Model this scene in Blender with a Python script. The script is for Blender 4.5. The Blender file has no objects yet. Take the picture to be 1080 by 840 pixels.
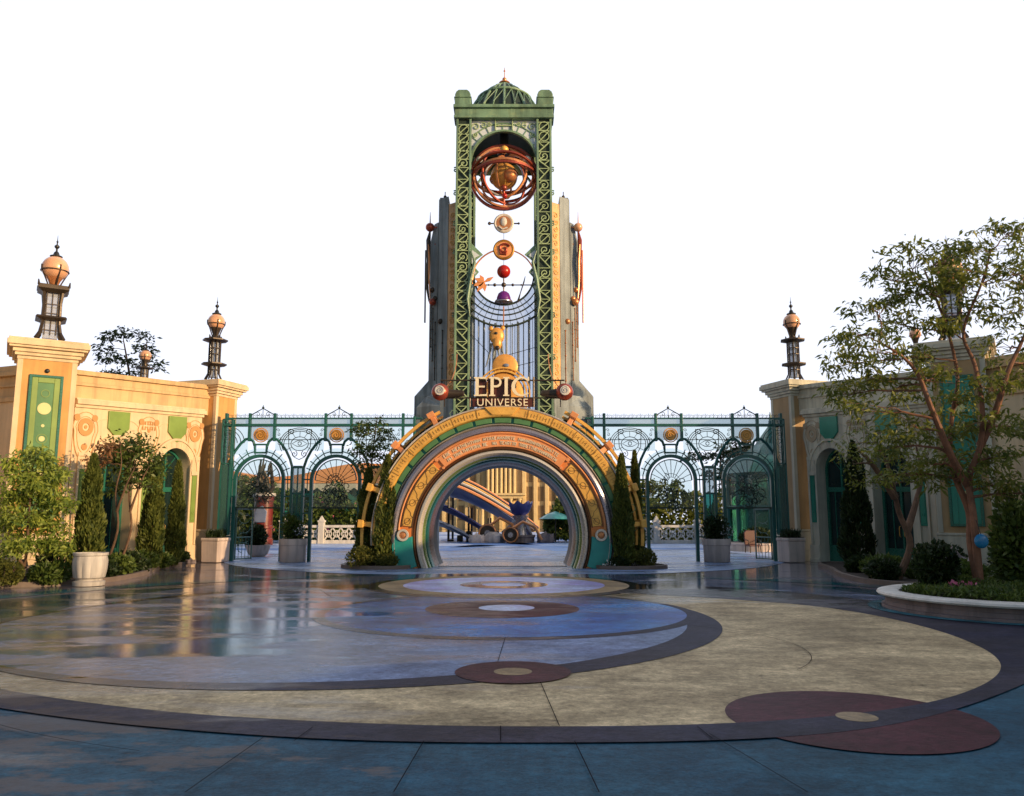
import bpy, bmesh, math, random
import numpy as np
from mathutils import Vector, Matrix

R = math.radians
PI = math.pi
sc = bpy.context.scene
COL = sc.collection

# ------------------------------------------------------------------ camera, sky, sun, exposure
PITCH = math.atan(125 / 850)
cam = bpy.data.cameras.new('camera')
cam.sensor_width = 36.0
cam.lens = 36.0 * 850 / 1080
cam.clip_start = 0.05
cam.clip_end = 3000
co = bpy.data.objects.new('camera', cam)
COL.objects.link(co)
co.location = (0, 0, 1.7)
co.rotation_euler = (PI / 2 + PITCH, 0, 0)
sc.camera = co

SUN_EL, SUN_AZ = R(12.5), R(121)            # azimuth clockwise from +Y (the sun stands right of and behind the viewer)
world = bpy.data.worlds.new('World')
sc.world = world
world.use_nodes = True
nt = world.node_tree
nt.nodes.clear()
n_out = nt.nodes.new('ShaderNodeOutputWorld')
n_sky = nt.nodes.new('ShaderNodeTexSky')
n_sky.sky_type = 'NISHITA'
n_sky.sun_disc = False
n_sky.sun_elevation = SUN_EL
n_sky.sun_rotation = SUN_AZ
n_bg = nt.nodes.new('ShaderNodeBackground')
n_bg.inputs['Strength'].default_value = 0.15
nt.links.new(n_sky.outputs[0], n_bg.inputs[0])
# added white glow over the half of the sky ahead; the rest stays dim
n_tc = nt.nodes.new('ShaderNodeTexCoord')
n_dot = nt.nodes.new('ShaderNodeVectorMath')
n_dot.operation = 'DOT_PRODUCT'
n_dot.inputs[1].default_value = (0.0, 0.97, 0.24)
nt.links.new(n_tc.outputs['Generated'], n_dot.inputs[0])
n_mr = nt.nodes.new('ShaderNodeMapRange')
n_mr.interpolation_type = 'SMOOTHSTEP'
n_mr.inputs[1].default_value = 0.02
n_mr.inputs[2].default_value = 0.58
nt.links.new(n_dot.outputs['Value'], n_mr.inputs[0])
n_white = nt.nodes.new('ShaderNodeBackground')
n_white.inputs[0].default_value = (0.92, 0.97, 1.12, 1)
n_white.inputs[1].default_value = 1.10
n_mix = nt.nodes.new('ShaderNodeMixShader')
nt.links.new(n_mr.outputs[0], n_mix.inputs[0])
nt.links.new(n_bg.outputs[0], n_mix.inputs[1])
nt.links.new(n_white.outputs[0], n_mix.inputs[2])
nt.links.new(n_mix.outputs[0], n_out.inputs[0])

sun = bpy.data.lights.new('sun', 'SUN')
sun.energy = 5.0
sun.angle = R(0.6)
sun.color = (1.0, 0.69, 0.38)
so = bpy.data.objects.new('sun', sun)
COL.objects.link(so)
sd = Vector((math.sin(SUN_AZ) * math.cos(SUN_EL), math.cos(SUN_AZ) * math.cos(SUN_EL), math.sin(SUN_EL)))
so.rotation_euler = (-sd).to_track_quat('-Z', 'Y').to_euler()
so.location = (30, -30, 40)

sc.view_settings.view_transform = 'Standard'
sc.view_settings.look = 'None'
sc.view_settings.exposure = 0.0
sc.view_settings.gamma = 1.0
sc.view_settings.use_curve_mapping = False
sc.render.engine = 'CYCLES'
sc.cycles.max_bounces = 8
sc.cycles.transparent_max_bounces = 24
sc.cycles.caustics_reflective = False
sc.cycles.caustics_refractive = False
sc.cycles.use_denoising = True

random.seed(7)
rng = np.random.default_rng(7)
X0 = -0.33                                   # the plaza's axis of symmetry


def at(u, v, Y):
    """a measured direction and a distance turned into a point of the place"""
    a, b = (u - 540) / 850, (420 - v) / 850
    d = Vector((a, math.cos(PITCH) - b * math.sin(PITCH), math.sin(PITCH) + b * math.cos(PITCH)))
    return Vector((0, 0, 1.7)) + d * (Y / d.y)


# ------------------------------------------------------------------ materials
def _new(name):
    m = bpy.data.materials.new(name)
    m.use_nodes = True
    t = m.node_tree
    return m, t, t.nodes, t.links, t.nodes['Principled BSDF']


def _ramp(nodes, links, src, lo, hi, a, b):
    r = nodes.new('ShaderNodeMapRange')
    r.inputs[1].default_value, r.inputs[2].default_value = lo, hi
    r.inputs[3].default_value, r.inputs[4].default_value = a, b
    links.new(src, r.inputs[0])
    return r.outputs[0]


def _mul(nodes, links, col, fac):
    m = nodes.new('ShaderNodeMix')
    m.data_type = 'RGBA'
    m.blend_type = 'MULTIPLY'
    m.inputs[0].default_value = 1.0
    if isinstance(col, (tuple, list)):
        m.inputs[6].default_value = (*col, 1)
    else:
        links.new(col, m.inputs[6])
    links.new(fac, m.inputs[7])
    return m.outputs[2]


def _mixc(nodes, links, fac, a, b):
    m = nodes.new('ShaderNodeMix')
    m.data_type = 'RGBA'
    if isinstance(fac, (int, float)):
        m.inputs[0].default_value = fac
    else:
        links.new(fac, m.inputs[0])
    for i, c in ((6, a), (7, b)):
        if isinstance(c, (tuple, list)):
            m.inputs[i].default_value = (*c, 1)
        else:
            links.new(c, m.inputs[i])
    return m.outputs[2]


def _noise(nodes, links, pos, scale, detail=4, rough=0.55, stretch=None):
    n = nodes.new('ShaderNodeTexNoise')
    n.inputs['Scale'].default_value = scale
    n.inputs['Detail'].default_value = detail
    n.inputs['Roughness'].default_value = rough
    if stretch:
        mp = nodes.new('ShaderNodeMapping')
        mp.inputs['Scale'].default_value = stretch
        links.new(pos, mp.inputs[0])
        pos = mp.outputs[0]
    links.new(pos, n.inputs['Vector'])
    return n.outputs[0]


def mat(name, col, rough=0.6, metal=0.0, var=0.18, scale=1.3, bump=0.15, streak=0.0, second=None, bscale=22, spec=0.5):
    m, t, N, L, p = _new(name)
    geo = N.new('ShaderNodeNewGeometry')
    pos = geo.outputs['Position']
    n1 = _noise(N, L, pos, scale, 6, 0.6)
    c = _mul(N, L, col, _ramp(N, L, n1, 0.3, 0.7, 1 - var, 1 + var))
    if second:
        n3 = _noise(N, L, pos, scale * 2.2, 7, 0.65)
        c = _mixc(N, L, _ramp(N, L, n3, 0.5, 0.68, 0, 0.85), c, second)
    if streak:
        n2 = _noise(N, L, pos, 1.0, 5, 0.6, (3.5, 3.5, 0.25))
        c = _mul(N, L, c, _ramp(N, L, n2, 0.45, 0.62, 1.0, 1 - streak * 1.25))
    L.new(c, p.inputs['Base Color'])
    p.inputs['Metallic'].default_value = metal
    p.inputs['Specular IOR Level'].default_value = spec
    nb = _noise(N, L, pos, bscale, 5, 0.6)
    L.new(_ramp(N, L, nb, 0.3, 0.7, max(0.04, rough - 0.1), min(1, rough + 0.1)), p.inputs['Roughness'])
    if bump:
        b = N.new('ShaderNodeBump')
        b.inputs['Strength'].default_value = bump
        b.inputs['Distance'].default_value = 0.02
        L.new(nb, b.inputs['Height'])
        L.new(b.outputs[0], p.inputs['Normal'])
    return m


def glow(name, col, strength):
    m, t, N, L, p = _new(name)
    p.inputs['Base Color'].default_value = (*col, 1)
    p.inputs['Emission Color'].default_value = (*col, 1)
    p.inputs['Emission Strength'].default_value = strength
    return m


def glass(name, tint, clear=0.8, rough=0.08):
    m, t, N, L, p = _new(name)
    N.remove(p)
    out = N['Material Output']
    tr = N.new('ShaderNodeBsdfTransparent')
    tr.inputs[0].default_value = (*tint, 1)
    gl = N.new('ShaderNodeBsdfGlossy')
    gl.inputs['Roughness'].default_value = rough
    df = N.new('ShaderNodeBsdfDiffuse')
    df.inputs[0].default_value = (*[c * 0.55 for c in tint], 1)
    m1 = N.new('ShaderNodeMixShader')
    m1.inputs[0].default_value = clear
    L.new(df.outputs[0], m1.inputs[1])
    L.new(tr.outputs[0], m1.inputs[2])
    fr = N.new('ShaderNodeFresnel')
    fr.inputs[0].default_value = 1.45
    m2 = N.new('ShaderNodeMixShader')
    L.new(fr.outputs[0], m2.inputs[0])
    L.new(m1.outputs[0], m2.inputs[1])
    L.new(gl.outputs[0], m2.inputs[2])
    L.new(m2.outputs[0], out.inputs[0])
    return m


def leafmat(name, dark, light, trans=0.3, gloss=0.45):
    m, t, N, L, p = _new(name)
    geo = N.new('ShaderNodeNewGeometry')
    ri = geo.outputs['Random Per Island']
    n = _noise(N, L, geo.outputs['Position'], 2.2, 3)
    add = N.new('ShaderNodeMath')
    add.operation = 'ADD'
    L.new(_ramp(N, L, ri, 0, 1, 0, 0.6), add.inputs[0])
    L.new(_ramp(N, L, n, 0.35, 0.65, 0, 0.4), add.inputs[1])
    c = _mixc(N, L, add.outputs[0], dark, light)
    L.new(c, p.inputs['Base Color'])
    p.inputs['Roughness'].default_value = gloss
    p.inputs['Specular IOR Level'].default_value = 0.3
    tl = N.new('ShaderNodeBsdfTranslucent')
    L.new(c, tl.inputs[0])
    mx = N.new('ShaderNodeMixShader')
    mx.inputs[0].default_value = trans
    L.new(p.outputs[0], mx.inputs[1])
    L.new(tl.outputs[0], mx.inputs[2])
    L.new(mx.outputs[0], N['Material Output'].inputs[0])
    return m


def paving(name, col, col2, dry=0.55, blotch=None, rain=True, blotch_x=(0.5, -3.5)):
    """stained concrete: blotchy tint, trowel marks, specks and stains; rain water lies on it in sheets and puddles on the far and left part"""
    m, t, N, L, p = _new(name)
    geo = N.new('ShaderNodeNewGeometry')
    pos = geo.outputs['Position']
    sep = N.new('ShaderNodeSeparateXYZ')
    L.new(pos, sep.inputs[0])
    n_big = _noise(N, L, pos, 0.55, 8, 0.62)
    n_str = _noise(N, L, pos, 0.9, 8, 0.68, (0.8, 1.35, 1))
    n_tro = _noise(N, L, pos, 3.2, 8, 0.72, (0.9, 1.2, 1))
    n_fin = _noise(N, L, pos, 11.0, 8, 0.72)
    n_vf = _noise(N, L, pos, 42.0, 4, 0.75)
    c = _mixc(N, L, _ramp(N, L, n_big, 0.40, 0.60, 0, 1), col, col2)
    c = _mul(N, L, c, _ramp(N, L, n_str, 0.36, 0.66, 0.66, 1.26))
    c = _mul(N, L, c, _ramp(N, L, n_tro, 0.34, 0.68, 0.76, 1.2))
    c = _mul(N, L, c, _ramp(N, L, n_fin, 0.32, 0.68, 0.62, 1.34))
    c = _mul(N, L, c, _ramp(N, L, n_vf, 0.3, 0.7, 0.70, 1.28))
    n_st = _noise(N, L, pos, 1.7, 9, 0.7, (0.8, 1.3, 1))           # darker stains with ragged edges
    c = _mul(N, L, c, _ramp(N, L, n_st, 0.60, 0.68, 1.0, 0.62))
    if blotch:
        n_wn = _noise(N, L, pos, 1.25, 10, 0.74, (0.6, 1.3, 1))
        wb = N.new('ShaderNodeMath'); wb.operation = 'ADD'
        L.new(n_wn, wb.inputs[0])
        L.new(_ramp(N, L, sep.outputs['X'], blotch_x[0], blotch_x[1], 0.0, 0.16), wb.inputs[1])
        c = _mixc(N, L, _ramp(N, L, wb.outputs[0], 0.63, 0.69, 0, 0.6), c, blotch)  # blotch colour mixed in by noise, more towards the left
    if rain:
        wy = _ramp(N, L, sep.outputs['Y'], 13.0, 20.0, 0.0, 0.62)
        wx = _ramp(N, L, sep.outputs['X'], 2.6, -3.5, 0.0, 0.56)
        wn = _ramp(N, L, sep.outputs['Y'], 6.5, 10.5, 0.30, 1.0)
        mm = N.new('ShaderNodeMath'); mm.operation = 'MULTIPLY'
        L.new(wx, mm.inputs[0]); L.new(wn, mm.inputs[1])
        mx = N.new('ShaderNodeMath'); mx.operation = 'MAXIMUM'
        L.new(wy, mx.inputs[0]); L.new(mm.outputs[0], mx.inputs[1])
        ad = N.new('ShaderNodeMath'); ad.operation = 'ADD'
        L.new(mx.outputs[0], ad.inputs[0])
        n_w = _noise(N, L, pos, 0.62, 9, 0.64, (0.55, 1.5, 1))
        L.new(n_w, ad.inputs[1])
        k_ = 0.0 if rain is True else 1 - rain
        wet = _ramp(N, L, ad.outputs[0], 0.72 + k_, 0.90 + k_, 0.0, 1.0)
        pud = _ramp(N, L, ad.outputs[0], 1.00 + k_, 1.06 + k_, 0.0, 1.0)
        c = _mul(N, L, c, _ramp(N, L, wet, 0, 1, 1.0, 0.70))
        ra = _ramp(N, L, wet, 0, 1, dry, 0.15)
        rm = N.new('ShaderNodeMix'); rm.data_type = 'FLOAT'
        L.new(pud, rm.inputs[0]); L.new(ra, rm.inputs[2]); rm.inputs[3].default_value = 0.03
        L.new(rm.outputs[0], p.inputs['Roughness'])
        L.new(_ramp(N, L, wet, 0, 1, 0.08, 0.55), p.inputs['Specular IOR Level'])
        st = _ramp(N, L, pud, 0, 1, 0.60, 0.07)
    else:
        p.inputs['Roughness'].default_value = dry
        p.inputs['Specular IOR Level'].default_value = 0.2
        st = _ramp(N, L, n_big, 0, 1, 0.3, 0.3)
    L.new(c, p.inputs['Base Color'])
    b = N.new('ShaderNodeBump')
    b.inputs['Distance'].default_value = 0.014
    hs = N.new('ShaderNodeMath'); hs.operation = 'MULTIPLY_ADD'
    L.new(n_tro, hs.inputs[0]); hs.inputs[1].default_value = 2.0; L.new(n_fin, hs.inputs[2])
    L.new(hs.outputs[0], b.inputs['Height'])
    L.new(st, b.inputs['Strength'])
    L.new(b.outputs[0], p.inputs['Normal'])
    return m


M = {}
M['wall'] = mat('peach_stucco', (0.60, 0.40, 0.20), 0.75, var=0.12, streak=0.18, bump=0.12)
M['wall_light'] = mat('cream_stucco', (0.70, 0.53, 0.33), 0.75, var=0.10, streak=0.14, bump=0.12)
M['pillar'] = mat('orange_stucco', (0.62, 0.32, 0.10), 0.75, var=0.12, streak=0.16, bump=0.12)
M['relief'] = mat('terracotta_relief', (0.52, 0.26, 0.09), 0.7, var=0.12)
M['panel'] = mat('green_enamel', (0.080, 0.20, 0.075), 0.35, var=0.2, bump=0.05)
M['panel_light'] = mat('sunlit_lime_enamel', (0.20, 0.29, 0.065), 0.38, var=0.15, bump=0.05)  # warm sun tint is in this lime; the right side has a shaded copy
M['pale_disc'] = mat('pale_disc', (0.62, 0.58, 0.26), 0.5, var=0.1)
M['door'] = mat('teal_door_paint', (0.02, 0.13, 0.09), 0.3, var=0.15, bump=0.05)
M['dark'] = mat('dark_void', (0.012, 0.014, 0.014), 0.6, var=0.2)
M['doorglass'] = mat('dark_door_glass', (0.01, 0.025, 0.025), 0.06, var=0.3, bump=0.02)
M['verd'] = mat('verdigris_paint', (0.17, 0.29, 0.19), 0.5, var=0.25, streak=0.3, bump=0.1, second=(0.26, 0.36, 0.20))
M['verd_pale'] = mat('pale_verdigris', (0.36, 0.47, 0.25), 0.5, var=0.2, bump=0.1)
M['verd_dark'] = mat('dark_green_iron', (0.018, 0.035, 0.022), 0.6, var=0.3)
M['teal'] = mat('teal_iron', (0.016, 0.105, 0.092), 0.35, var=0.25, bump=0.06)
M['teal_bright'] = mat('bright_teal_paint', (0.02, 0.27, 0.24), 0.35, var=0.2, bump=0.06)
M['pipe'] = mat('grey_pipe_metal', (0.30, 0.34, 0.38), 0.35, metal=0.1, var=0.1, bump=0.03)
M['red_dark'] = mat('dark_red_enamel', (0.15, 0.018, 0.012), 0.35, var=0.25, streak=0.3, bump=0.04)
M['kiosk'] = mat('sea_green_metal', (0.018, 0.12, 0.11), 0.35, var=0.25, streak=0.2)
M['wall_shaded'] = mat('shaded_cream_stucco', (0.56, 0.52, 0.41), 0.75, var=0.12, streak=0.2, bump=0.12)  # shaded copy of the cream stucco, for the right pavilion
M['pillar_shaded'] = mat('shaded_orange_stucco', (0.42, 0.27, 0.13), 0.75, var=0.12, streak=0.16, bump=0.12)  # the orange pillar stucco with shade put into its colour
M['relief_shaded'] = mat('shaded_relief', (0.34, 0.26, 0.17), 0.7, var=0.12)  # terracotta relief again, in shade tones
M['panel_shaded'] = mat('shaded_green_enamel', (0.025, 0.22, 0.15), 0.35, var=0.2, bump=0.05)  # green enamel as it looks in shade, for the right side
M['slate'] = mat('grey_concrete', (0.25, 0.285, 0.30), 0.7, var=0.2, streak=0.35, bump=0.15)
M['cream_strip'] = mat('ochre_terracotta', (0.64, 0.38, 0.17), 0.6, var=0.2, streak=0.2, second=(0.42, 0.19, 0.08))
M['gold'] = mat('gold_paint', (0.78, 0.43, 0.09), 0.36, metal=0.15, var=0.18, scale=2.5, second=(0.60, 0.28, 0.06))
M['gold_dark'] = mat('aged_gold', (0.40, 0.19, 0.035), 0.42, metal=0.4, var=0.3, scale=3)
M['orange'] = mat('burnt_orange_enamel', (0.68, 0.22, 0.05), 0.36, metal=0.05, var=0.15, bump=0.06)
M['orange_light'] = mat('light_copper_enamel', (0.72, 0.29, 0.11), 0.4, var=0.12, bump=0.06)
M['ringgrey'] = mat('mauve_grey_metal', (0.36, 0.33, 0.36), 0.25, metal=0.6, var=0.15, bump=0.04)
M['ringwhite'] = mat('cream_metal', (0.62, 0.56, 0.48), 0.3, metal=0.3, var=0.1, bump=0.04)
M['ringgreen'] = mat('olive_green_metal', (0.22, 0.30, 0.09), 0.28, metal=0.5, var=0.15, bump=0.04)
M['ringteal'] = mat('deep_teal_metal', (0.01, 0.14, 0.11), 0.3, metal=0.5, var=0.15, bump=0.04)
M['ringbrown'] = mat('brown_metal', (0.16, 0.075, 0.035), 0.3, metal=0.5, var=0.2, bump=0.04)
M['black'] = mat('black_iron', (0.016, 0.016, 0.016), 0.45, var=0.3)
M['bronze'] = mat('dark_bronze', (0.055, 0.038, 0.025), 0.42, metal=0.4, var=0.3, bump=0.1)
M['copper'] = mat('copper', (0.62, 0.25, 0.10), 0.35, metal=0.5, var=0.2, bump=0.05)
M['copper_red'] = mat('red_copper', (0.30, 0.055, 0.03), 0.35, metal=0.45, var=0.25, bump=0.05)
M['globe'] = mat('peach_globe', (0.72, 0.38, 0.22), 0.25, metal=0.1, var=0.15, bump=0.05)
M['red'] = mat('red_lacquer', (0.42, 0.015, 0.008), 0.2, var=0.15, bump=0.02)
M['purple'] = mat('purple_lacquer', (0.13, 0.02, 0.20), 0.25, var=0.15, bump=0.02)
M['white'] = mat('off_white_paint', (0.70, 0.66, 0.60), 0.5, var=0.08, streak=0.15)
M['letter'] = mat('cream_letters', (0.80, 0.70, 0.50), 0.4, var=0.06, bump=0.03)
M['sun_gold'] = mat('sun_gold', (0.70, 0.34, 0.08), 0.42, var=0.2, scale=3, metal=0.2)
M['maroon'] = mat('maroon_board', (0.07, 0.012, 0.008), 0.5, var=0.2)
M['fluted'] = mat('grey_white_stone', (0.50, 0.46, 0.42), 0.7, var=0.12, streak=0.3)
M['tower_glass'] = glass('sky_tint_glass', (0.84, 0.88, 0.94), 0.80)
M['pot'] = mat('pinkish_cast_stone', (0.62, 0.50, 0.44), 0.7, var=0.12, streak=0.25)
M['soil'] = mat('dark_mulch', (0.030, 0.020, 0.014), 0.95, var=0.4, scale=6, bump=0.6)
M['kerb'] = mat('bed_kerb_stone', (0.16, 0.12, 0.10), 0.6, var=0.25)
M['greystone'] = mat('planter_wall_stone', (0.22, 0.17, 0.17), 0.65, var=0.2, streak=0.3)
M['bark'] = mat('brown_bark', (0.15, 0.085, 0.05), 0.85, var=0.35, scale=5, bump=0.5, streak=0.3)
M['bark_red'] = mat('reddish_bark', (0.22, 0.10, 0.055), 0.8, var=0.35, scale=4, bump=0.5, streak=0.35)
M['paleglass'] = glass('pale_glass', (0.80, 0.88, 0.90), 0.72)
M['clearglass'] = glass('clear_glass', (0.90, 0.96, 0.95), 0.93)
M['tealglass'] = glass('teal_glass', (0.20, 0.52, 0.48), 0.70)
M['frost'] = mat('frosted_pane', (0.58, 0.64, 0.70), 0.3, var=0.12, scale=0.8, bump=0.04)
M['lampglass'] = glass('lamp_glass', (0.86, 0.88, 0.93), 0.45)
M['hotel'] = mat('cream_hotel_stone', (0.66, 0.50, 0.26), 0.75, var=0.1, streak=0.1)
M['hotel_dark'] = mat('brown_hotel_bays', (0.24, 0.16, 0.08), 0.75, var=0.2)  # darker brown for the windows and the bay wall
M['blue_sail'] = mat('indigo_sail', (0.035, 0.045, 0.20), 0.4, var=0.4, scale=0.8)
M['blue_shell'] = mat('blue_grey_shell', (0.16, 0.20, 0.30), 0.4, var=0.25)
M['leaf_cyp'] = leafmat('cypress_foliage', (0.036, 0.062, 0.013), (0.19, 0.21, 0.04), 0.28, 0.6)
M['leaf_lime'] = leafmat('lime_foliage', (0.08, 0.15, 0.024), (0.44, 0.50, 0.09), 0.42)
M['leaf_mid'] = leafmat('mid_green_foliage', (0.034, 0.068, 0.015), (0.15, 0.20, 0.04), 0.35)
M['leaf_tree'] = leafmat('olive_tree_foliage', (0.045, 0.08, 0.014), (0.26, 0.27, 0.045), 0.42)
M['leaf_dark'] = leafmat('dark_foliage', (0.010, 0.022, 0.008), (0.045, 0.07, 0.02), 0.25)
M['leaf_bronze'] = leafmat('bronze_foliage', (0.10, 0.05, 0.02), (0.30, 0.15, 0.07), 0.3)
M['leaf_box'] = leafmat('box_foliage', (0.035, 0.050, 0.010), (0.15, 0.15, 0.025), 0.2, 0.6)
M['flower_w'] = mat('white_petals', (0.75, 0.75, 0.78), 0.6, bump=0)
M['flower_r'] = mat('red_petals', (0.45, 0.04, 0.02), 0.6, bump=0)
M['flower_p'] = mat('pink_petals', (0.50, 0.12, 0.22), 0.6, bump=0)
M['p_blue'] = paving('blue_stained_concrete', (0.014, 0.064, 0.108), (0.024, 0.090, 0.138), 0.55, blotch=(0.15, 0.115, 0.10))  # blotches: blue stain worn through to tan
M['p_beige'] = paving('beige_concrete', (0.54, 0.42, 0.25), (0.38, 0.29, 0.17), 0.65)
M['p_dark'] = paving('purple_grey_concrete', (0.026, 0.026, 0.050), (0.038, 0.034, 0.050), 0.55, blotch=(0.085, 0.06, 0.05))
M['p_lilac'] = paving('lilac_grey_concrete', (0.20, 0.26, 0.40), (0.15, 0.19, 0.32), 0.5, blotch=(0.30, 0.215, 0.15), blotch_x=(-1.5, -5.0))  # tan blotches thicken towards the left
M['p_deep'] = paving('deep_blue_concrete', (0.004, 0.06, 0.30), (0.03, 0.22, 0.56), 0.3)
M['p_maroon'] = paving('maroon_concrete', (0.055, 0.014, 0.022), (0.075, 0.020, 0.028), 0.5)
M['p_ochre'] = paving('ochre_concrete', (0.30, 0.21, 0.10), (0.24, 0.17, 0.09), 0.5, rain=False)
M['p_tan'] = paving('tan_concrete', (0.25, 0.24, 0.30), (0.17, 0.19, 0.28), 0.5, blotch=(0.28, 0.20, 0.14), blotch_x=(-2.0, -6.0))  # more tan mixed in towards the left
M['p_teal'] = paving('turquoise_concrete', (0.025, 0.14, 0.19), (0.05, 0.19, 0.25), 0.4)
M['p_pale'] = paving('pale_blue_concrete', (0.46, 0.56, 0.78), (0.36, 0.326, 0.70), 0.32, rain=False)
M['p_mid'] = paving('mid_blue_concrete', (0.06, 0.15, 0.42), (0.09, 0.18, 0.46), 0.4)
M['p_far'] = paving('sky_sheen_concrete', (0.29, 0.40, 0.62), (0.22, 0.32, 0.54), 0.42, rain=0.68)  # pale blue base carries the sky's reflection on the far plaza
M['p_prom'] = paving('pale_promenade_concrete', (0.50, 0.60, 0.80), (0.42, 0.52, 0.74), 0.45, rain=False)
M['p_prom_mid'] = paving('blue_promenade_concrete', (0.08, 0.20, 0.50), (0.11, 0.24, 0.54), 0.45, rain=False)
M['p_joint'] = mat('dark_joint', (0.016, 0.015, 0.018), 0.9, bump=0, spec=0.03)


# ------------------------------------------------------------------ mesh builder
class MB:
    def __init__(self, fn=None):
        self.v, self.f, self.fn = [], [], fn

    def add(self, vs, fs):
        o = len(self.v)
        self.v.extend([tuple(p) for p in vs])
        self.f.extend([tuple(i + o for i in q) for q in fs])
        return self

    def box(self, x0, x1, y0, y1, z0, z1):
        vs = [(x0, y0, z0), (x1, y0, z0), (x1, y1, z0), (x0, y1, z0), (x0, y0, z1), (x1, y0, z1), (x1, y1, z1), (x0, y1, z1)]
        return self.add(vs, [(3, 2, 1, 0), (4, 5, 6, 7), (0, 1, 5, 4), (1, 2, 6, 5), (2, 3, 7, 6), (3, 0, 4, 7)])

    def frustum(self, a0, b0, z0, a1, b1, z1, c=(0, 0)):
        vs = []
        for a, b, z in ((a0, b0, z0), (a1, b1, z1)):
            vs += [(c[0] - a, c[1] - b, z), (c[0] + a, c[1] - b, z), (c[0] + a, c[1] + b, z), (c[0] - a, c[1] + b, z)]
        return self.add(vs, [(3, 2, 1, 0), (4, 5, 6, 7), (0, 1, 5, 4), (1, 2, 6, 5), (2, 3, 7, 6), (3, 0, 4, 7)])

    def prism(self, pts, y0, y1):
        """polygon in (x,z), extruded along y"""
        n = len(pts)
        vs = [(x, y0, z) for x, z in pts] + [(x, y1, z) for x, z in pts]
        fs = [tuple(range(n)), tuple(range(2 * n - 1, n - 1, -1))]
        fs += [(i, i + n, (i + 1) % n + n, (i + 1) % n) for i in range(n)]
        return self.add(vs, fs)

    def slab(self, pts, z0, z1):
        """polygon in (x,y), extruded along z"""
        n = len(pts)
        vs = [(x, y, z0) for x, y in pts] + [(x, y, z1) for x, y in pts]
        fs = [tuple(range(n - 1, -1, -1)), tuple(range(n, 2 * n))]
        fs += [(i, (i + 1) % n, (i + 1) % n + n, i + n) for i in range(n)]
        return self.add(vs, fs)

    def arc(self, cx, cz, r0, r1, a0, a1, y0, y1, seg=32):
        """solid ring sector in the xz plane; angles in degrees from +x towards +z"""
        full = abs(abs(a1 - a0) - 360) < 1e-6
        n = seg if full else seg + 1
        vs, fs = [], []
        for i in range(n):
            a = R(a0 + (a1 - a0) * i / seg)
            c, s = math.cos(a), math.sin(a)
            vs += [(cx + r0 * c, y0, cz + r0 * s), (cx + r1 * c, y0, cz + r1 * s), (cx + r1 * c, y1, cz + r1 * s), (cx + r0 * c, y1, cz + r0 * s)]
        for i in range(seg):
            a, b = 4 * i, 4 * ((i + 1) % n)
            for k in range(4):
                fs.append((a + k, a + (k + 1) % 4, b + (k + 1) % 4, b + k))
        if not full:
            fs += [(0, 3, 2, 1), (4 * seg, 4 * seg + 1, 4 * seg + 2, 4 * seg + 3)]
        return self.add(vs, fs)

    def disc(self, cx, cz, r, y0, y1, seg=28):
        return self.prism([(cx + r * math.cos(2 * PI * i / seg), cz + r * math.sin(2 * PI * i / seg)) for i in range(seg)], y0, y1)

    def lathe(self, prof, c=(0, 0, 0), seg=20, axis='z'):
        """profile of (radius, height) turned about an axis through c"""
        vs, fs = [], []
        for r, h in prof:
            for i in range(seg):
                a = 2 * PI * i / seg
                x, y = r * math.cos(a), r * math.sin(a)
                p = (x, y, h) if axis == 'z' else ((x, h, y) if axis == 'y' else (h, x, y))
                vs.append((c[0] + p[0], c[1] + p[1], c[2] + p[2]))
        for k in range(len(prof) - 1):
            for i in range(seg):
                j = (i + 1) % seg
                fs.append((k * seg + i, k * seg + j, (k + 1) * seg + j, (k + 1) * seg + i))
        n = len(prof)
        if prof[0][0] > 1e-4:
            fs.append(tuple(range(seg - 1, -1, -1)))
        if prof[-1][0] > 1e-4:
            fs.append(tuple(range((n - 1) * seg, n * seg)))
        return self.add(vs, fs)

    def sphere(self, c, r, seg=18, rings=10, sq=(1, 1, 1)):
        o = len(self.v)
        self.lathe([(max(1e-5, r * math.sin(PI * i / rings)), -r * math.cos(PI * i / rings)) for i in range(rings + 1)], (0, 0, 0), seg)
        for i in range(o, len(self.v)):
            x, y, z = self.v[i]
            self.v[i] = (c[0] + x * sq[0], c[1] + y * sq[1], c[2] + z * sq[2])
        return self

    def tube(self, pts, r, seg=6, closed=False):
        pts = [Vector(p) for p in pts]
        n = len(pts)
        rs = r if isinstance(r, (list, tuple)) else [r] * n
        up = None
        vs, fs = [], []
        for i, p in enumerate(pts):
            if closed:
                d = pts[(i + 1) % n] - pts[i - 1]
            else:
                d = pts[min(i + 1, n - 1)] - pts[max(i - 1, 0)]
            if d.length < 1e-9:
                d = Vector((0, 0, 1))
            d.normalize()
            if up is None:
                up = Vector((0, 0, 1)) if abs(d.z) < 0.9 else Vector((0, 1, 0))
            s = d.cross(up)
            if s.length < 1e-6:
                s = d.orthogonal()
            s.normalize()
            up = s.cross(d).normalized()
            for k in range(seg):
                a = 2 * PI * (k + 0.5) / seg
                vs.append(p + (s * math.cos(a) + up * math.sin(a)) * rs[i])
        m = n if closed else n - 1
        for i in range(m):
            j = (i + 1) % n
            for k in range(seg):
                l = (k + 1) % seg
                fs.append((i * seg + k, i * seg + l, j * seg + l, j * seg + k))
        if not closed:
            fs += [tuple(range(seg - 1, -1, -1)), tuple(range((n - 1) * seg, n * seg))]
        return self.add(vs, fs)

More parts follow.
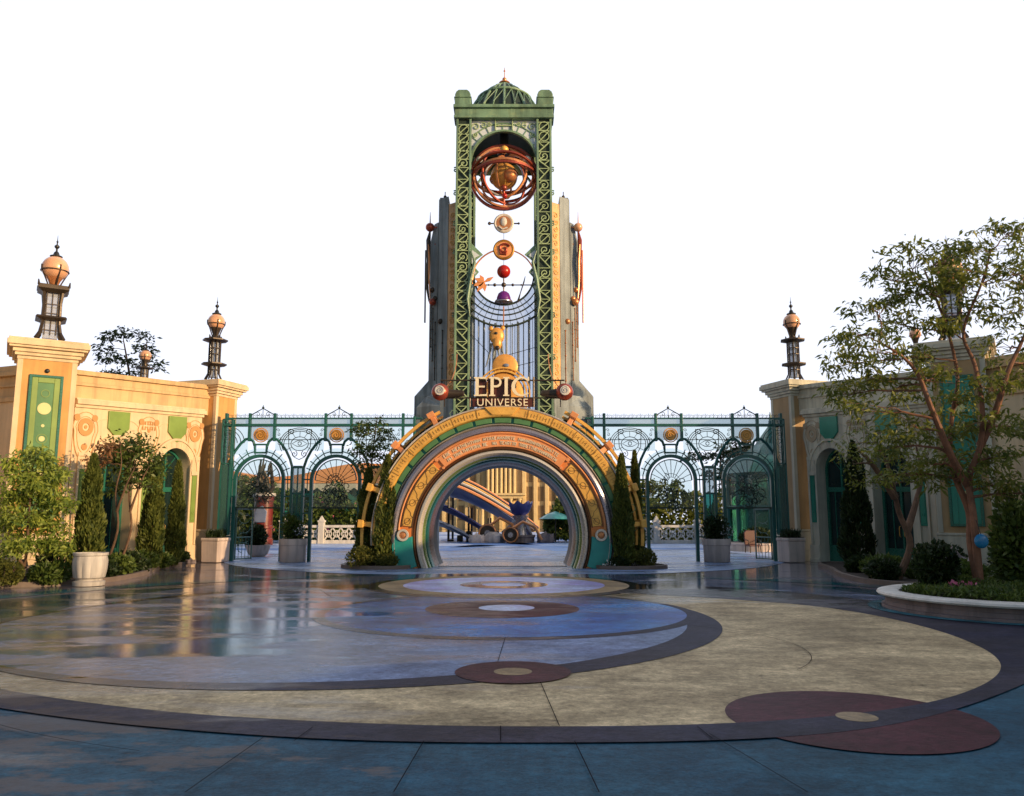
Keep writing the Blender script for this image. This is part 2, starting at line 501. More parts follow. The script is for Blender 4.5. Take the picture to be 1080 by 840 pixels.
    def build(self, name, m, parent=None, smooth=False, bevel=0.0, world=False, label=None, stuff=False):
        me = bpy.data.meshes.new(name)
        vs = [self.fn(*p) for p in self.v] if self.fn else self.v
        if world and parent is not None:
            l = parent.location
            vs = [(p[0] - l[0], p[1] - l[1], p[2] - l[2]) for p in vs]
        me.from_pydata([tuple(p) for p in vs], [], self.f)
        bm = bmesh.new()
        bm.from_mesh(me)
        bmesh.ops.recalc_face_normals(bm, faces=bm.faces)
        bm.to_mesh(me)
        bm.free()
        me.materials.append(m)
        if smooth:
            me.polygons.foreach_set('use_smooth', [True] * len(me.polygons))
        o = bpy.data.objects.new(name, me)
        COL.objects.link(o)
        if parent is not None:
            o.parent = parent
        if smooth:
            try:
                me.set_sharp_from_angle(angle=R(38))
            except Exception:
                pass
        if bevel:
            b = o.modifiers.new('bevel', 'BEVEL')
            b.width = bevel
            b.segments = 2
            b.limit_method = 'ANGLE'
        if label:
            o['label'] = label
        if stuff:
            o['kind'] = 'stuff'
        return o


def tag(o, label=None, cat=None, group=None, kind=None):
    for k, x in (('label', label), ('category', cat), ('group', group), ('kind', kind)):
        if x:
            o[k] = x
    return o


def thing(name, label, cat, loc=(0, 0, 0), rz=0.0, group=None):
    o = bpy.data.objects.new(name, None)
    o.empty_display_size = 0.3
    COL.objects.link(o)
    o.location = loc
    o.rotation_euler = (0, 0, rz)
    return tag(o, label, cat, group)


def structure(o):
    return tag(o, kind='structure')


def copy_tree(o, parent=None):
    c = o.copy()
    COL.objects.link(c)
    c.parent = parent
    for ch in [x for x in COL.objects if x.parent == o]:
        copy_tree(ch, c)
    return c


def dup(o, loc, rz=0.0, label=None, scale=None):
    c = copy_tree(o)
    c.location = loc
    c.rotation_euler = (0, 0, rz)
    if scale:
        c.scale = scale if isinstance(scale, tuple) else (scale,) * 3
    if label:
        c['label'] = label
    return c


def text_mesh(name, s, size, m, parent, loc, depth=0.03, space=1.0, xs=1.0):
    cu = bpy.data.curves.new(name, 'FONT')
    cu.body = s
    cu.size = size
    cu.extrude = depth / 2
    cu.align_x = 'CENTER'
    cu.space_character = space
    t = bpy.data.objects.new(name, cu)
    COL.objects.link(t)
    dg = bpy.context.evaluated_depsgraph_get()
    me = bpy.data.meshes.new_from_object(t.evaluated_get(dg))
    bpy.data.objects.remove(t)
    me.name = name
    me.materials.clear()
    me.materials.append(m)
    o = bpy.data.objects.new(name, me)
    COL.objects.link(o)
    o.parent = parent
    o.location = loc
    o.rotation_euler = (PI / 2, 0, 0)
    o.scale = (xs, 1, 1)
    return o


def spiral(cx, y, cz, r, turns, a0, flip=1, n=18):
    return [(cx + flip * r * (1 - 0.85 * i / n) * math.cos(a0 + turns * 2 * PI * i / n), y,
             cz + r * (1 - 0.85 * i / n) * math.sin(a0 + turns * 2 * PI * i / n)) for i in range(n + 1)]


# ------------------------------------------------------------------ foliage
def leaves(name, pos, dirs, size, m, parent=None, width=0.4, droop=0.0, fold=0.15, loc=(0, 0, 0)):
    """a cloud of small folded leaf faces"""
    n = len(pos)
    dirs = dirs / (np.linalg.norm(dirs, axis=1, keepdims=True) + 1e-9)
    rv = rng.normal(size=(n, 3))
    side = np.cross(dirs, rv)
    side /= np.linalg.norm(side, axis=1, keepdims=True) + 1e-9
    nor = np.cross(side, dirs)
    s = (size * rng.uniform(0.65, 1.35, n))[:, None]
    base = pos - dirs * s * 0.5
    tip = pos + dirs * s * 0.5
    tip[:, 2] -= droop * s[:, 0]
    mid = pos + nor * s * fold * 0.5
    l = mid + side * s * width * 0.5
    r = mid - side * s * width * 0.5
    vs = np.stack([base, l, tip, r], 1).reshape(-1, 3) - np.array(loc)
    me = bpy.data.meshes.new(name)
    me.vertices.add(4 * n)
    me.vertices.foreach_set('co', vs.astype(np.float32).ravel())
    me.loops.add(4 * n)
    me.loops.foreach_set('vertex_index', np.arange(4 * n, dtype=np.int32))
    me.polygons.add(n)
    me.polygons.foreach_set('loop_start', np.arange(0, 4 * n, 4, dtype=np.int32))
    try:
        me.polygons.foreach_set('loop_total', np.full(n, 4, dtype=np.int32))
    except Exception:
        pass
    me.update(calc_edges=True)
    me.materials.append(m)
    o = bpy.data.objects.new(name, me)
    COL.objects.link(o)
    if parent is not None:
        o.parent = parent
    return o


def blob_points(c, rad, n, shell=0.55):
    d = rng.normal(size=(n, 3))
    d /= np.linalg.norm(d, axis=1, keepdims=True)
    q = shell + (1 - shell) * rng.uniform(0, 1, n) ** 0.6
    p = np.array(c) + d * q[:, None] * np.array(rad)
    return p, d


def clumps(centres, n_leaf, spread):
    """leaves gathered in small clumps round given twig ends"""
    c = np.repeat(np.array(centres), n_leaf, axis=0)
    off = rng.normal(size=c.shape) * np.array(spread)
    return c + off, off
# ================================================================== ground
def circle(cx, cy, r, n=160):
    return [(cx + r * math.cos(2 * PI * i / n), cy + r * math.sin(2 * PI * i / n)) for i in range(n)]


def sheet(name, pts, z, m):
    b = MB()
    b.add([(x, y, z) for x, y in pts], [tuple(range(len(pts)))])
    return structure(b.build(name, m))


def ring(name, inner, outer, z, m, n=160):
    """flat band between two circles (they need not share a centre)"""
    a, b = circle(*inner, n), circle(*outer, n)
    q = MB()
    q.add([(x, y, z) for x, y in a] + [(x, y, z) for x, y in b], [(i, (i + 1) % n, n + (i + 1) % n, n + i) for i in range(n)])
    return structure(q.build(name, m))


L = 0.004


def gp(u, v):
    """a measured direction taken down to the ground"""
    a, b = (u - 540) / 850, (420 - v) / 850
    d = Vector((a, math.cos(PITCH) - b * math.sin(PITCH), math.sin(PITCH) + b * math.cos(PITCH)))
    k = -1.7 / d.z
    return (d.x * k, d.y * k)


def loop(ctrl, n=10):
    out = []
    m = len(ctrl)
    for i in range(m):
        p0, p1, p2, p3 = (Vector(ctrl[(i + k - 1) % m]) for k in range(4))
        for j in range(n):
            s = j / n
            q = 0.5 * ((2 * p1) + (-p0 + p2) * s + (2 * p0 - 5 * p1 + 4 * p2 - p3) * s * s + (-p0 + 3 * p1 - 3 * p2 + p3) * s ** 3)
            out.append((q.x, q.y))
    return out


def resample(pts, n=240, c=(0, 13)):
    """the outline read at equal angles round a centre"""
    ang = sorted((math.atan2(y - c[1], x - c[0]), math.hypot(x - c[0], y - c[1])) for x, y in pts)
    ta = np.array([a for a, _ in ang])
    tr = np.array([r_ for _, r_ in ang])
    q = np.linspace(-PI, PI, n, endpoint=False)
    rr_ = np.interp(q, ta, tr, period=2 * PI)
    k = np.ones(9) / 9
    rr_ = np.convolve(np.concatenate([rr_[-4:], rr_, rr_[:4]]), k, 'valid')
    return [(c[0] + r_ * math.cos(a), c[1] + r_ * math.sin(a)) for a, r_ in zip(q, rr_)]


BEIGE = resample(loop([gp(0, 728), gp(100, 743), gp(190, 754), gp(390, 765), gp(540, 768), gp(740, 766), gp(880, 757), gp(985, 742), gp(1040, 722), gp(1056, 706), gp(1042, 688),
                       gp(985, 665), gp(900, 646), gp(800, 635), (0.5, 19.4), (-4.0, 18.6), (-6.8, 15.6), (-7.4, 12.5), (-6.8, 9.8)]))
BAND = resample(loop([gp(0, 748), gp(190, 771), gp(380, 783), gp(540, 785), gp(780, 782), gp(950, 765), gp(1080, 722), (7.5, 11.0), (7.9, 13.4), (7.3, 16.8), (5.0, 20.0), (1.0, 21.2),
                      (-4.0, 20.6), (-7.4, 17.6), (-8.3, 13.0), (-7.6, 9.4)]))


def loop_band(name, inner, outer, z, m):
    n = len(inner)
    q = MB()
    q.add([(x, y, z) for x, y in inner] + [(x, y, z) for x, y in outer], [(i, (i + 1) % n, n + (i + 1) % n, n + i) for i in range(n)])
    return structure(q.build(name, m))


sheet('ground', [(-900, -400), (900, -400), (900, 1600), (-900, 1600)], -0.012, M['p_tan'])
sheet('plaza_paving', circle(0, 8, 27), 0, M['p_tan'])
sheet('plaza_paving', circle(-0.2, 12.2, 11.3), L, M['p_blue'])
ring('paving_ring', (-0.2, 13.0, 11.3), (-0.2, 13.0, 12.1), 1.5 * L, M['p_teal'])
ring('paving_ring', (-0.2, 11.0, 6.9), (-0.2, 10.6, 7.35), 1.25 * L, M['p_blue'])
sheet('paving_disc', circle(-0.2, 16.6, 8.2), 1.75 * L, M['p_lilac'])
sheet('paving_disc', BEIGE, 3 * L, M['p_beige'])
sheet('paving_disc', circle(2.9, 7.15, 1.06), 3.5 * L, M['p_maroon'])
loop_band('paving_ring', BEIGE, BAND, 4 * L, M['p_dark'])
sheet('paving_disc', circle(2.93, 7.17, 0.17), 4.5 * L, M['p_ochre'])
sheet('paving_disc', circle(-2.69, 14.13, 5.55), 4.25 * L, M['p_lilac'])
ring('paving_ring', (-2.69, 14.13, 5.55), (-2.40, 13.98, 5.76), 4.5 * L, M['p_dark'])
sheet('paving_disc', circle(-0.11, 14.89, 3.18), 4.75 * L, M['p_deep'])
ring('paving_ring', (-0.11, 14.89, 3.18), (-0.11, 14.80, 3.36), 5 * L, M['p_dark'])
sheet('paving_disc', circle(-0.18, 15.3, 1.42), 5.25 * L, M['p_maroon'])
sheet('paving_disc', circle(-0.1, 15.4, 0.52), 5.5 * L, M['p_pale'])
sheet('paving_disc', circle(-0.2, 20.6, 2.5), 4.6 * L, M['p_pale'])
ring('paving_ring', (-0.2, 20.6, 2.5), (-0.2, 20.6, 3.1), 4.85 * L, M['p_ochre'])
ring('paving_ring', (-0.2, 20.6, 3.1), (-0.2, 20.5, 3.4), 5.1 * L, M['p_dark'])
ring('paving_ring', (-0.2, 20.6, 0.55), (-0.2, 20.6, 1.1), 5.3 * L, M['p_tan'])
sheet('paving_disc', circle(0.01, 9.16, 0.635), 5.75 * L, M['p_maroon'])
sheet('paving_disc', circle(0.01, 9.16, 0.21), 6 * L, M['p_ochre'])
# beyond the portal
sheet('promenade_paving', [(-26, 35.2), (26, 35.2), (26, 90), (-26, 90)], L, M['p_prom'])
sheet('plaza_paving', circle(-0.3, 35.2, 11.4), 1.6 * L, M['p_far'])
for s in (-1, 1):
    q = [(-0.4 + s * x, y) for x, y in ((0, 58), (0, 50), (2.6, 40.5), (4.2, 40.5))]
    sheet('paving_star', q if s > 0 else q[::-1], 2 * L, M['p_prom_mid'])
ring('paving_ring', (-14, 60, 16), (-14, 60, 18.2), 2 * L, M['p_prom_mid'])
ring('paving_ring', (13, 60, 16), (13, 60, 18.2), 3 * L, M['p_prom_mid'])


def joints(paths, w=0.008, z=6.25 * L):
    b = MB()
    for p in paths:
        for (x0, y0), (x1, y1) in zip(p[:-1], p[1:]):
            d = Vector((x1 - x0, y1 - y0)).normalized() * w / 2
            b.add([(x0 - d.y, y0 + d.x, z), (x1 - d.y, y1 + d.x, z), (x1 + d.y, y1 - d.x, z), (x0 + d.y, y0 - d.x, z)], [(0, 1, 2, 3)])
    return structure(b.build('paving_joints', M['p_joint']))


def arcpath(cx, cy, r, a0, a1, n=40):
    return [(cx + r * math.cos(R(a0 + (a1 - a0) * i / n)), cy + r * math.sin(R(a0 + (a1 - a0) * i / n))) for i in range(n + 1)]


jp = []
for px in [((195, 840), (278, 781)), ((415, 840), (447, 785)), ((632, 840), (606, 785)), ((852, 840), (748, 777)), ((590, 769), (570, 722)),
           ((525, 700), (533, 674)), ((528, 785), (528, 769)), ((330, 770), (310, 785)), ((735, 769), (752, 783))]:
    pp = []
    for u, v in px:
        a, b = (u - 540) / 850, (420 - v) / 850
        d = Vector((a, math.cos(PITCH) - b * math.sin(PITCH), math.sin(PITCH) + b * math.cos(PITCH)))
        k = -1.7 / d.z
        pp.append((d.x * k, d.y * k))
    jp.append(pp)
jp.append(arcpath(1.2, 10.9, 2.55, -40, 60))
jp.append(arcpath(-0.2, 13.0, 7.3, 176, 250))
for a in range(100, 440, 24):
    if 190 < a < 355:
        continue
    jp.append([(-0.2 + 8.0 * math.cos(R(a)), 14.2 + 8.0 * math.sin(R(a))), (-0.2 + 11.2 * math.cos(R(a)), 12.3 + 11.2 * math.sin(R(a)))])
for a in range(110, 260, 30):
    jp.append([(-2.6 + 3.4 * math.cos(R(a)), 14.1 + 3.4 * math.sin(R(a))), (-2.6 + 5.5 * math.cos(R(a)), 14.1 + 5.5 * math.sin(R(a)))])
joints(jp)


# ================================================================== pavilions left and right of the gates
WA, WD, WL = Vector((-13.95, 25.5)), Vector((0.358, 0.934)).normalized(), 5.67
WN = Vector((WD.y, -WD.x))


def wall_fn(A, D, N, side, k=0.0, Ln=1.0):
    def fn(s, d, z):
        x, y = A.x + s * D.x + d * N.x, A.y + s * D.y + d * N.y
        return (x if side < 0 else 2 * X0 - x, y, z * (1 + k * s / Ln))
    return fn


def arched_wall(mb, s0, s1, ztop, ops, d0, d1, seg=14):
    """wall body from s0 to s1 with round-headed openings (centre, half width, springing height)"""
    cur = s0
    for c, w, zs in ops:
        mb.box(cur, c - w, d0, d1, 0, ztop)
        for sg in (-1, 1):
            pts = [(c + sg * w * math.cos(R(90 * i / seg)), zs + w * math.sin(R(90 * i / seg))) for i in range(seg + 1)]
            pts += [(c, ztop), (c + sg * w, ztop)]
            mb.prism(pts, d0, d1)
        cur = c + w
    mb.box(cur, s1, d0, d1, 0, ztop)
    return mb


def medallion(fn, c, z, d):
    b = MB(fn)
    out = [(c + 0.50 * math.cos(R(a)) * (1 if a < 180 else 0.85), z + (0.62 if a < 180 else 0.98) * math.sin(R(a))) for a in range(0, 360, 12)]
    b.prism(out, d, d + 0.02)
    for q in ((-0.46, 0.5), (0.46, 0.5)):
        b.arc(c + q[0], z + q[1], 0.001, 0.12, 0, 360, d + 0.02, d + 0.045, 12)
    b.arc(c, z + 0.12, 0.17, 0.30, 0, 360, d + 0.02, d + 0.055, 22)
    b.arc(c, z + 0.12, 0.001, 0.08, 0, 360, d + 0.02, d + 0.05, 12)
    b.arc(c, z - 0.55, 0.001, 0.10, 0, 360, d + 0.02, d + 0.045, 12)
    return b


def arched_door(fn, c, w, zs, d, parent):
    fr = MB(fn)
    fr.arc(c, zs, w - 0.10, w - 0.006, 0, 180, d, d + 0.10, 20)
    for x in (c - w + 0.006, c + w - 0.10):
        fr.box(x, x + 0.094, d, d + 0.10, 0, zs)
    fr.box(c - w + 0.10, c + w - 0.10, d, d + 0.09, zs - 0.72, zs - 0.56)
    fr.box(c - 0.04, c + 0.04, d + 0.003, d + 0.085, 0, zs + w - 0.10)
    fr.box(c - w + 0.10, c + w - 0.10, d, d + 0.08, 0.02, 0.62)
    for x in (c - w * 0.5, c + w * 0.5):
        fr.box(x - 0.018, x + 0.018, d + 0.01, d + 0.06, 0.62, zs - 0.72)
    for a in (45, 135):
        fr.tube([(c, d + 0.05, zs), (c + (w - .1) * math.cos(R(a)), d + 0.05, zs + (w - .1) * math.sin(R(a)))], 0.018, 4)
    f = fr.build('door', M['door'], parent, world=True)
    g = MB(fn)
    g.prism([(c - w + 0.05, 0.1), (c + w - 0.05, 0.1)] + [(c + (w - 0.05) * math.cos(R(a)), zs + (w - 0.05) * math.sin(R(a))) for a in range(0, 181, 12)], d + 0.02, d + 0.035)
    go = g.build('pane', M['doorglass'], f)
    go.matrix_parent_inverse = Matrix.Identity(4)
    for v in go.data.vertices:
        v.co -= parent.location
    h = MB(fn)
    for x in (c - 0.10, c + 0.10):
        h.tube([(x, d + 0.10, 1.0), (x, d + 0.15, 1.03), (x, d + 0.15, 1.32), (x, d + 0.10, 1.35)], 0.014, 6)
    ho = h.build('handle', M['gold'], f)
    for v in ho.data.vertices:
        v.co -= parent.location


def pavilion(side, label):
    WM, RM, PM, PM2 = (M['wall_light'], M['relief'], M['panel_light'], M['wall']) if side < 0 else (M['wall_shaded'], M['relief_shaded'], M['panel_shaded'], M['wall_shaded'])  # right side takes the shade-toned copies
    fn = wall_fn(WA, WD, WN, side, 0.06, WL)
    base = fn(WL / 2, 0, 0)
    t = thing('plaza_pavilion', label, 'building', (base[0], base[1], 0))
    ops = [(1.72, 0.80, 3.20), (4.38, 0.80, 3.20)]
    w = MB(fn)
    arched_wall(w, 0, WL, 5.16, ops, -0.62, 0)
    w.build('wall', WM, t, world=True)
    # moulded cornice over the ground storey
    c = MB(fn)
    c.box(-0.02, WL + 0.05, -0.66, 0.06, 5.16, 5.26)
    c.box(-0.02, WL + 0.10, -0.66, 0.13, 5.262, 5.40)
    c.box(-0.02, WL + 0.06, -0.66, 0.09, 5.402, 5.46)
    c.build('cornice', WM, t, world=True, bevel=0.012)
    # set-back parapet
    p = MB(fn)
    p.box(0.05, WL + 0.95, -1.1, -0.42, 5.3, 5.92)
    p.box(0.05, WL + 0.95, -1.1, -0.36, 5.922, 6.02)
    p.box(0.05, WL + 0.95, -1.1, -0.40, 6.022, 6.26)
    p.box(0.05, WL + 0.95, -1.14, -0.30, 6.262, 6.42)
    p.build('parapet', PM2, t, world=True, bevel=0.012)
    for a, b_ in ((0.02, 0.90), (2.54, 3.56), (5.20, WL + 0.03)):
        pl = MB(fn)
        pl.box(a, b_, -0.002, 0.05, 0.0, 0.62)
        pl.box(a, b_, -0.002, 0.075, 0.0, 0.16)
        pl.build('plinth', WM, t, world=True, bevel=0.012)
    for cc, ww, zs in ops:
        a = MB(fn)
        a.arc(cc, zs, ww + 0.004, ww + 0.26, 0, 180, -0.01, 0.06, 26)
        a.arc(cc, zs, ww + 0.26, ww + 0.34, 0, 180, -0.01, 0.10, 26)
        a.box(cc - ww - 0.34, cc - ww - 0.004, -0.01, 0.10, zs - 0.14, zs - 0.002)
        a.box(cc + ww + 0.004, cc + ww + 0.34, -0.01, 0.10, zs - 0.14, zs - 0.002)
        for k in range(1, 12):
            an = R(15 * k)
            x0, z0, x1, z1 = cc + (ww + .03) * math.cos(an), zs + (ww + .03) * math.sin(an), cc + (ww + .23) * math.cos(an), zs + (ww + .23) * math.sin(an)
            a.tube([(x0, 0.062, z0), (x1, 0.062, z1)], 0.012, 4)
        a.build('archivolt', WM, t, world=True)
        arched_door(fn, cc, ww, zs, -0.50, t)
        s = MB(fn)
        s.prism([(cc - 0.44, 5.12), (cc - 0.44, 4.55), (cc - 0.22, 4.36), (cc - 0.1, 4.24), (cc, 4.2), (cc + 0.1, 4.24), (cc + 0.22, 4.36), (cc + 0.44, 4.55), (cc + 0.44, 5.12)], 0.008, 0.075)
        sh = s.build('shield_panel', PM, t, world=True, bevel=0.01)
        # panel beading curving from the shield to the arch
        l = MB(fn)
        for sg in (-1, 1):
            l.tube([(cc + sg * (0.44 + 0.75 * math.sin(R(q))), 0.01, 4.85 - 1.0 * (1 - math.cos(R(q)))) for q in range(0, 91, 10)], 0.018, 4)
        l.build('beading', WM, t, world=True)
    for cc in (0.42, 3.05, 5.30):
        b_ = MB(fn)
        b_.prism([(cc + 0.50 * math.cos(R(a)) * (1 if a < 180 else 0.85), 4.42 + (0.62 if a < 180 else 0.98) * math.sin(R(a))) for a in range(0, 360, 12)], 0.004, 0.024)
        mo = b_.build('medallion', WM, t, world=True, bevel=0.008)
        b_ = MB(fn)
        for q in ((-0.34, 0.42), (0.34, 0.42), (0, -0.52)):
            b_.arc(cc + q[0], 4.42 + q[1], 0.001, 0.11, 0, 360, 0.026, 0.045, 12)
        if cc != 3.05:
            b_.arc(cc, 4.54, 0.13, 0.29, 0, 360, 0.026, 0.055, 22)
        b_.arc(cc, 4.54, 0.001, 0.06, 0, 360, 0.026, 0.05, 12)
        for f_ in (0.98, 0.74):
            b_.tube([(cc + f_ * 0.50 * math.cos(R(a)) * (1 if a < 180 else 0.85), 0.028, 4.42 + f_ * (0.62 if a < 180 else 0.98) * math.sin(R(a))) for a in range(0, 360, 15)], 0.013, 4, closed=True)
        ro = b_.build('medallion_boss', RM, mo)
        for v in ro.data.vertices:
            v.co -= t.location
    # carved lettering-like relief of the middle medallion
    r_ = MB(fn)
    for row in range(2):
        for k in range(6):
            x = 3.05 - 0.3 + 0.11 * k
            z = 4.80 - 0.17 * row
            r_.box(x, x + 0.035, 0.02, 0.05, z - 0.06, z + 0.06)
            if (k + row) % 2 == 0:
                r_.box(x + 0.036, x + 0.075, 0.02, 0.048, z + 0.02, z + 0.055)
            if k % 3 != 1:
                r_.box(x + 0.036, x + 0.08, 0.02, 0.046, z - 0.055, z - 0.02)
    r_.build('relief', RM, t, world=True)
    for cc in (0.44, 3.05, 5.38):
        g = MB(fn)
        wv = 0.14 if cc != 3.05 else 0.17
        g.box(cc - wv, cc + wv, -0.002, 0.035, 1.4, 3.2)
        g.box(cc - wv + 0.05, cc + wv - 0.05, 0.036, 0.055, 1.48, 3.12)
        g.arc(cc, 1.75, 0.03, 0.06, 0, 360, 0.056, 0.075, 14)
        g.build('pilaster_panel', PM, t, world=True, bevel=0.006)
        g2 = MB(fn)
        for x in (cc - wv - 0.09, cc + wv + 0.005):
            g2.box(x, x + 0.085, -0.002, 0.06, 0.63, 3.6)
        g2.box(cc - wv - 0.09, cc + wv + 0.09, -0.002, 0.07, 3.602, 3.72)
        g2.build('pilaster_trim', WM, t, world=True, bevel=0.006)
    # rooms behind the doors
    rm = MB(fn)
    rm.box(0.1, WL - 0.1, -4.0, -3.8, 0, 5.2)
    rm.box(0.1, WL - 0.1, -3.8, -0.63, 5.05, 5.15)
    rm.build('rear_wall', PM2, t, world=True)
    return t


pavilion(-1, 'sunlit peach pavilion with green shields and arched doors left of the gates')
pavilion(1, 'shaded cream pavilion with shade-toned green shields and arched doors behind the big tree')


def pillar_body(t, wx, wy, h, panel, side=-1):
    SM, TM = (M['pillar'], M['wall_light']) if side < 0 else (M['pillar_shaded'], M['wall_shaded'])
    b = MB()
    b.box(-wx / 2, wx / 2, -wy / 2, wy / 2, 0, h - 0.5)
    b.build('shaft', SM, t, bevel=0.02)
    e = MB()
    q = 0.14
    for sx in (-1, 1):
        for sy in (-1, 1):
            x0, x1 = sorted((sx * (wx / 2 + 0.012), sx * (wx / 2 - q)))
            y0, y1 = sorted((sy * (wy / 2 + 0.012), sy * (wy / 2 - q)))
            e.box(x0, x1, y0, y1, 1.22, h - 0.62)
    e.build('corner_trim', TM, t, bevel=0.012)
    e = MB()
    e.box(-wx / 2 - 0.07, wx / 2 + 0.07, -wy / 2 - 0.07, wy / 2 + 0.07, 0, 0.42)
    e.box(-wx / 2 - 0.04, wx / 2 + 0.04, -wy / 2 - 0.04, wy / 2 + 0.04, 0.422, 1.12)
    e.box(-wx / 2 - 0.06, wx / 2 + 0.06, -wy / 2 - 0.06, wy / 2 + 0.06, 1.122, 1.21)
    e.build('base', TM, t, bevel=0.02)
    e = MB()
    z = h - 0.62
    for ex, dz in ((0.03, 0.10), (0.10, 0.10), (0.16, 0.12), (0.26, 0.07), (0.32, 0.16), (0.28, 0.07)):
        e.box(-wx / 2 - ex, wx / 2 + ex, -wy / 2 - ex, wy / 2 + ex, z, z + dz)
        z += dz + 0.002
    e.build('cap', TM, t, bevel=0.015)
    if panel:
        y = -wy / 2
        f = MB()
        f.box(-0.46, -0.38, y - 0.07, y - 0.002, 1.4, 6.02)
        f.box(0.38, 0.46, y - 0.07, y - 0.002, 1.4, 6.02)
        f.box(-0.38, 0.38, y - 0.07, y - 0.002, 5.94, 6.02)
        f.box(-0.38, 0.38, y - 0.07, y - 0.002, 1.4, 1.48)
        f.build('panel_frame', M['door'], t, bevel=0.01)
        f = MB()
        f.box(-0.378, -0.22, y - 0.05, y - 0.002, 1.48, 5.94)
        f.box(0.22, 0.378, y - 0.05, y - 0.002, 1.48, 5.94)
        f.box(-0.218, 0.218, y - 0.05, y - 0.002, 5.78, 5.94)
        f.build('panel_border', M['panel_light'] if side < 0 else M['panel_shaded'], t, bevel=0.01)
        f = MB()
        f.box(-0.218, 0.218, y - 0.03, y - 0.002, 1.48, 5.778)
        f.build('panel', M['panel'] if side < 0 else M['panel_shaded'], t)
        f = MB()
        for z, r in ((4.98, 0.20), (4.45, 0.05), (4.05, 0.09), (3.55, 0.055), (2.95, 0.18), (2.4, 0.07)):
            f.disc(0, z, r * 0.92, y - 0.05, y - 0.028, 24)
        f.build('discs', M['pale_disc'], t)
        f = MB()
        for z, r in ((4.05, 0.15), (2.95, 0.215), (5.45, 0.12)):
            f.arc(0, z, r - 0.018, r, 0, 360, y - 0.045, y - 0.028, 26)
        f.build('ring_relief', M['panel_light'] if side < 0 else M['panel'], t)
        f = MB()
        f.sphere((0, y - 0.03, 6.16), 0.07, 12, 8, (1, 0.6, 1))
        f.build('spotlight', M['black'], t, smooth=True)


def xm(x, side):
    return x if side < 0 else 2 * X0 - x


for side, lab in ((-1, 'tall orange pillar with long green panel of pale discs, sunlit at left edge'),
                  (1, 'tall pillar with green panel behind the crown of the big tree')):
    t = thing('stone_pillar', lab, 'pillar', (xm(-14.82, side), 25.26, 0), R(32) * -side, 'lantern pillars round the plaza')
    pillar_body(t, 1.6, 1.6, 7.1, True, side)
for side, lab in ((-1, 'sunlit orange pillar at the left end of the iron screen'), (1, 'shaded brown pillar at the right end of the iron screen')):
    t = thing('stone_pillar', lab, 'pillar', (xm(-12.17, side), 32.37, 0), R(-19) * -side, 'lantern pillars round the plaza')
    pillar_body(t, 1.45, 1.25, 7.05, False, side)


# the walls that carry on round the plaza towards the viewer
def garden_wall(side, P, Q, h, label, arches=()):
    P, Q = Vector(P), Vector(Q)
    D = (Q - P).normalized()
    N = Vector((D.y, -D.x))
    N = -N if N.dot(Vector((0, 10)) - (P + Q) / 2) < 0 else N
    ln = (Q - P).length
    fn = wall_fn(P, D, N, -1)
    c = (P + Q) / 2
    t = thing('plaza_wall', label, 'wall', (c.x, c.y, 0))
    w = MB(fn)
    arched_wall(w, 0, ln, h - 1.2, [(a, 0.85, 3.1) for a in arches], -0.6, 0)
    w.build('wall', M['wall_light'], t, world=True)
    w = MB(fn)
    for d1, z0, z1 in ((0.08, h - 1.2, h - 1.05), (-0.05, h - 1.048, h - 0.35), (0.02, h - 0.70, h - 0.62), (0.12, h - 0.348, h - 0.2), (0.05, h - 0.198, h)):
        w.box(0, ln, -0.64, d1, z0, z1)
    w.build('cornice', M['wall'], t, world=True, bevel=0.012)
    for a in arches:
        q = MB(fn)
        q.arc(a, 3.1, 0.855, 1.15, 0, 180, -0.01, 0.07, 24)
        for sg in (-1, 1):
            x0, x1 = sorted((a + sg * 0.86, a + sg * 1.14))
            q.box(x0, x1, -0.01, 0.08, 0.3, 3.09)
        q.build('archivolt', M['wall_light'], t, world=True)
        arched_door(fn, a, 0.85, 3.1, -0.5, t)
    return t


garden_wall(-1, (-14.75, 25.4), (-22, 28.3), 6.6, 'shaded brown wall beyond the left pillar at the frame edge')
garden_wall(1, (14.1, 24.9), (20.2, 15.5), 6.5, 'cream wall with arched doorway right of the big tree', (2.55, 6.5))
for P, Q, h, lb in (((20.2, 15.5), (22.8, 5.5), 7.0, 'unseen cream wall added right of the plaza to shade it'), ((22.8, 5.5), (22.5, -7), 7.0, 'unseen cream wall added beside and behind the viewer to shade the plaza'),
                    ((22.5, -7), (17, -18), 8.0, 'unseen shading wall added behind the viewer on the right'), ((17, -18), (7, -26), 8.5, 'unseen shading wall added across the plaza behind the viewer'),
                    ((-22, 28.3), (-25, 8), 6.5, 'long wall on the left side of the plaza')):
    garden_wall(1, P, Q, h, lb)  # unseen right-hand runs are added to shade the foreground

# ================================================================== the iron screens
YS = 31.5


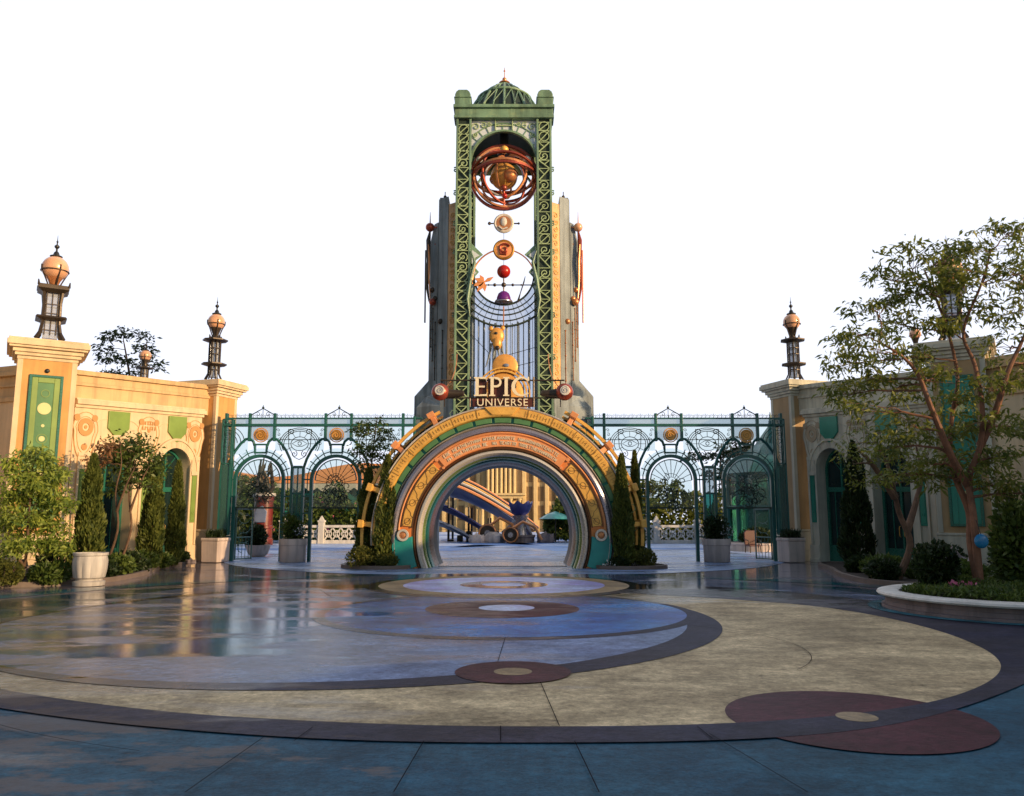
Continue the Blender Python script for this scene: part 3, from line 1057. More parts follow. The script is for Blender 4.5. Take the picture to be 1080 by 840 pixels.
def iron_screen(side, label):
    t = thing('iron_screen', label, 'gate screen', (X0 + side * 7.4, YS, 0), 0, 'iron gate screens either side of the portal')

    def fn(x, y, z):
        return (X0 + side * x, YS + y, z)
    B = lambda: MB(fn)
    f = B()
    # top beam and posts
    f.box(3.2, 10.94, -0.10, 0.10, 5.20, 5.30)
    f.box(3.2, 10.94, -0.07, 0.07, 5.50, 5.55)
    for x in (3.95, 5.98, 6.99, 8.99, 9.97):
        f.box(x - 0.05, x + 0.05, -0.08, 0.08, 4.62, 5.72)
    f.box(10.84, 10.94, -0.09, 0.09, 0, 5.72)
    for x in (3.5,):
        f.box(x - 0.05, x + 0.05, -0.08, 0.08, 0, 5.6)
    f.build('frame', M['teal'], t, world=True, bevel=0.01)
    cr = B()
    x = 3.3
    k = 0
    while x < 10.85:
        cr.tube([(x, 0, 5.55), (x, 0, 5.66 + 0.05 * (k % 2))], 0.012, 4)
        cr.tube([(a, b_, c) for a, b_, c in spiral(x + 0.07, 0, 5.62, 0.055, 0.9, 0, 1, 8)], 0.010, 4)
        x += 0.16
        k += 1
    for c in (6.48, 9.48):
        cr.tube([(c - 0.5, 0, 5.56), (c - 0.42, 0, 5.68), (c, 0, 5.92), (c + 0.42, 0, 5.68), (c + 0.5, 0, 5.56)], 0.022, 5)
        cr.tube([(c, 0, 5.56), (c, 0, 6.05)], 0.014, 4)
        cr.sphere((c, 0, 5.95), 0.05, 8, 6)
        for sg in (-1, 1):
            cr.tube(spiral(c + sg * 0.2, 0, 5.68, 0.1, 1.2, 0.5, sg, 12), 0.012, 4)
    cr.build('cresting', M['verd_dark'], t, world=True)
    for c in (6.53, 9.50):
        fan = B()
        fan.arc(c, 3.10, 0.88, 1.0, 0, 180, -0.08, 0.08, 36)
        fan.arc(c, 3.10, 0.78, 0.82, 0, 180, -0.03, 0.03, 36)
        for sg in (-1, 1):
            x0, x1 = sorted((c + sg * 0.88, c + sg * 1.0))
            fan.box(x0, x1, -0.08, 0.08, 0, 3.10)
            x0, x1 = sorted((c + sg * 1.22, c + sg * 1.31))
            fan.box(x0, x1, -0.09, 0.09, 0, 3.60)
            # the lobe: rises from the keystone, turns over and comes down to the outer post
            lobe = [(0.24, 4.42), (0.30, 4.60), (0.44, 4.72), (0.60, 4.70), (0.80, 4.52), (1.00, 4.24), (1.16, 3.92), (1.265, 3.58)]
            fan.tube([(c + sg * a, 0, b_) for a, b_ in lobe], 0.055, 6)
            mid = [(0.22, 4.22), (0.5, 4.13), (0.8, 3.9), (1.0, 3.62), (1.10, 3.30), (1.11, 2.6)]
            fan.tube([(c + sg * a, 0, b_) for a, b_ in mid], 0.022, 5)
            for k in range(5):
                fan.tube(spiral(c + sg * (1.11 - 0.012 * k), 0, 2.25 - 0.28 * k, 0.085, 1.1, k, sg * (-1) ** k, 10), 0.014, 4)
            for a in (78, 64, 50, 36, 22):
                ro = 1.0
                ri = 1.32 if a > 40 else 1.26
                fan.tube([(c + sg * ro * math.cos(R(a)), 0, 3.1 + ro * math.sin(R(a))), (c + sg * ri * math.cos(R(a)), 0, 3.1 + ri * math.sin(R(a)))], 0.02, 5)
            for z in (3.1, 2.45, 1.8, 0.9):
                x0, x1 = sorted((c + sg * 1.0, c + sg * 1.22))
                fan.box(x0, x1, -0.03, 0.03, z, z + 0.05)
        fan.box(c - 0.25, c + 0.25, -0.07, 0.07, 4.14, 4.20)
        fan.box(c - 0.25, c - 0.20, -0.07, 0.07, 4.20, 4.46)
        fan.box(c + 0.20, c + 0.25, -0.07, 0.07, 4.20, 4.46)
        fan.box(c - 0.25, c + 0.25, -0.07, 0.07, 4.46, 4.52)
        fan.build('arch_frame', M['teal'], t, world=True)
        g = B()
        g.disc(c + 0.02, 4.86, 0.22, -0.05, 0.05, 26)
        g.arc(c + 0.02, 4.86, 0.25, 0.29, 0, 360, -0.03, 0.03, 26)
        g.build('medallion', M['sun_gold'], t, world=True, label='round gold medallion above the arch')
        g = B()
        g.tube(spiral(c + 0.02, -0.06, 4.86, 0.16, 1.6, 0.4, 1, 18), 0.014, 4)
        g.arc(c + 0.02, 4.86, 0.18, 0.20, 0, 360, -0.065, -0.05, 22)
        g.build('engraving', M['gold_dark'], t, world=True)
        tr = B()
        rr = random.Random(int(c * 10) + side)
        zc = 2.75
        for a in range(0, 181, 18):                       # rays of the fanlight
            tr.tube([(c + 0.22 * math.cos(R(a)), 0, 3.0 + 0.22 * math.sin(R(a))), (c + 0.80 * math.cos(R(a)), 0, 3.1 + 0.78 * math.sin(R(a)))], 0.015, 4)
        for r_ in (0.22, 0.36):
            tr.tube([(c + r_ * math.cos(R(a)), 0, 3.0 + r_ * math.sin(R(a))) for a in range(0, 360, 20)], 0.011, 4, closed=True)
        for k in range(34):
            a = rr.uniform(0, 2 * PI)
            q = rr.uniform(0.15, 0.62)
            zc = rr.uniform(2.35, 2.85)
            tr.tube(spiral(c + q * math.cos(a), 0, zc + q * math.sin(a) * 0.9, rr.uniform(0.09, 0.2), rr.uniform(0.6, 1.1), rr.uniform(0, 6), rr.choice((-1, 1)), 12), 0.019, 4)
        for k in range(9):
            a0 = rr.uniform(200, 340)
            tr.tube([(c + 0.8 * math.cos(R(a0)) * (1 - j / 6) + rr.uniform(-.08, .08), 0, 2.9 + (0.85 * math.sin(R(a0))) * (1 - j / 6) + rr.uniform(-.05, .05)) for j in range(6)], 0.018, 4)
        tr.box(c - 0.88, c + 0.88, -0.03, 0.03, 2.0, 2.06)
        tr.build('tracery', M['verd_dark'], t, world=True)
    # pilasters between the bays
    for a, b_ in ((7.85, 8.18), (3.62, 5.21)):
        q = B()
        q.box(a + 0.002, b_ - 0.002, -0.06, 0.06, 3.56, 3.66)
        q.box(a + 0.002, b_ - 0.002, -0.05, 0.05, 2.55, 2.62)
        q.box(a + 0.002, b_ - 0.002, -0.05, 0.05, 0.0, 0.25)
        q.box((a + b_) / 2 - 0.02, (a + b_) / 2 + 0.02, -0.04, 0.04, 0.25, 3.56)
        q.build('pilaster_frame', M['teal'], t, world=True)
        q = B()
        q.box(a, b_, -0.008, 0.008, 2.62, 3.56)
        q.build('pane', M['paleglass'], t, world=True)
        q = B()
        q.box(a, b_, -0.01, 0.01, 0.25, 2.55)
        q.build('pane', M['tealglass'], t, world=True, label='teal tinted lower pane')
    # tracery of the wide top panels
    for c in (4.95, 7.99):
        q = B()
        for k in range(12):
            q.tube([(c + 0.34 * math.cos(R(30 * k)), 0, 4.52 + 0.27 * math.sin(R(30 * k))), (c + 0.62 * math.cos(R(30 * k)), 0, 4.52 + 0.5 * math.sin(R(30 * k)))], 0.012, 4) if k not in (8, 9, 10) else None
        for sg in (-1, 1):
            for k in range(4):
                q.tube(spiral(c + sg * (0.86 - 0.02 * k), 0, 5.05 - 0.17 * k, 0.075, 1.1, k, sg, 10), 0.014, 4)
        for r_ in (0.34, 0.62, 0.70, 0.78):
            a0, a1 = (0, 360) if r_ < 0.45 else (-28, 208)
            n = 30
            q.tube([(c + r_ * math.cos(R(a0 + (a1 - a0) * i / n)), 0, 4.52 + 0.80 * r_ * math.sin(R(a0 + (a1 - a0) * i / n))) for i in range(n + 1)], 0.018, 4)
        q.tube([(c - 0.95, 0, 4.68), (c + 0.95, 0, 4.68)], 0.018, 4)
        q.tube([(c - 0.3, 0, 4.52), (c - .1, 0, 4.64), (c + .1, 0, 4.64), (c + 0.3, 0, 4.52), (c + .1, 0, 4.42), (c - .1, 0, 4.42)], 0.018, 4, closed=True)
        q.tube([(c + 0.07 * math.cos(i), 0, 4.53 + 0.07 * math.sin(i)) for i in np.linspace(0, 6, 9)], 0.018, 4)
        for sg in (-1, 1):
            q.tube(spiral(c + sg * 0.34, 0, 4.98, 0.14, 1.2, 0, sg, 14), 0.018, 4)
            q.tube(spiral(c + sg * 0.2, 0, 4.12, 0.13, 1.3, 2, sg, 14), 0.018, 4)
            q.tube([(c + sg * 0.45, 0, 5.1), (c + sg * 0.42, 0, 4.4), (c + sg * 0.2, 0, 4.0), (c, 0, 3.9)], 0.018, 4)
        q.build('tracery', M['verd_dark'], t, world=True)
    q = B()
    for r_ in (0.36, 0.5, 0.64):
        q.tube([(10.80 - r_ * math.cos(R(a)), 0, 4.55 + r_ * math.sin(R(a))) for a in range(0, 91, 9)], 0.018, 4)
    q.build('tracery', M['verd_dark'], t, world=True)
    # glazing
    for a, b_, z0, z1, m in ((3.3, 10.84, 5.305, 5.495, 'paleglass'), (3.6, 5.93, 4.25, 5.195, 'clearglass'), (6.03, 6.94, 4.66, 5.195, 'paleglass'), (7.04, 8.94, 4.25, 5.195, 'clearglass'),
                             (9.02, 9.92, 4.66, 5.195, 'paleglass'), (10.02, 10.80, 4.1, 5.195, 'clearglass')):
        q = B()
        q.box(a, b_, 0.004, 0.014, z0, z1)
        q.build('pane', M[m], t, world=True)
    for c in (6.53, 9.50):
        q = B()
        q.arc(c, 3.10, 1.0, 1.24, 8, 172, 0.004, 0.012, 30)
        q.build('pane', M['clearglass'], t, world=True)
        q = B()
        q.prism([(c + 0.78 * math.cos(R(a)), 3.1 + 0.78 * math.sin(R(a))) for a in range(0, 181, 10)] + [(c - 0.87, 2.06), (c + 0.87, 2.06)], 0.004, 0.012)
        q.build('pane', M['clearglass'], t, world=True)
    # lattice box column beside the pillar
    q = B()
    for x in (10.54, 10.90):
        for y in (-0.34, -0.14):
            q.box(x - 0.03, x + 0.03, y - 0.03, y + 0.03, 1.02, 5.45)
    for z in (1.02, 3.7, 5.20, 5.42):
        q.box(10.54, 10.90, -0.37, -0.31, z, z + 0.05)
    q.box(10.54, 10.90, -0.30, -0.12, 1.0, 1.02)
    for k in range(5):
        q.tube(spiral(10.72, -0.34, 3.95 + 0.27 * k, 0.13, 1.3, k, (-1) ** k, 12), 0.013, 4)
    q.build('lattice_column', M['teal'], t, world=True)
    q = B()
    q.box(10.58, 10.86, -0.33, -0.32, 1.05, 3.68)
    q.build('pane', M['tealglass'], t, world=True)
    # the leaf of the outer gate standing open, seen through its bay
    c = 9.5
    lf = B()
    a = R(62)
    hx, hy = c + 0.86, 0.06

    def leaf_pt(w, z):
        return (hx - w * math.cos(a), hy + w * math.sin(a), z)
    for w in (0.03, 0.86):
        lf.tube([leaf_pt(w, 0.05), leaf_pt(w, 2.0 if w > 0.5 else 2.0)], 0.03, 5)
    for z in (0.08, 0.9, 1.98):
        lf.tube([leaf_pt(0.03, z), leaf_pt(0.86, z)], 0.025, 5)
    for k in range(4):
        lf.tube([leaf_pt(0.44 + 0.3 * math.cos(q_ * 0.5 + k), 0.5 + 0.42 * k * 0.9 + 0.2 * math.sin(q_ * 0.5 + k)) for q_ in range(10)], 0.012, 4)
    for w in (0.2, 0.37, 0.54, 0.71):
        lf.tube([leaf_pt(w, 0.08), leaf_pt(w, 0.9)], 0.012, 4)
    lf.build('gate_leaf', M['teal'], t, world=True)
    return t


iron_screen(-1, 'glazed teal iron screen with two arched gateways left of the portal, beside the sunlit pillar')
iron_screen(1, 'glazed teal iron screen with two arched gateways right of the portal, beside the shaded pillar')

# ================================================================== the portal
PY, PZ = 27.1, 1.05
portal = thing('portal_arch', 'round ringed gold and orange portal arch with inscribed band at the foot of the tower', 'portal', (X0, PY, 0))


def pring(name, prof, m, a0=-17.5, a1=197.5, seg=72, smooth=True, bevel=0, label=None, a_clip=True):
    """closed (radius, depth) section swept round the portal; trimmed at the ground"""
    b = MB()
    n = len(prof)
    vs, fs = [], []
    for i in range(seg + 1):
        t_ = i / seg
        for r_, y in prof:
            lo = -math.degrees(math.asin(min(1, (PZ - 0.0) / r_)))
            s0 = max(a0, lo)
            s1 = min(a1, 180 - lo)
            a = R(s0 + (s1 - s0) * t_)
            vs.append((r_ * math.cos(a), y, PZ + r_ * math.sin(a)))
    for i in range(seg):
        for k in range(n):
            l = (k + 1) % n
            fs.append((i * n + k, i * n + l, (i + 1) * n + l, (i + 1) * n + k))
    fs += [tuple(range(n - 1, -1, -1)), tuple(range(seg * n, seg * n + n))]
    b.add(vs, fs)
    return b.build(name, m, portal, smooth=smooth, bevel=bevel, label=label)


FULL = dict(a0=-60, a1=240)
pring('rear_ring', [(2.47, 2.9), (2.56, 2.3), (2.9, 2.3), (2.9, 3.5), (2.47, 3.5)], M['black'], **FULL)
pring('inner_ring', [(2.50, 1.5), (2.58, 1.2), (2.78, 1.2), (2.78, 2.29), (2.49, 2.29)], M['ringbrown'], **FULL)
pring('inner_ring', [(2.56, 0.75), (2.60, 0.66), (2.66, 0.62), (2.74, 0.66), (2.78, 1.19), (2.54, 1.19)], M['ringteal'], **FULL)
pring('inner_ring', [(2.61, 0.42), (2.65, 0.30), (2.71, 0.26), (2.78, 0.3), (2.80, 0.61), (2.60, 0.61)], M['ringgreen'], **FULL)
pring('inner_ring', [(2.68, 0.16), (2.71, 0.05), (2.77, -0.02), (2.84, 0.0), (2.88, 0.10), (2.88, 0.25), (2.67, 0.25)], M['ringwhite'], **FULL)
pring('inner_ring', [(2.885, 0.02), (2.92, -0.03), (2.96, 0.0), (2.96, 0.2), (2.885, 0.2)], M['ringbrown'], **FULL)
pring('orange_band', [(2.965, 0.03), (3.40, 0.03), (3.40, 0.6), (2.965, 0.6)], M['orange'], **FULL)
pring('orange_moulding', [(3.40, -0.01), (3.44, -0.04), (3.48, 0.0), (3.48, 0.5), (3.40, 0.5)], M['orange_light'], **FULL)
pring('grey_ring', [(3.484, 0.05), (3.51, -0.03), (3.58, -0.06), (3.66, -0.02), (3.70, 0.08), (3.70, 0.6), (3.484, 0.6)], M['ringgrey'], **FULL)
pring('grey_ring', [(3.703, 0.12), (3.74, 0.06), (3.775, 0.12), (3.775, 0.6), (3.703, 0.6)], M['ringwhite'], **FULL)
pring('backing', [(3.0, 0.62), (4.2, 0.62), (4.2, 3.2), (3.0, 3.2)], M['verd_dark'], smooth=True, **FULL)
pring('gold_ring', [(3.98, 0.06), (4.02, 0.0), (4.28, 0.0), (4.32, 0.06), (4.32, 0.75), (3.98, 0.75)], M['gold'], a0=-4, a1=184)
pring('gold_edge', [(4.322, 0.04), (4.36, 0.02), (4.38, 0.06), (4.38, 0.7), (4.322, 0.7)], M['ringwhite'], a0=-4, a1=184)
# green glass segments in the gold ring
pring('green_band', [(3.78, 0.18), (3.978, 0.18), (3.978, 0.6), (3.78, 0.6)], M['ringteal'], a0=-4, a1=184)
for k in range(17):
    a = 8 + k * 9.7
    b = MB()
    b.arc(0, PZ, 3.80, 3.965, a, a + 8.3, 0.07, 0.17, 8)
    b.build('green_segment', M['panel'], portal, bevel=0.01)
# engraved marks round the gold ring
b = MB()
for k in range(120):
    a = R(4 + k * 172 / 119)
    r0, r1 = (4.09, 4.21) if k % 4 else (4.06, 4.25)
    if 80 < math.degrees(a) < 100:
        continue
    b.tube([(r0 * math.cos(a), -0.004, PZ + r0 * math.sin(a)), (r1 * math.cos(a), -0.004, PZ + r1 * math.sin(a))], 0.011, 4)
    if k % 3 == 0:
        a2 = a + R(0.8)
        b.tube([(4.19 * math.cos(a), -0.004, PZ + 4.19 * math.sin(a)), (4.15 * math.cos(a2), -0.004, PZ + 4.15 * math.sin(a2))], 0.011, 4)
b.build('engraving', M['gold_dark'], portal)
b = MB()
for k in range(15):
    a = 6 + k * 12
    b.arc(0, PZ, 4.0, 4.30, a - 0.18, a + 0.18, -0.012, 0.02, 1)
b.build('ring_seams', M['gold_dark'], portal)
# keystone plate under the sign
b = MB()
b.prism([(-0.62, PZ + 4.32), (0.62, PZ + 4.32), (0.34, PZ + 4.05), (-0.34, PZ + 4.05)], -0.05, 0.4)
b.build('keystone', M['gold'], portal, bevel=0.015)
# inscription banner, with swept ends, and two lines of worn relief lettering
b = MB()
b.arc(0, PZ, 2.98, 3.385, 50, 130, -0.03, 0.04, 40)
for sg in (-1, 1):
    for q, r_ in ((3.36, 0.07), (3.0, 0.05)):
        a = R(90 + sg * 41)
        b.disc(q * math.cos(a), PZ + q * math.sin(a), r_, -0.035, 0.04, 14)
b.build('inscription_banner', M['orange_light'], portal, bevel=0.008)
lt = MB()
rl = random.Random(4)
for row, (rm, n, spn) in enumerate(((3.275, 46, 37.0), (3.10, 48, 36.0))):
    k = 0
    while k < n:
        if rl.random() < 0.10:
            k += 1
            continue
        a = R(90 + spn - 2 * spn * (k + 0.5) / n)
        ca, sa = math.cos(a), math.sin(a)

        def P2(x, z):
            return (rm * ca + x * sa + z * ca, -0.043, PZ + rm * sa - x * ca + z * sa)
        w, h = 0.030, 0.052
        kind = rl.randrange(6)
        seglist = {0: [(-w, -h, -w, h), (-w, h, w, h), (-w, 0, w * .6, 0), (-w, -h, w, -h)], 1: [(0, -h, 0, h), (-w, h, w, h)], 2: [(-w, -h, -w, h), (w, -h, w, h), (-w, 0, w, 0)],
                   3: [(-w, -h, -w, h), (-w, h, w, h * .8), (w, h * .8, w, 0), (w, 0, -w, 0), (-w * .2, 0, w, -h)], 4: [(-w, -h, 0, h), (0, h, w, -h), (-w * .5, -.1 * h, w * .5, -.1 * h)],
                   5: [(-w, -h, -w, h), (w, -h, w, h), (-w, h, w, -h)]}[kind]
        for x0, z0, x1, z1 in seglist:
            lt.tube([P2(x0, z0), P2(x1, z1)], 0.013, 4)
        k += 1
lt.build('inscription', M['letter'], portal)
# amber panels with leaded lines left and right of the banner
for sg in (-1, 1):
    b = MB()
    lo, hi = (6, 46) if sg > 0 else (134, 174)
    b.arc(0, PZ, 3.02, 3.34, lo, hi, -0.025, 0.035, 22)
    p_ = b.build('amber_panel', M['gold'], portal, bevel=0.01)
    b = MB()
    b.arc(0, PZ, 3.34, 3.37, lo - 0.6, hi + 0.6, -0.04, 0.03, 22)
    b.arc(0, PZ, 2.99, 3.02, lo - 0.6, hi + 0.6, -0.04, 0.03, 22)
    rr = random.Random(9)
    for k in range(7):
        a0, a1 = R(lo + 5.7 * k), R(lo + 5.7 * (k + 1))
        q0, q1 = (3.03, 3.33) if k % 2 else (3.33, 3.03)
        if sg < 0:
            a0, a1 = PI - a0 + R(0), PI - a1
            a0, a1 = R(180) - (R(180) - a0), R(180) - (R(180) - a1)
            a0, a1 = R(180 - (6 + 5.7 * k)), R(180 - (6 + 5.7 * (k + 1)))
        n = 6
        b.tube([((q0 + (q1 - q0) * j / n + 0.03 * math.sin(j * 1.6)) * math.cos(a0 + (a1 - a0) * j / n), -0.028, PZ + (q0 + (q1 - q0) * j / n + 0.03 * math.sin(j * 1.6)) * math.sin(a0 + (a1 - a0) * j / n)) for j in range(n + 1)], 0.010, 4)
        if k % 2 == 0:
            am = (a0 + a1) / 2
            b.tube([((3.18 + 0.1 * math.cos(j * 0.63)) * math.cos(am + 0.035 * math.sin(j * 0.63)), -0.028, PZ + (3.18 + 0.1 * math.cos(j * 0.63)) * math.sin(am + 0.035 * math.sin(j * 0.63))) for j in range(10)], 0.009, 4, closed=True)
    b.build('leading', M['ringbrown'], p_)
    # teal foot and its porthole
    b = MB()
    aa = [0, -4, -8, -12, -16, -19.2]
    pts = [(sg * 2.97 * math.cos(R(a)), PZ + 2.97 * math.sin(R(a))) for a in aa]
    outer = [(sg * 3.66 * math.cos(R(a)), PZ + 3.66 * math.sin(R(a))) for a in (-16.6, -13, -9, -5)]
    b.prism(pts + [(sg * 2.99, 0.0)] + outer + [(sg * 3.52, PZ + 0.05), (sg * 3.3, PZ - 0.1)], -0.055, 0.05)
    f_ = b.build('foot', M['teal_bright'], portal, bevel=0.015)
    b = MB()
    px = sg * 3.28
    b.arc(px, PZ + 0.04, 0.12, 0.20, 0, 360, -0.11, -0.05, 26)
    o_ = b.build('porthole', M['ringwhite'], portal, bevel=0.01)
    b = MB()
    b.sphere((px, -0.06, PZ + 0.04), 0.12, 16, 8, (1, 0.35, 1))
    b.build('lens', M['copper'], o_, smooth=True)
# outer rail with brackets standing off the gold ring
for nm, r0, r1, y0, y1 in (('outer_rail', 4.66, 4.76, 0.30, 0.46), ('outer_rail', 4.62, 4.70, 1.25, 1.4)):
    for a0, a1 in ((-4, 63), (117, 184)):
        b = MB()
        b.arc(0, PZ, r0, r1, a0, a1, y0, y1, 40)
        b.build(nm, M['gold'], portal)
for a in (5, 20, 40, 59, 121, 140, 160, 175):
    b = MB()
    ca, sa = math.cos(R(a)), math.sin(R(a))

    def Q(r_, tt, y):
        return (r_ * ca - tt * sa, y, PZ + r_ * sa + tt * ca)
    vs = []
    for r_, tw, ya, yb in ((4.28, 0.10, 0.04, 1.2), (4.62, 0.07, 0.16, 1.3), (4.66, 0.13, 0.08, 1.5), (4.84, 0.13, 0.08, 1.5)):
        vs += [Q(r_, -tw, ya), Q(r_, tw, ya), Q(r_, tw, yb), Q(r_, -tw, yb)]
    fs = []
    for k in range(3):
        for j in range(4):
            fs.append((4 * k + j, 4 * k + (j + 1) % 4, 4 * k + 4 + (j + 1) % 4, 4 * k + 4 + j))
    fs += [(3, 2, 1, 0), (12, 13, 14, 15)]
    b.add(vs, fs)
    b.build('bracket', M['orange_light'] if 30 < a < 150 else M['gold'], portal, bevel=0.015)
for sg in (-1, 1):                                       # scrollwork filling the gap behind the rail
    b = MB()
    for k in range(9):
        a = R(90 + sg * (22 + 8 * k))
        b.tube([(4.5 * math.cos(a) + 0.15 * math.cos(j), 0.7, PZ + 4.5 * math.sin(a) + 0.15 * math.sin(j)) for j in range(7)], 0.015, 4, closed=True)
    b.build('scrollwork', M['verd'], portal)
for a0, a1 in ((-4, 62), (118, 184)):
    b = MB()
    b.arc(0, PZ, 4.2, 4.66, a0, a1, 1.5, 1.6, 40)
    b.build('rear_plate', M['verd_dark'], portal)
# threshold steps inside the portal
b = MB()
b.box(-2.2, 2.2, 1.0, 3.4, 0.008, 0.03)
b.build('threshold', M['ringgrey'], portal, bevel=0.005)

# ================================================================== sign on the portal
sign = thing('entrance_sign', 'cream lettered entrance sign on iron rails with two round lamps above the portal', 'sign', (X0, 27.45, 5.44))


def serif(b, x, w, z0, z1, d, th=0.10, kind='I'):
    h = z1 - z0
    s = 0.045
    if kind in 'EPI':
        xs = x + (0.05 if kind != 'I' else w / 2 - th / 2)
        b.box(xs, xs + th, -d, d, z0 + s, z1 - s)
        b.box(xs - 0.05, xs + th + 0.05, -d, d, z0, z0 + s - 0.001)
        b.box(xs - 0.05, xs + th + 0.05, -d, d, z1 - s + 0.001, z1)
    if kind == 'E':
        xs = x + 0.05 + th
        for z, ww in ((z0, w - 0.17), (z0 + h * 0.5 - 0.03, w - 0.25), (z1 - 0.06, w - 0.19)):
            b.box(xs + 0.051, xs + ww, -d + 0.002, d - 0.002, z, z + 0.06)
        b.box(xs + 0.002, xs + 0.05, -d + 0.002, d - 0.002, z0 + h * 0.5 - 0.03, z0 + h * 0.5 + 0.03)
        b.prism([(x + w - 0.06, z0 + 0.001), (x + w, z0 + 0.16), (x + w - 0.02, z0 + 0.001)], -d + 0.004, d - 0.004)
        b.prism([(x + w - 0.08, z1 - 0.001), (x + w - 0.03, z1 - 0.15), (x + w - 0.03, z1 - 0.001)], -d + 0.004, d - 0.004)
    if kind == 'P':
        r = h * 0.27
        b.arc(x + 0.05 + th + 0.09, z1 - r, r - 0.075, r, -90, 90, -d + 0.003, d - 0.003, 14)
        b.box(x + 0.05 + th + 0.051, x + 0.05 + th + 0.09, -d + 0.003, d - 0.003, z1 - 0.07, z1 - 0.002)
        b.box(x + 0.05 + th + 0.002, x + 0.05 + th + 0.09, -d + 0.003, d - 0.003, z1 - 2 * r, z1 - 2 * r + 0.07)
    if kind == 'C':
        r = h / 2 + 0.01
        vs, fs = [], []
        n = 26
        for i in range(n + 1):
            a = R(42 + 276 * i / n)
            tk = 0.055 + 0.07 * max(0, -math.cos(a))
            for rr_, y in ((r, -d), (r, d), (r - tk, d), (r - tk, -d)):
                vs.append((x + r + rr_ * math.cos(a), y, z0 + r - 0.01 + rr_ * math.sin(a)))
        for i in range(n):
            for k in range(4):
                fs.append((4 * i + k, 4 * i + (k + 1) % 4, 4 * i + 4 + (k + 1) % 4, 4 * i + 4 + k))
        fs += [(3, 2, 1, 0), (4 * n, 4 * n + 1, 4 * n + 2, 4 * n + 3)]
        b.add(vs, fs)
        xr = x + r + r * math.cos(R(42))
        b.box(xr - 0.03, xr + 0.02, -d + 0.003, d - 0.003, z0 + r + 0.19, z0 + r + 0.33)


zt, zb = 1.02, 0.36
x = -0.98
for ch, w, gap in (('E', 0.46, 0.06), ('P', 0.46, 0.0), ('I', 0.26, 0.05), ('C', 0.62, 0)):
    b = MB()
    serif(b, x, w, zb, zt, 0.05, 0.11, ch)
    b.build('letter', M['letter'], sign)
    x += w + gap
text_mesh('lettering', 'UNIVERSE', 0.36, M['letter'], sign, (0, -0.04, 0.02), 0.05, 1.12, 1.02)
b = MB()
b.box(-0.94, -0.55, 0.12, 0.16, 0.34, 1.0)
b.box(-0.50, 0.30, 0.12, 0.16, 0.34, 0.98)
b.box(-1.05, 1.05, 0.10, 0.14, 0.0, 0.29)
b.build('backing_board', M['maroon'], sign)
b = MB()
for z in (0.315, 0.93):
    b.tube([(-2.15, 0.1, z), (2.15, 0.1, z)], 0.028, 6)
b.tube([(-2.0, 0.1, 0.0), (-2.0, 0.1, 0.95)], 0.02, 5)
b.tube([(2.0, 0.1, 0.0), (2.0, 0.1, 0.95)], 0.02, 5)
for xx in (-1.12, 1.08):
    b.tube([(xx, 0.1, 0.0), (xx, 0.1, 1.05)], 0.03, 6)
b.build('rails', M['bronze'], sign)
for sg in (-1, 1):
    b = MB()
    b.sphere((sg * 2.14, -0.05, 0.50), 0.30, 22, 14, (1, 0.8, 1))
    l_ = b.build('lamp_body', M['copper_red'], sign, smooth=True)
    b = MB()
    b.lathe([(0.19, 0.0), (0.14, 0.3), (0.11, 0.62), (0.05, 0.66)], (0, 0, 0), 14, 'x')
    n_l = 14 * 4
    for i in range(len(b.v) - n_l, len(b.v)):
        xx, yy, zz = b.v[i]
        b.v[i] = (sg * (1.98 - xx), yy + 0.05, zz + 0.46)
    b.build('lamp_arm', M['bronze'], sign, smooth=True)
    b = MB()
    b.disc(sg * 2.14, 0.52, 0.17, -0.31, -0.20, 24)
    b.build('lens', M['white'], l_, bevel=0.02)
    b = MB()
    b.tube(spiral(sg * 2.14, -0.315, 0.52, 0.13, 1.7, 1.0, sg, 20), 0.014, 4)
    b.build('swirl', M['ringgrey'], l_)
    b = MB()
    b.tube([(sg * (2.10 - 0.5 * math.sin(R(q))), 0.3, 0.7 + 1.2 * (1 - math.cos(R(q)))) for q in range(0, 91, 10)], 0.016, 6)
    b.build('stay', M['copper'], sign)
# ================================================================== clock-work tower
TY = 31.0
tower = thing('clockwork_tower', 'tall green lattice tower with open top, domed crown and pale concrete buttresses behind the portal', 'tower', (X0, TY, 0))
HW, CW = 1.95, 0.62                          # half width, width of a corner column
ZB, ZT = 5.0, 17.84
DEP = 3.9


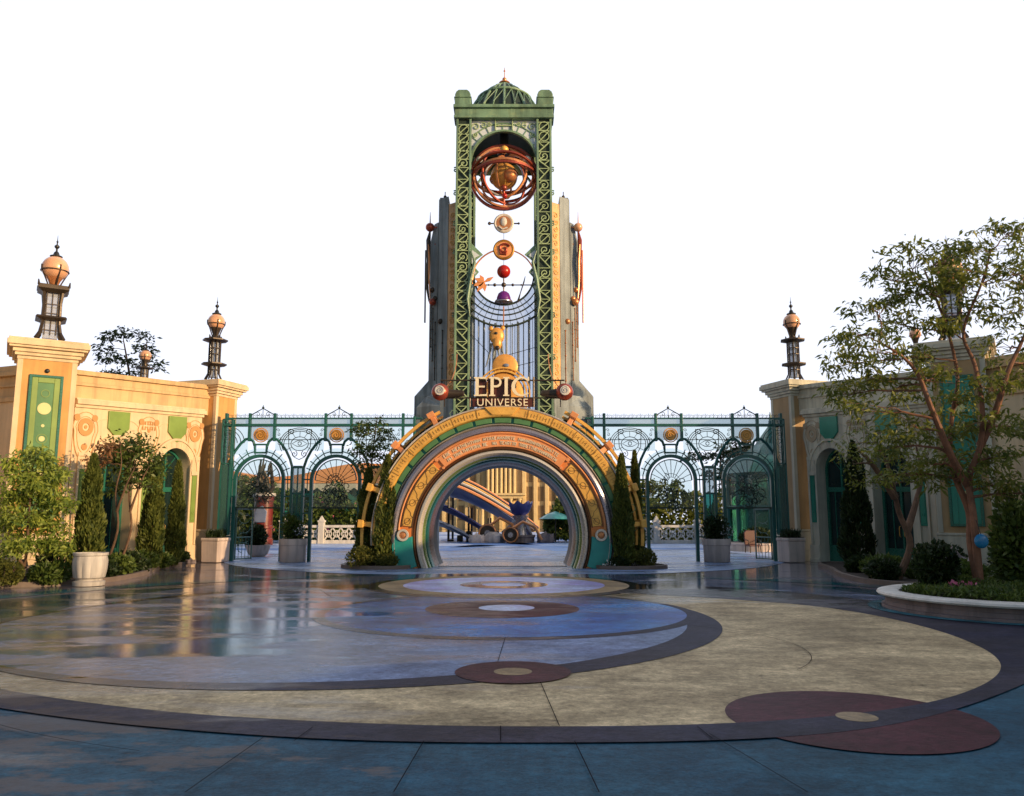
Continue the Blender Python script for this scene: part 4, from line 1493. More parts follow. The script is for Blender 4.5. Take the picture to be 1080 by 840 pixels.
def lattice_column(x0, x1, y0, y1, seed, front):
    core = MB()
    core.box(x0 + 0.09, x1 - 0.09, y0 + 0.09, y1 - 0.09, ZB, ZT)
    co_ = core.build('column_core', M['verd_dark'], tower)
    ch = MB()
    for x in (x0, x1 - 0.085):
        for y in (y0, y1 - 0.085):
            ch.box(x, x + 0.085, y, y + 0.085, ZB, ZT)
    c_ = ch.build('column_frame', M['verd'], tower, bevel=0.01)
    lt = MB()
    rr = random.Random(seed)
    xa, xb = x0 + 0.085, x1 - 0.085
    z = ZB + 0.1
    while z < ZT - 0.3:
        h = rr.choice((0.36, 0.42, 0.5))
        z2 = min(z + h, ZT - 0.02)
        for y in ((y0 + 0.03,) if front else ()) :
            k = rr.choice((0, 1, 2, 2, 3, 3)) if z > 8.5 else rr.randrange(2)
            if k == 0:
                lt.tube([(xa, y, z), (xb, y, z2)], 0.028, 4)
                lt.tube([(xa, y, z2), ((xa + xb) / 2, y, (z + z2) / 2)], 0.022, 4)
            elif k == 1:
                lt.tube([(xb, y, z), (xa, y, z2)], 0.028, 4)
                lt.tube([(xb, y, z2), ((xa + xb) / 2, y, (z + z2) / 2)], 0.022, 4)
            elif k == 2:
                lt.tube(spiral((xa + xb) / 2, y, (z + z2) / 2, 0.21, 1.4, rr.uniform(0, 6), rr.choice((-1, 1)), 16), 0.024, 4)
                lt.tube([(xa, y, z), ((xa + xb) / 2, y, (z + z2) / 2)], 0.022, 4)
            else:
                lt.tube([((xa + xb) / 2 + 0.2 * math.cos(q * 0.5), y, (z + z2) / 2 + 0.2 * math.sin(q * 0.5)) for q in range(13)], 0.022, 4, closed=True)
                lt.tube([(xa, y, z), (xb, y, z2)], 0.024, 4)
            lt.tube([(xa, y, z2), (xb, y, z2)], 0.02, 4)
        for xs in (x0 + 0.03, x1 - 0.03):       # the two flanks
            lt.tube([(xs, y0 + 0.085, z), (xs, y1 - 0.085, z2)], 0.024, 4)
        z = z2
    lt.build('column_lattice', M['verd_pale'], c_)


for sx in (-1, 1):
    x0, x1 = (-HW, -HW + CW) if sx < 0 else (HW - CW, HW)
    lattice_column(x0, x1, 0, CW, 10 + sx, True)
    lattice_column(x0 * 0.99, x1 * 0.99, DEP - CW, DEP, 20 + sx, True)
# curled leaves on the outer side of the columns
for sx in (-1, 1):
    for z in (6.2, 7.9, 9.6, 12.2, 13.4, 14.7, 15.7):
        b = MB()
        b.tube(spiral(sx * (HW + 0.03), 0.2, z, 0.12, 1.2, 1.0, sx, 12), 0.03, 5)
        b.build('acanthus', M['verd'], tower, smooth=True)
    b = MB()
    b.tube([(sx * (HW - CW - 0.02), -0.03, 12.2), (sx * (HW - CW - 0.18), -0.06, 11.7), (sx * (HW - CW - 0.02), -0.08, 11.0), (sx * (HW - CW + 0.1), -0.06, 10.2), (sx * (HW - CW), -0.04, 9.5)], [0.02, 0.06, 0.07, 0.06, 0.02], 6)
    b.build('acanthus', M['verd'], tower, smooth=True)

# crown: beam, corner blocks, dome, finial
b = MB()
for y0, y1 in ((-0.12, 0.66), (DEP - 0.66, DEP + 0.12)):
    b.box(-HW - 0.1, HW + 0.1, y0 + 0.04, y1, 17.84, 17.96)
    b.box(-HW - 0.06, HW + 0.06, y0 + 0.08, y1, 17.962, 18.26)
    b.box(-HW - 0.12, HW + 0.12, y0 - 0.02, y1, 18.262, 18.40)
for x0, x1 in ((-HW - 0.06, -HW + 0.6), (HW - 0.6, HW + 0.06)):
    b.box(x0, x1, 0.664, DEP - 0.664, 17.85, 18.38)
b.build('crown_beam', M['verd'], tower, bevel=0.015)
for sx in (-1, 1):
    for yc in (0.27, DEP - 0.27):
        xc = sx * (HW - 0.26)
        b = MB()
        b.box(xc - 0.33, xc + 0.33, yc - 0.33, yc + 0.33, 18.402, 18.72)
        b.box(xc - 0.36, xc + 0.36, yc - 0.36, yc + 0.36, 18.722, 18.76)
        pts = [(xc - 0.32, 18.762), (xc + 0.32, 18.762), (xc + 0.32, 18.88), (xc + 0.27, 19.0), (xc + 0.17, 19.08), (xc - 0.17, 19.08), (xc - 0.27, 19.0), (xc - 0.32, 18.88)]
        b.prism(pts, yc - 0.32, yc + 0.32)
        b.build('corner_block', M['verd'], tower, bevel=0.02)
yc = DEP / 2
DP = [(1.80, 18.40), (1.74, 18.72), (1.46, 19.22), (1.18, 19.62), (1.02, 19.74), (0.66, 20.10), (0.24, 20.36), (0.1, 20.40)]
b = MB()
b.lathe([(r_ * 0.93, z) for r_, z in DP], (0, yc, 0), 24)
b.build('dome', M['verd_dark'], tower)
b = MB()
for k in range(24):
    a = 2 * PI * k / 24
    b.tube([(r_ * 0.97 * math.cos(a), yc + r_ * 0.97 * math.sin(a), z) for r_, z in DP], 0.03 if k % 2 else 0.05, 5)
for i in (0, 3, 4, 6):
    r_, z = DP[i]
    b.tube([(r_ * math.cos(2 * PI * k / 32), yc + r_ * math.sin(2 * PI * k / 32), z) for k in range(32)], 0.05, 6, closed=True)
for k in range(24):
    a0, a1 = 2 * PI * k / 24, 2 * PI * (k + 1) / 24
    b.tube([(1.72 * math.cos(a0), yc + 1.72 * math.sin(a0), 18.75), (1.18 * math.cos(a1), yc + 1.18 * math.sin(a1), 19.6)], 0.022, 4)
b.build('dome_ribs', M['verd'], tower)
b = MB()
b.lathe([(r_, z + 0.85) for r_, z in ((0.12, 19.54), (0.26, 19.62), (0.24, 19.66), (0.07, 19.70), (0.10, 19.78), (0.09, 19.86), (0.02, 19.92), (0.012, 20.35), (0.0, 20.4))], (0, yc, 0), 14)
b.sphere((0, yc, 21.07), 0.045, 8, 6)
b.build('finial', M['copper'], tower, smooth=True)

# arched heads of the open belvedere (front and back)
XI = HW - CW
for y, nm in ((0.10, 'front'), (DEP - 0.3, 'rear')):
    b = MB()
    zc = 16.02
    b.arc(0, zc, XI - 0.02, XI + 0.06, 0, 180, y, y + 0.16, 36)
    b.tube([((XI + 0.36) * math.cos(R(a)), y + 0.08, zc + (XI + 0.36) * math.sin(R(a))) for a in range(37, 144, 6)], 0.03, 5)
    for a in range(20, 170, 12):
        ro = XI + 0.36 if 35 < a < 145 else XI + 0.14
        b.tube([(XI * math.cos(R(a)), y + 0.08, zc + XI * math.sin(R(a))), (ro * math.cos(R(a)), y + 0.08, zc + ro * math.sin(R(a)))], 0.025, 4)
    h_ = b.build('arch_head', M['verd'], tower)
    b = MB()
    for sg in (-1, 1):
        for k, (xx, zz, rr_) in enumerate(((1.15, 17.55, 0.17), (0.85, 17.62, 0.14), (1.2, 17.2, 0.12), (0.6, 17.68, 0.10))):
            b.tube(spiral(sg * xx, y + 0.06, zz, rr_, 1.3, k, sg, 14), 0.022, 4)
        b.box(*(sorted((sg * 0.33, sg * 0.37))), y, y + 0.1, 17.4, 17.84)
    b.box(-0.36, 0.36, y + 0.02, y + 0.08, 17.58, 17.62)
    b.build('scrollwork', M['verd_pale'], h_)
b = MB()                                     # glazed spandrels
for sg in (-1, 1):
    pts = [(sg * XI * math.cos(R(a)), 16.02 + (XI + 0.07) * math.sin(R(a))) for a in range(0, 91, 6)] + [(0, 17.83), (sg * XI, 17.83)]
    b.prism(pts, 0.19, 0.20)
b.build('spandrel_glass', M['frost'], tower)
b = MB()
b.box(-XI, XI, DEP - 0.32, DEP - 0.30, 16.95, 17.84)
b.box(-XI - 0.1, XI + 0.1, 0.664, DEP - 0.664, 17.70, 17.84)
b.build('ceiling', M['verd_dark'], tower)
b = MB()
b.lathe([(0.10, 16.6), (0.28, 16.65), (0.30, 16.85), (0.22, 16.95), (0.18, 17.7)], (0, 0.9, 0), 14)
b.build('hanger', M['black'], tower, smooth=True)

# armillary sphere hanging in the belvedere
AZ, AY = 15.62, 0.75
arm = thing('armillary_sphere', 'red copper armillary sphere of nested rings round a golden globe in the tower top', 'armillary', (X0, TY + AY, AZ))


def hoop(r_, tilt_x, tilt_z, th, m, name, w=0.05):
    r_, th, w = r_ * 1.03, th * 1.45, w * 1.25
    Mx = Matrix.Rotation(R(tilt_z), 3, 'Z') @ Matrix.Rotation(R(tilt_x), 3, 'X')
    b = MB()
    n = 56
    vs, fs = [], []
    for i in range(n):
        a = 2 * PI * i / n
        c, s = math.cos(a), math.sin(a)
        for rr_, hh in ((r_ - th, -w), (r_ + th, -w), (r_ + th, w), (r_ - th, w)):
            vs.append(Mx @ Vector((rr_ * c, rr_ * s, hh)))
    for i in range(n):
        j = (i + 1) % n
        for k in range(4):
            fs.append((4 * i + k, 4 * i + (k + 1) % 4, 4 * j + (k + 1) % 4, 4 * j + k))
    b.add(vs, fs)
    return b.build(name, m, arm, bevel=0.008)


hoop(1.34, 90, 0, 0.035, M['copper_red'], 'ring', 0.06)
hoop(1.24, 90, 12, 0.03, M['copper'], 'ring', 0.05)
hoop(1.30, -4, 0, 0.03, M['copper_red'], 'ring', 0.04)
hoop(1.28, -26, 0, 0.03, M['copper_red'], 'ring', 0.04)
hoop(1.16, -14, 0, 0.03, M['copper'], 'ring', 0.04)
hoop(1.10, 90, 40, 0.025, M['copper_red'], 'ring', 0.04)
hoop(1.02, 78, -30, 0.025, M['orange_light'], 'ring', 0.035)
hoop(0.92, -22, 0, 0.025, M['copper_red'], 'ring', 0.035)
hoop(0.84, 90, 70, 0.02, M['copper'], 'ring', 0.03)
hoop(0.78, 90, 0, 0.02, M['ringwhite'], 'ring', 0.03)
b = MB()
b.sphere((0, 0, 0.03), 0.56, 28, 16)
gl = b.build('globe', M['sun_gold'], arm, smooth=True)
b = MB()
b.tube([(0.575 * math.cos(a), 0.575 * math.sin(a) * 0.94, 0.03 + 0.17 * math.sin(a + 2.2)) for a in np.linspace(0, 2 * PI, 30)[:-1]], 0.035, 5, closed=True)
b.tube([(0.2 * math.cos(a) - 0.08, -0.53 * abs(math.cos(a)) - 0.05, 0.03 + 0.56 * math.sin(a)) for a in np.linspace(-1.4, 1.4, 14)], 0.03, 5)
b.build('band', M['gold'], gl)
b = MB()
b.sphere((0.24, -0.40, -0.08), 0.29, 18, 12)
b.build('inner_planet', M['copper'], gl, smooth=True)
for i, (px, pz, r_, m) in enumerate(((0.02, 0.92, 0.17, 'gold'), (0.0, -0.72, 0.13, 'copper_red'), (0.03, -1.06, 0.11, 'red'), (-1.0, 0.62, 0.13, 'ringwhite'), (0.94, 0.62, 0.16, 'ringwhite'))):
    b = MB()
    b.sphere((px, -0.62 if abs(px) < 0.3 else -0.35, pz), r_, 16, 10)
    b.build('planet', M[m], arm, smooth=True)
b = MB()
b.tube([(0, 0, 1.30), (0, 0, 0.5)], 0.03, 6)
b.tube([(0, 0, -1.32), (0, 0, -0.45)], 0.04, 6)
b.build('axis', M['copper_red'], arm)

# the string of medallions below it
md = thing('medallion_chain', 'string of round medallions, red ball and purple dome floating in the open tower', 'ornament', (X0, TY + 0.15, 0))


def medal(z, r_, rim, face, name):
    b = MB()
    b.lathe([(r_ * 0.6, 0.06), (r_, 0.04), (r_ * 1.02, -0.03), (r_ * 0.90, -0.07), (r_ * 0.78, -0.05)], (0, 0, z), 30, 'y')
    o = b.build(name, M[rim], md, smooth=True)
    b = MB()
    b.lathe([(r_ * 0.77, -0.03), (r_ * 0.76, -0.055), (0.001, -0.075)], (0, 0, z), 26, 'y')
    b.build('face', M[face], o, smooth=True)
    return o


m1 = medal(13.40, 0.40, 'white', 'copper', 'medallion')
b = MB()
b.sphere((0.0, -0.08, 13.45), 0.16, 12, 8, (0.8, 0.4, 1.2))
b.tube([(-0.2, -0.09, 13.25), (-0.05, -0.1, 13.12), (0.15, -0.09, 13.2)], 0.04, 5)
b.build('relief', M['white'], m1, smooth=True)
m2 = medal(12.29, 0.42, 'gold_dark', 'orange_light', 'medallion')
b = MB()
b.tube(spiral(0.02, -0.085, 12.3, 0.24, 1.2, 0.5, 1, 18), 0.05, 5)
b.tube([(-0.15, -0.085, 12.45), (-0.12, -0.085, 12.1), (0.08, -0.085, 12.08), (0.12, -0.085, 12.3)], 0.045, 5)
b.build('relief', M['copper_red'], m2, smooth=True)
b = MB()
b.sphere((0, 0, 11.39), 0.27, 22, 14)
b.build('ball', M['red'], md, smooth=True)
b = MB()
b.lathe([(0.30, 10.14), (0.33, 10.20), (0.28, 10.22), (0.275, 10.32), (0.22, 10.47), (0.12, 10.56), (0.001, 10.59)], (0, 0, 0), 24)
b.build('dome', M['purple'], md, smooth=True)
b = MB()
b.lathe([(0.20, 10.06), (0.36, 10.12), (0.36, 10.16), (0.30, 10.18)], (0, 0, 0), 24)
b.build('saucer', M['ringgrey'], md, smooth=True)
b = MB()
b.tube([(0, 0, 10.58), (0, 0, 11.14)], 0.035, 6)
b.tube([(-1.0, 0, 10.84), (1.3, 0, 10.84)], 0.025, 5)
for xx, r_ in ((-0.36, 0.07), (0.36, 0.06), (0, 0.10), (-0.6, 0.04), (0.7, 0.04)):
    b.sphere((xx, 0, 10.84), r_, 10, 7)
b.tube([(-0.56, 0, 13.4), (-0.40, 0, 13.4)], 0.03, 5)
b.tube([(0.40, 0, 13.4), (0.62, 0, 13.4)], 0.03, 5)
b.sphere((0.60, 0, 13.4), 0.05, 8, 6)
b.sphere((-0.58, 0, 13.4), 0.07, 8, 6)
b.tube([(0.56, 0, 10.15), (0.66, 0, 10.5), (0.80, 0, 10.95), (0.86, 0, 11.2)], [0.05, 0.02, 0.03, 0.01], 5)
b.tube([(0, 0, 16.0 - 2.0), (0, 0, 8.9)], 0.012, 4)
b.build('spindle', M['bronze'], md)
b = MB()
b.tube([(1.26 * math.cos(R(a)), 0.0, 11.05 + 1.26 * math.sin(R(a))) for a in range(15, 72, 4)], 0.03, 5)
b.tube([(1.26 * math.cos(R(a)), 0.0, 11.05 + 1.26 * math.sin(R(a))) for a in range(108, 192, 4)], 0.035, 5)
b.build('orbit_ring', M['copper'], md)
b = MB()                                     # leaf-winged ornament on the left of the axis
for a, l_, w in ((160, 0.42, 0.10), (200, 0.45, 0.13), (235, 0.5, 0.10), (120, 0.36, 0.09), (275, 0.4, 0.09), (30, 0.45, 0.08)):
    ca, sa = math.cos(R(a)), math.sin(R(a))
    pts = [(-0.78 + ca * l_ * q - sa * w * ww, 10.93 + sa * l_ * q + ca * w * ww) for q, ww in ((0, 0.2), (0.45, 1), (1, 0), (0.5, -1), (0, -0.2))]
    b.prism(pts, -0.08 - 0.01 * (a % 7), -0.04 - 0.01 * (a % 7))
b.build('leaf_ornament', M['orange_light'], md, bevel=0.008)

# crescent of glazed arcs and the organ-pipe screen below it
CZ = 11.25
b = MB()
for r_, th in ((1.20, 0.03), (1.42, 0.014), (1.62, 0.018), (1.86, 0.014), (2.08, 0.03)):
    lim = math.degrees(math.acos(min(1, XI / r_))) if r_ > XI else -12
    a0, a1 = 180 + max(lim, -12), 360 - max(lim, -12)
    b.arc(0, CZ, r_ - th, r_ + th, a0, a1, 0.18, 0.30, 40)
for k in range(-5, 6):
    a = R(270 + k * 8)
    b.tube([(1.20 * math.cos(a), 0.24, CZ + 1.20 * math.sin(a)), (2.08 * math.cos(a), 0.24, CZ + 2.08 * math.sin(a))], 0.012, 4)
cf = b.build('crescent_frame', M['verd_dark'], tower)
b = MB()
for r0, r1 in ((1.20, 1.42), (1.42, 1.62), (1.62, 1.86), (1.86, 2.08)):
    lim = math.degrees(math.acos(min(1, XI / r1))) if r1 > XI else -8
    b.arc(0, CZ, r0 + 0.002, r1 - 0.002, 180 + lim, 360 - lim, 0.235, 0.245, 36)
b.build('crescent_glass', M['tower_glass'], cf)
for sg in (-1, 1):
    for zz, w, h_ in ((12.0, 0.50, 0.42), (11.28, 0.34, 0.34), (10.7, 0.2, 0.3)):
        b = MB()
        x_ = sg * XI
        b.prism([(x_, zz + h_ + 0.18), (x_ - sg * w, zz + 0.1), (x_ - sg * w * 0.45, zz - 0.12), (x_, zz - h_ * 1.2)], 0.16, 0.20)
        o_ = b.build('pointed_fin', M['verd'], tower, bevel=0.012)
        b = MB()
        b.prism([(x_ - sg * 0.05, zz + h_ * 0.7), (x_ - sg * w * 0.72, zz + 0.06), (x_ - sg * w * 0.4, zz - 0.02), (x_ - sg * 0.05, zz - h_ * 0.7)], 0.145, 0.158)
        b.build('inlay', M['frost'], o_)
b = MB()
pts = [(-XI, 5.0), (XI, 5.0)] + [(2.06 * math.cos(R(a)), CZ + 2.06 * math.sin(R(a))) for a in np.linspace(309, 231, 16)]
b.prism(pts, 0.42, 0.46)
b.build('sky_pane', M['tower_glass'], tower)  # added pane; its lavender stands in for open sky between the rods
b = MB()
rr = random.Random(3)
for k in range(12):
    x = -XI + 0.09 + k * (2 * XI - 0.18) / 11
    zt = CZ - math.sqrt(max(0.01, 2.05 ** 2 - x * x))
    b.tube([(x, 0.36, 5.0), (x, 0.36, zt + 0.1)], 0.022 if k % 2 else 0.045, 8)
b.build('organ_pipe_screen', M['pipe'], tower, smooth=True)
b = MB()
for k in range(14):
    x = -XI + 0.18 + k * (2 * XI - 0.36) / 13
    zt = CZ - math.sqrt(max(0.01, 2.05 ** 2 - x * x))
    b.tube([(x, 0.30, 5.0), (x, 0.30, zt)], 0.014, 4)
b.tube([(-XI, 0.28, 8.9), (-0.5, 0.28, 8.0), (-0.6, 0.28, 7.0)], 0.014, 4)
b.tube([(0.1, 0.28, 8.0), (XI, 0.28, 8.35)], 0.014, 4)
b.tube([(0.2, 0.28, 7.5), (XI * 0.9, 0.28, 7.75)], 0.014, 4)
b.build('glazing_bars', M['black'], tower)

# ornaments on the screen
orn = thing('beast_head_ornament', 'tan carved beast head hanging on a cord in front of the organ pipe screen', 'ornament', (X0 - 0.27, TY + 0.12, 8.75))
b = MB()
b.sphere((0, 0, 0), 0.30, 18, 12, (1.0, 0.5, 1.15))
b.sphere((0.02, -0.06, -0.30), 0.22, 16, 10, (0.85, 0.6, 1.3))
b.sphere((-0.23, 0, 0.30), 0.09, 10, 8, (1, 0.6, 1.2))
b.sphere((0.23, 0, 0.32), 0.09, 10, 8, (1, 0.6, 1.2))
b.build('head', M['sun_gold'], orn, smooth=True)
b = MB()
b.sphere((-0.03, -0.155, 0.08), 0.055, 10, 8, (1.3, 0.5, 1))
b.sphere((0.03, -0.20, -0.52), 0.09, 10, 8, (1, 0.5, 1))
b.build('eye', M['black'], orn, smooth=True)
b = MB()
for xx, x2 in ((-0.22, -0.36), (-0.1, -0.14), (0.06, 0.12), (0.2, 0.34)):
    b.tube([(xx, -0.02, -0.30), (xx * 1.1, -0.05, -0.6), (x2, -0.02, -1.0), (x2 * 1.2, 0, -1.25)], [0.05, 0.045, 0.03, 0.02], 6)
b.build('streamers', M['slate'], orn, smooth=True)
b = MB()
b.tube([(0.26, 0, 0.30), (0.27, 0, 1.2)], 0.025, 5)
b.build('cord', M['copper'], orn)

sd_ = thing('sunburst_clock', 'golden half round sunburst dial with a smaller eyed disc on top, behind the sign', 'clock', (X0, TY - 0.15, 6.05))
b = MB()
b.lathe([(0.80, 0.10), (0.80, 0.02), (0.62, -0.05), (0.001, -0.09)], (0, 0, 0.35), 36, 'y')
b.build('dial', M['sun_gold'], sd_, smooth=True)
b = MB()
b.arc(0, 0.35, 0.86, 0.93, 0, 360, -0.05, 0.06, 44)
b.arc(0, 0.35, 1.0, 1.05, 0, 360, -0.03, 0.06, 44)
for k in range(36):
    a = R(10 * k)
    b.tube([(0.93 * math.cos(a), 0, 0.35 + 0.93 * math.sin(a)), (1.0 * math.cos(a), 0, 0.35 + 1.0 * math.sin(a))], 0.014, 4)
b.build('dial_ring', M['gold'], sd_)
b = MB()
b.lathe([(0.50, 0.12), (0.50, 0.02), (0.40, -0.03), (0.001, -0.06)], (0.06, 0.12, 1.45), 30, 'y')
s2 = b.build('upper_disc', M['sun_gold'], sd_, smooth=True)
b = MB()
b.sphere((0.10, 0.05, 1.48), 0.09, 12, 8, (1.3, 0.5, 0.8))
b.build('eye', M['blue_shell'], s2, smooth=True)
b = MB()
for k in range(7):
    b.tube([(-0.45 + 0.15 * k, -0.10, 0.62), (-0.48 + 0.16 * k, -0.12, 0.78), (-0.40 + 0.15 * k, -0.10, 0.88)], 0.03, 5)
b.tube([(-0.5, -0.1, 0.60), (0.5, -0.1, 0.60)], 0.045, 5)
b.build('cresting', M['black'], sd_)

def fy(x):
    return 1.28 + (x - 2.742) * 0.733 if x > 2.742 else 0.96 + (x - 2.302) * 0.776


# buttresses of the tower: stepped piers whose faces splay away from the axis
def pier(name, plan, steps, m, sx, bev=0.03):
    """plan: points (x, y) of the foot; steps: (height, outward shift of the outer points)"""
    b = MB()
    n = len(plan)
    vs, fs = [], []
    for z, sh in steps:
        vs += [(sx * (x + (sh if x > 2.9 else 0)), y, z) for x, y in plan]
    for k in range(len(steps) - 1):
        for i in range(n):
            fs.append((k * n + i, k * n + (i + 1) % n, (k + 1) * n + (i + 1) % n, (k + 1) * n + i))
    fs += [tuple(range(n)), tuple(range((len(steps) - 1) * n, len(steps) * n))]
    b.add(vs, fs)
    return b.build(name, m, tower, bevel=bev)


for sx in (-1, 1):
    pier('ornament_pier', [(1.96, 0.72), (2.30, 0.98), (2.30, 3.3), (1.96, 3.3)], [(4.2, 0), (14.55, 0)], M['cream_strip'], sx, 0.02)
    b = MB()
    rr = random.Random(5 + sx)
    z = 5.6
    while z < 14.2:
        o_ = len(b.v)
        b.tube(spiral(0, 0, z, 0.13, 1.2, rr.uniform(0, 6), rr.choice((-1, 1)), 12), 0.026, 4)
        for i in range(o_, len(b.v)):
            x_, y_, z_ = b.v[i]
            b.v[i] = (sx * (2.13 + x_ * 0.8), 0.85 + x_ * 0.61 - 0.01 + y_, z_)
        z += 0.3
    b.build('pier_scrolls', M['gold_dark'], tower)
    pier('buttress', [(2.302, 0.96), (2.74, 1.30), (2.74, 3.4), (2.302, 3.4)], [(4.2, 0), (14.9, 0)], M['slate'], sx)
    b = MB()
    b.box(*sorted((sx * 2.36, sx * 2.70)), 1.32, 3.3, 14.902, 14.98)
    b.build('buttress_cap', M['slate'], tower, bevel=0.02)
    pier('buttress', [(2.742, 1.28), (3.10, 1.55), (3.10, 3.5), (2.742, 3.5)], [(0, 0.56), (6.55, 0.56), (7.2, 0), (13.1, 0), (13.9, -0.16)], M['slate'], sx)
    pier('base_block', [(1.96, 0.1), (2.5, 0.3), (3.06, 0.78), (3.06, 1.2), (1.96, 0.715)], [(4.2, 0.42), (6.0, 0.42), (6.45, 0)], M['slate'], sx)
    if sx < 0:
        b = MB()
        b.box(-2.74, 2.74, 0.75, 3.35, 4.0, 4.98)
        b.build('base_lintel', M['slate'], tower, bevel=0.03)
    b = MB()                                 # raised lines and rivets on the buttress face
    for xx, z0, z1 in ((2.82, 7.2, 9.6), (2.93, 8.0, 10.2), (3.02, 8.6, 10.4), (2.5, 6.6, 9.2)):
        yf = fy(xx)
        b.box(*sorted((sx * xx, sx * (xx + 0.025))), yf - 0.03, yf + 0.03, z0, z1)
        for k in range(6):
            b.sphere((sx * (xx + 0.012), yf - 0.02, z0 + (z1 - z0) * k / 5), 0.035, 6, 5)
    for xx, z in ((2.85, 10.6), (2.98, 11.0), (2.6, 9.6)):
        b.sphere((sx * xx, fy(xx), z), 0.12, 12, 8)
    b.build('rivet_lines', M['bronze'] if sx < 0 else M['copper'], tower, smooth=True)
    b = MB()
    b.tube([(sx * 2.5, 1.5, 14.9), (sx * 2.5, 1.5, 15.3)], 0.02, 5)
    b.sphere((sx * 2.5, 1.5, 15.08), 0.07, 8, 6)
    b.build('buttress_finial', M['bronze'], tower)
for sx, lab in ((-1, 'slim dark red copper figure-like finial on the left side buttress of the tower'), (1, 'slim pale copper figure-like finial on the right side buttress of the tower')):
    o = thing('buttress_ornament', lab, 'ornament', (X0 + sx * 3.10, TY + 1.40, 10.2), 0, 'copper ornaments on the tower buttresses')
    b = MB()
    b.tube([(0, 0, 0.3), (sx * 0.10, -0.05, 1.0), (sx * 0.04, -0.08, 2.0), (sx * 0.06, -0.06, 2.9), (0, -0.05, 3.3)], [0.03, 0.07, 0.085, 0.10, 0.04], 8)
    b.tube([(sx * 0.16, 0, -0.6), (sx * 0.17, 0, 2.5)], 0.035, 6)
    b.build('stem', M['bronze'] if sx < 0 else M['copper_red'], o, smooth=True)
    b = MB()
    b.tube([(-sx * 0.05, -0.12, 0.4), (0, -0.16, 1.2), (sx * 0.0, -0.18, 2.0), (sx * 0.05, -0.16, 2.7)], [0.02, 0.035, 0.045, 0.025], 6)
    b.build('wing', M['copper'], o, smooth=True)
    b = MB()
    b.sphere((0, -0.05, 3.48), 0.19, 14, 10)
    b.tube([(0, -0.05, 3.6), (0, -0.05, 4.15)], [0.03, 0.008], 5)
    b.build('head', M['copper_red'] if sx < 0 else M['globe'], o, smooth=True)
    b = MB()
    b.tube([(-sx * 0.15, -0.05, 3.48), (-sx * 0.42, 0, 3.5), (-sx * 0.5, 0, 3.2), (-sx * 0.42, 0, 2.85), (-sx * 0.2, 0, 2.75)], 0.035, 6)
    b.sphere((-sx * 0.15, -0.1, 0.25), 0.15, 12, 8)
    b.build('arm', M['copper'] if sx > 0 else M['copper_red'], o, smooth=True)
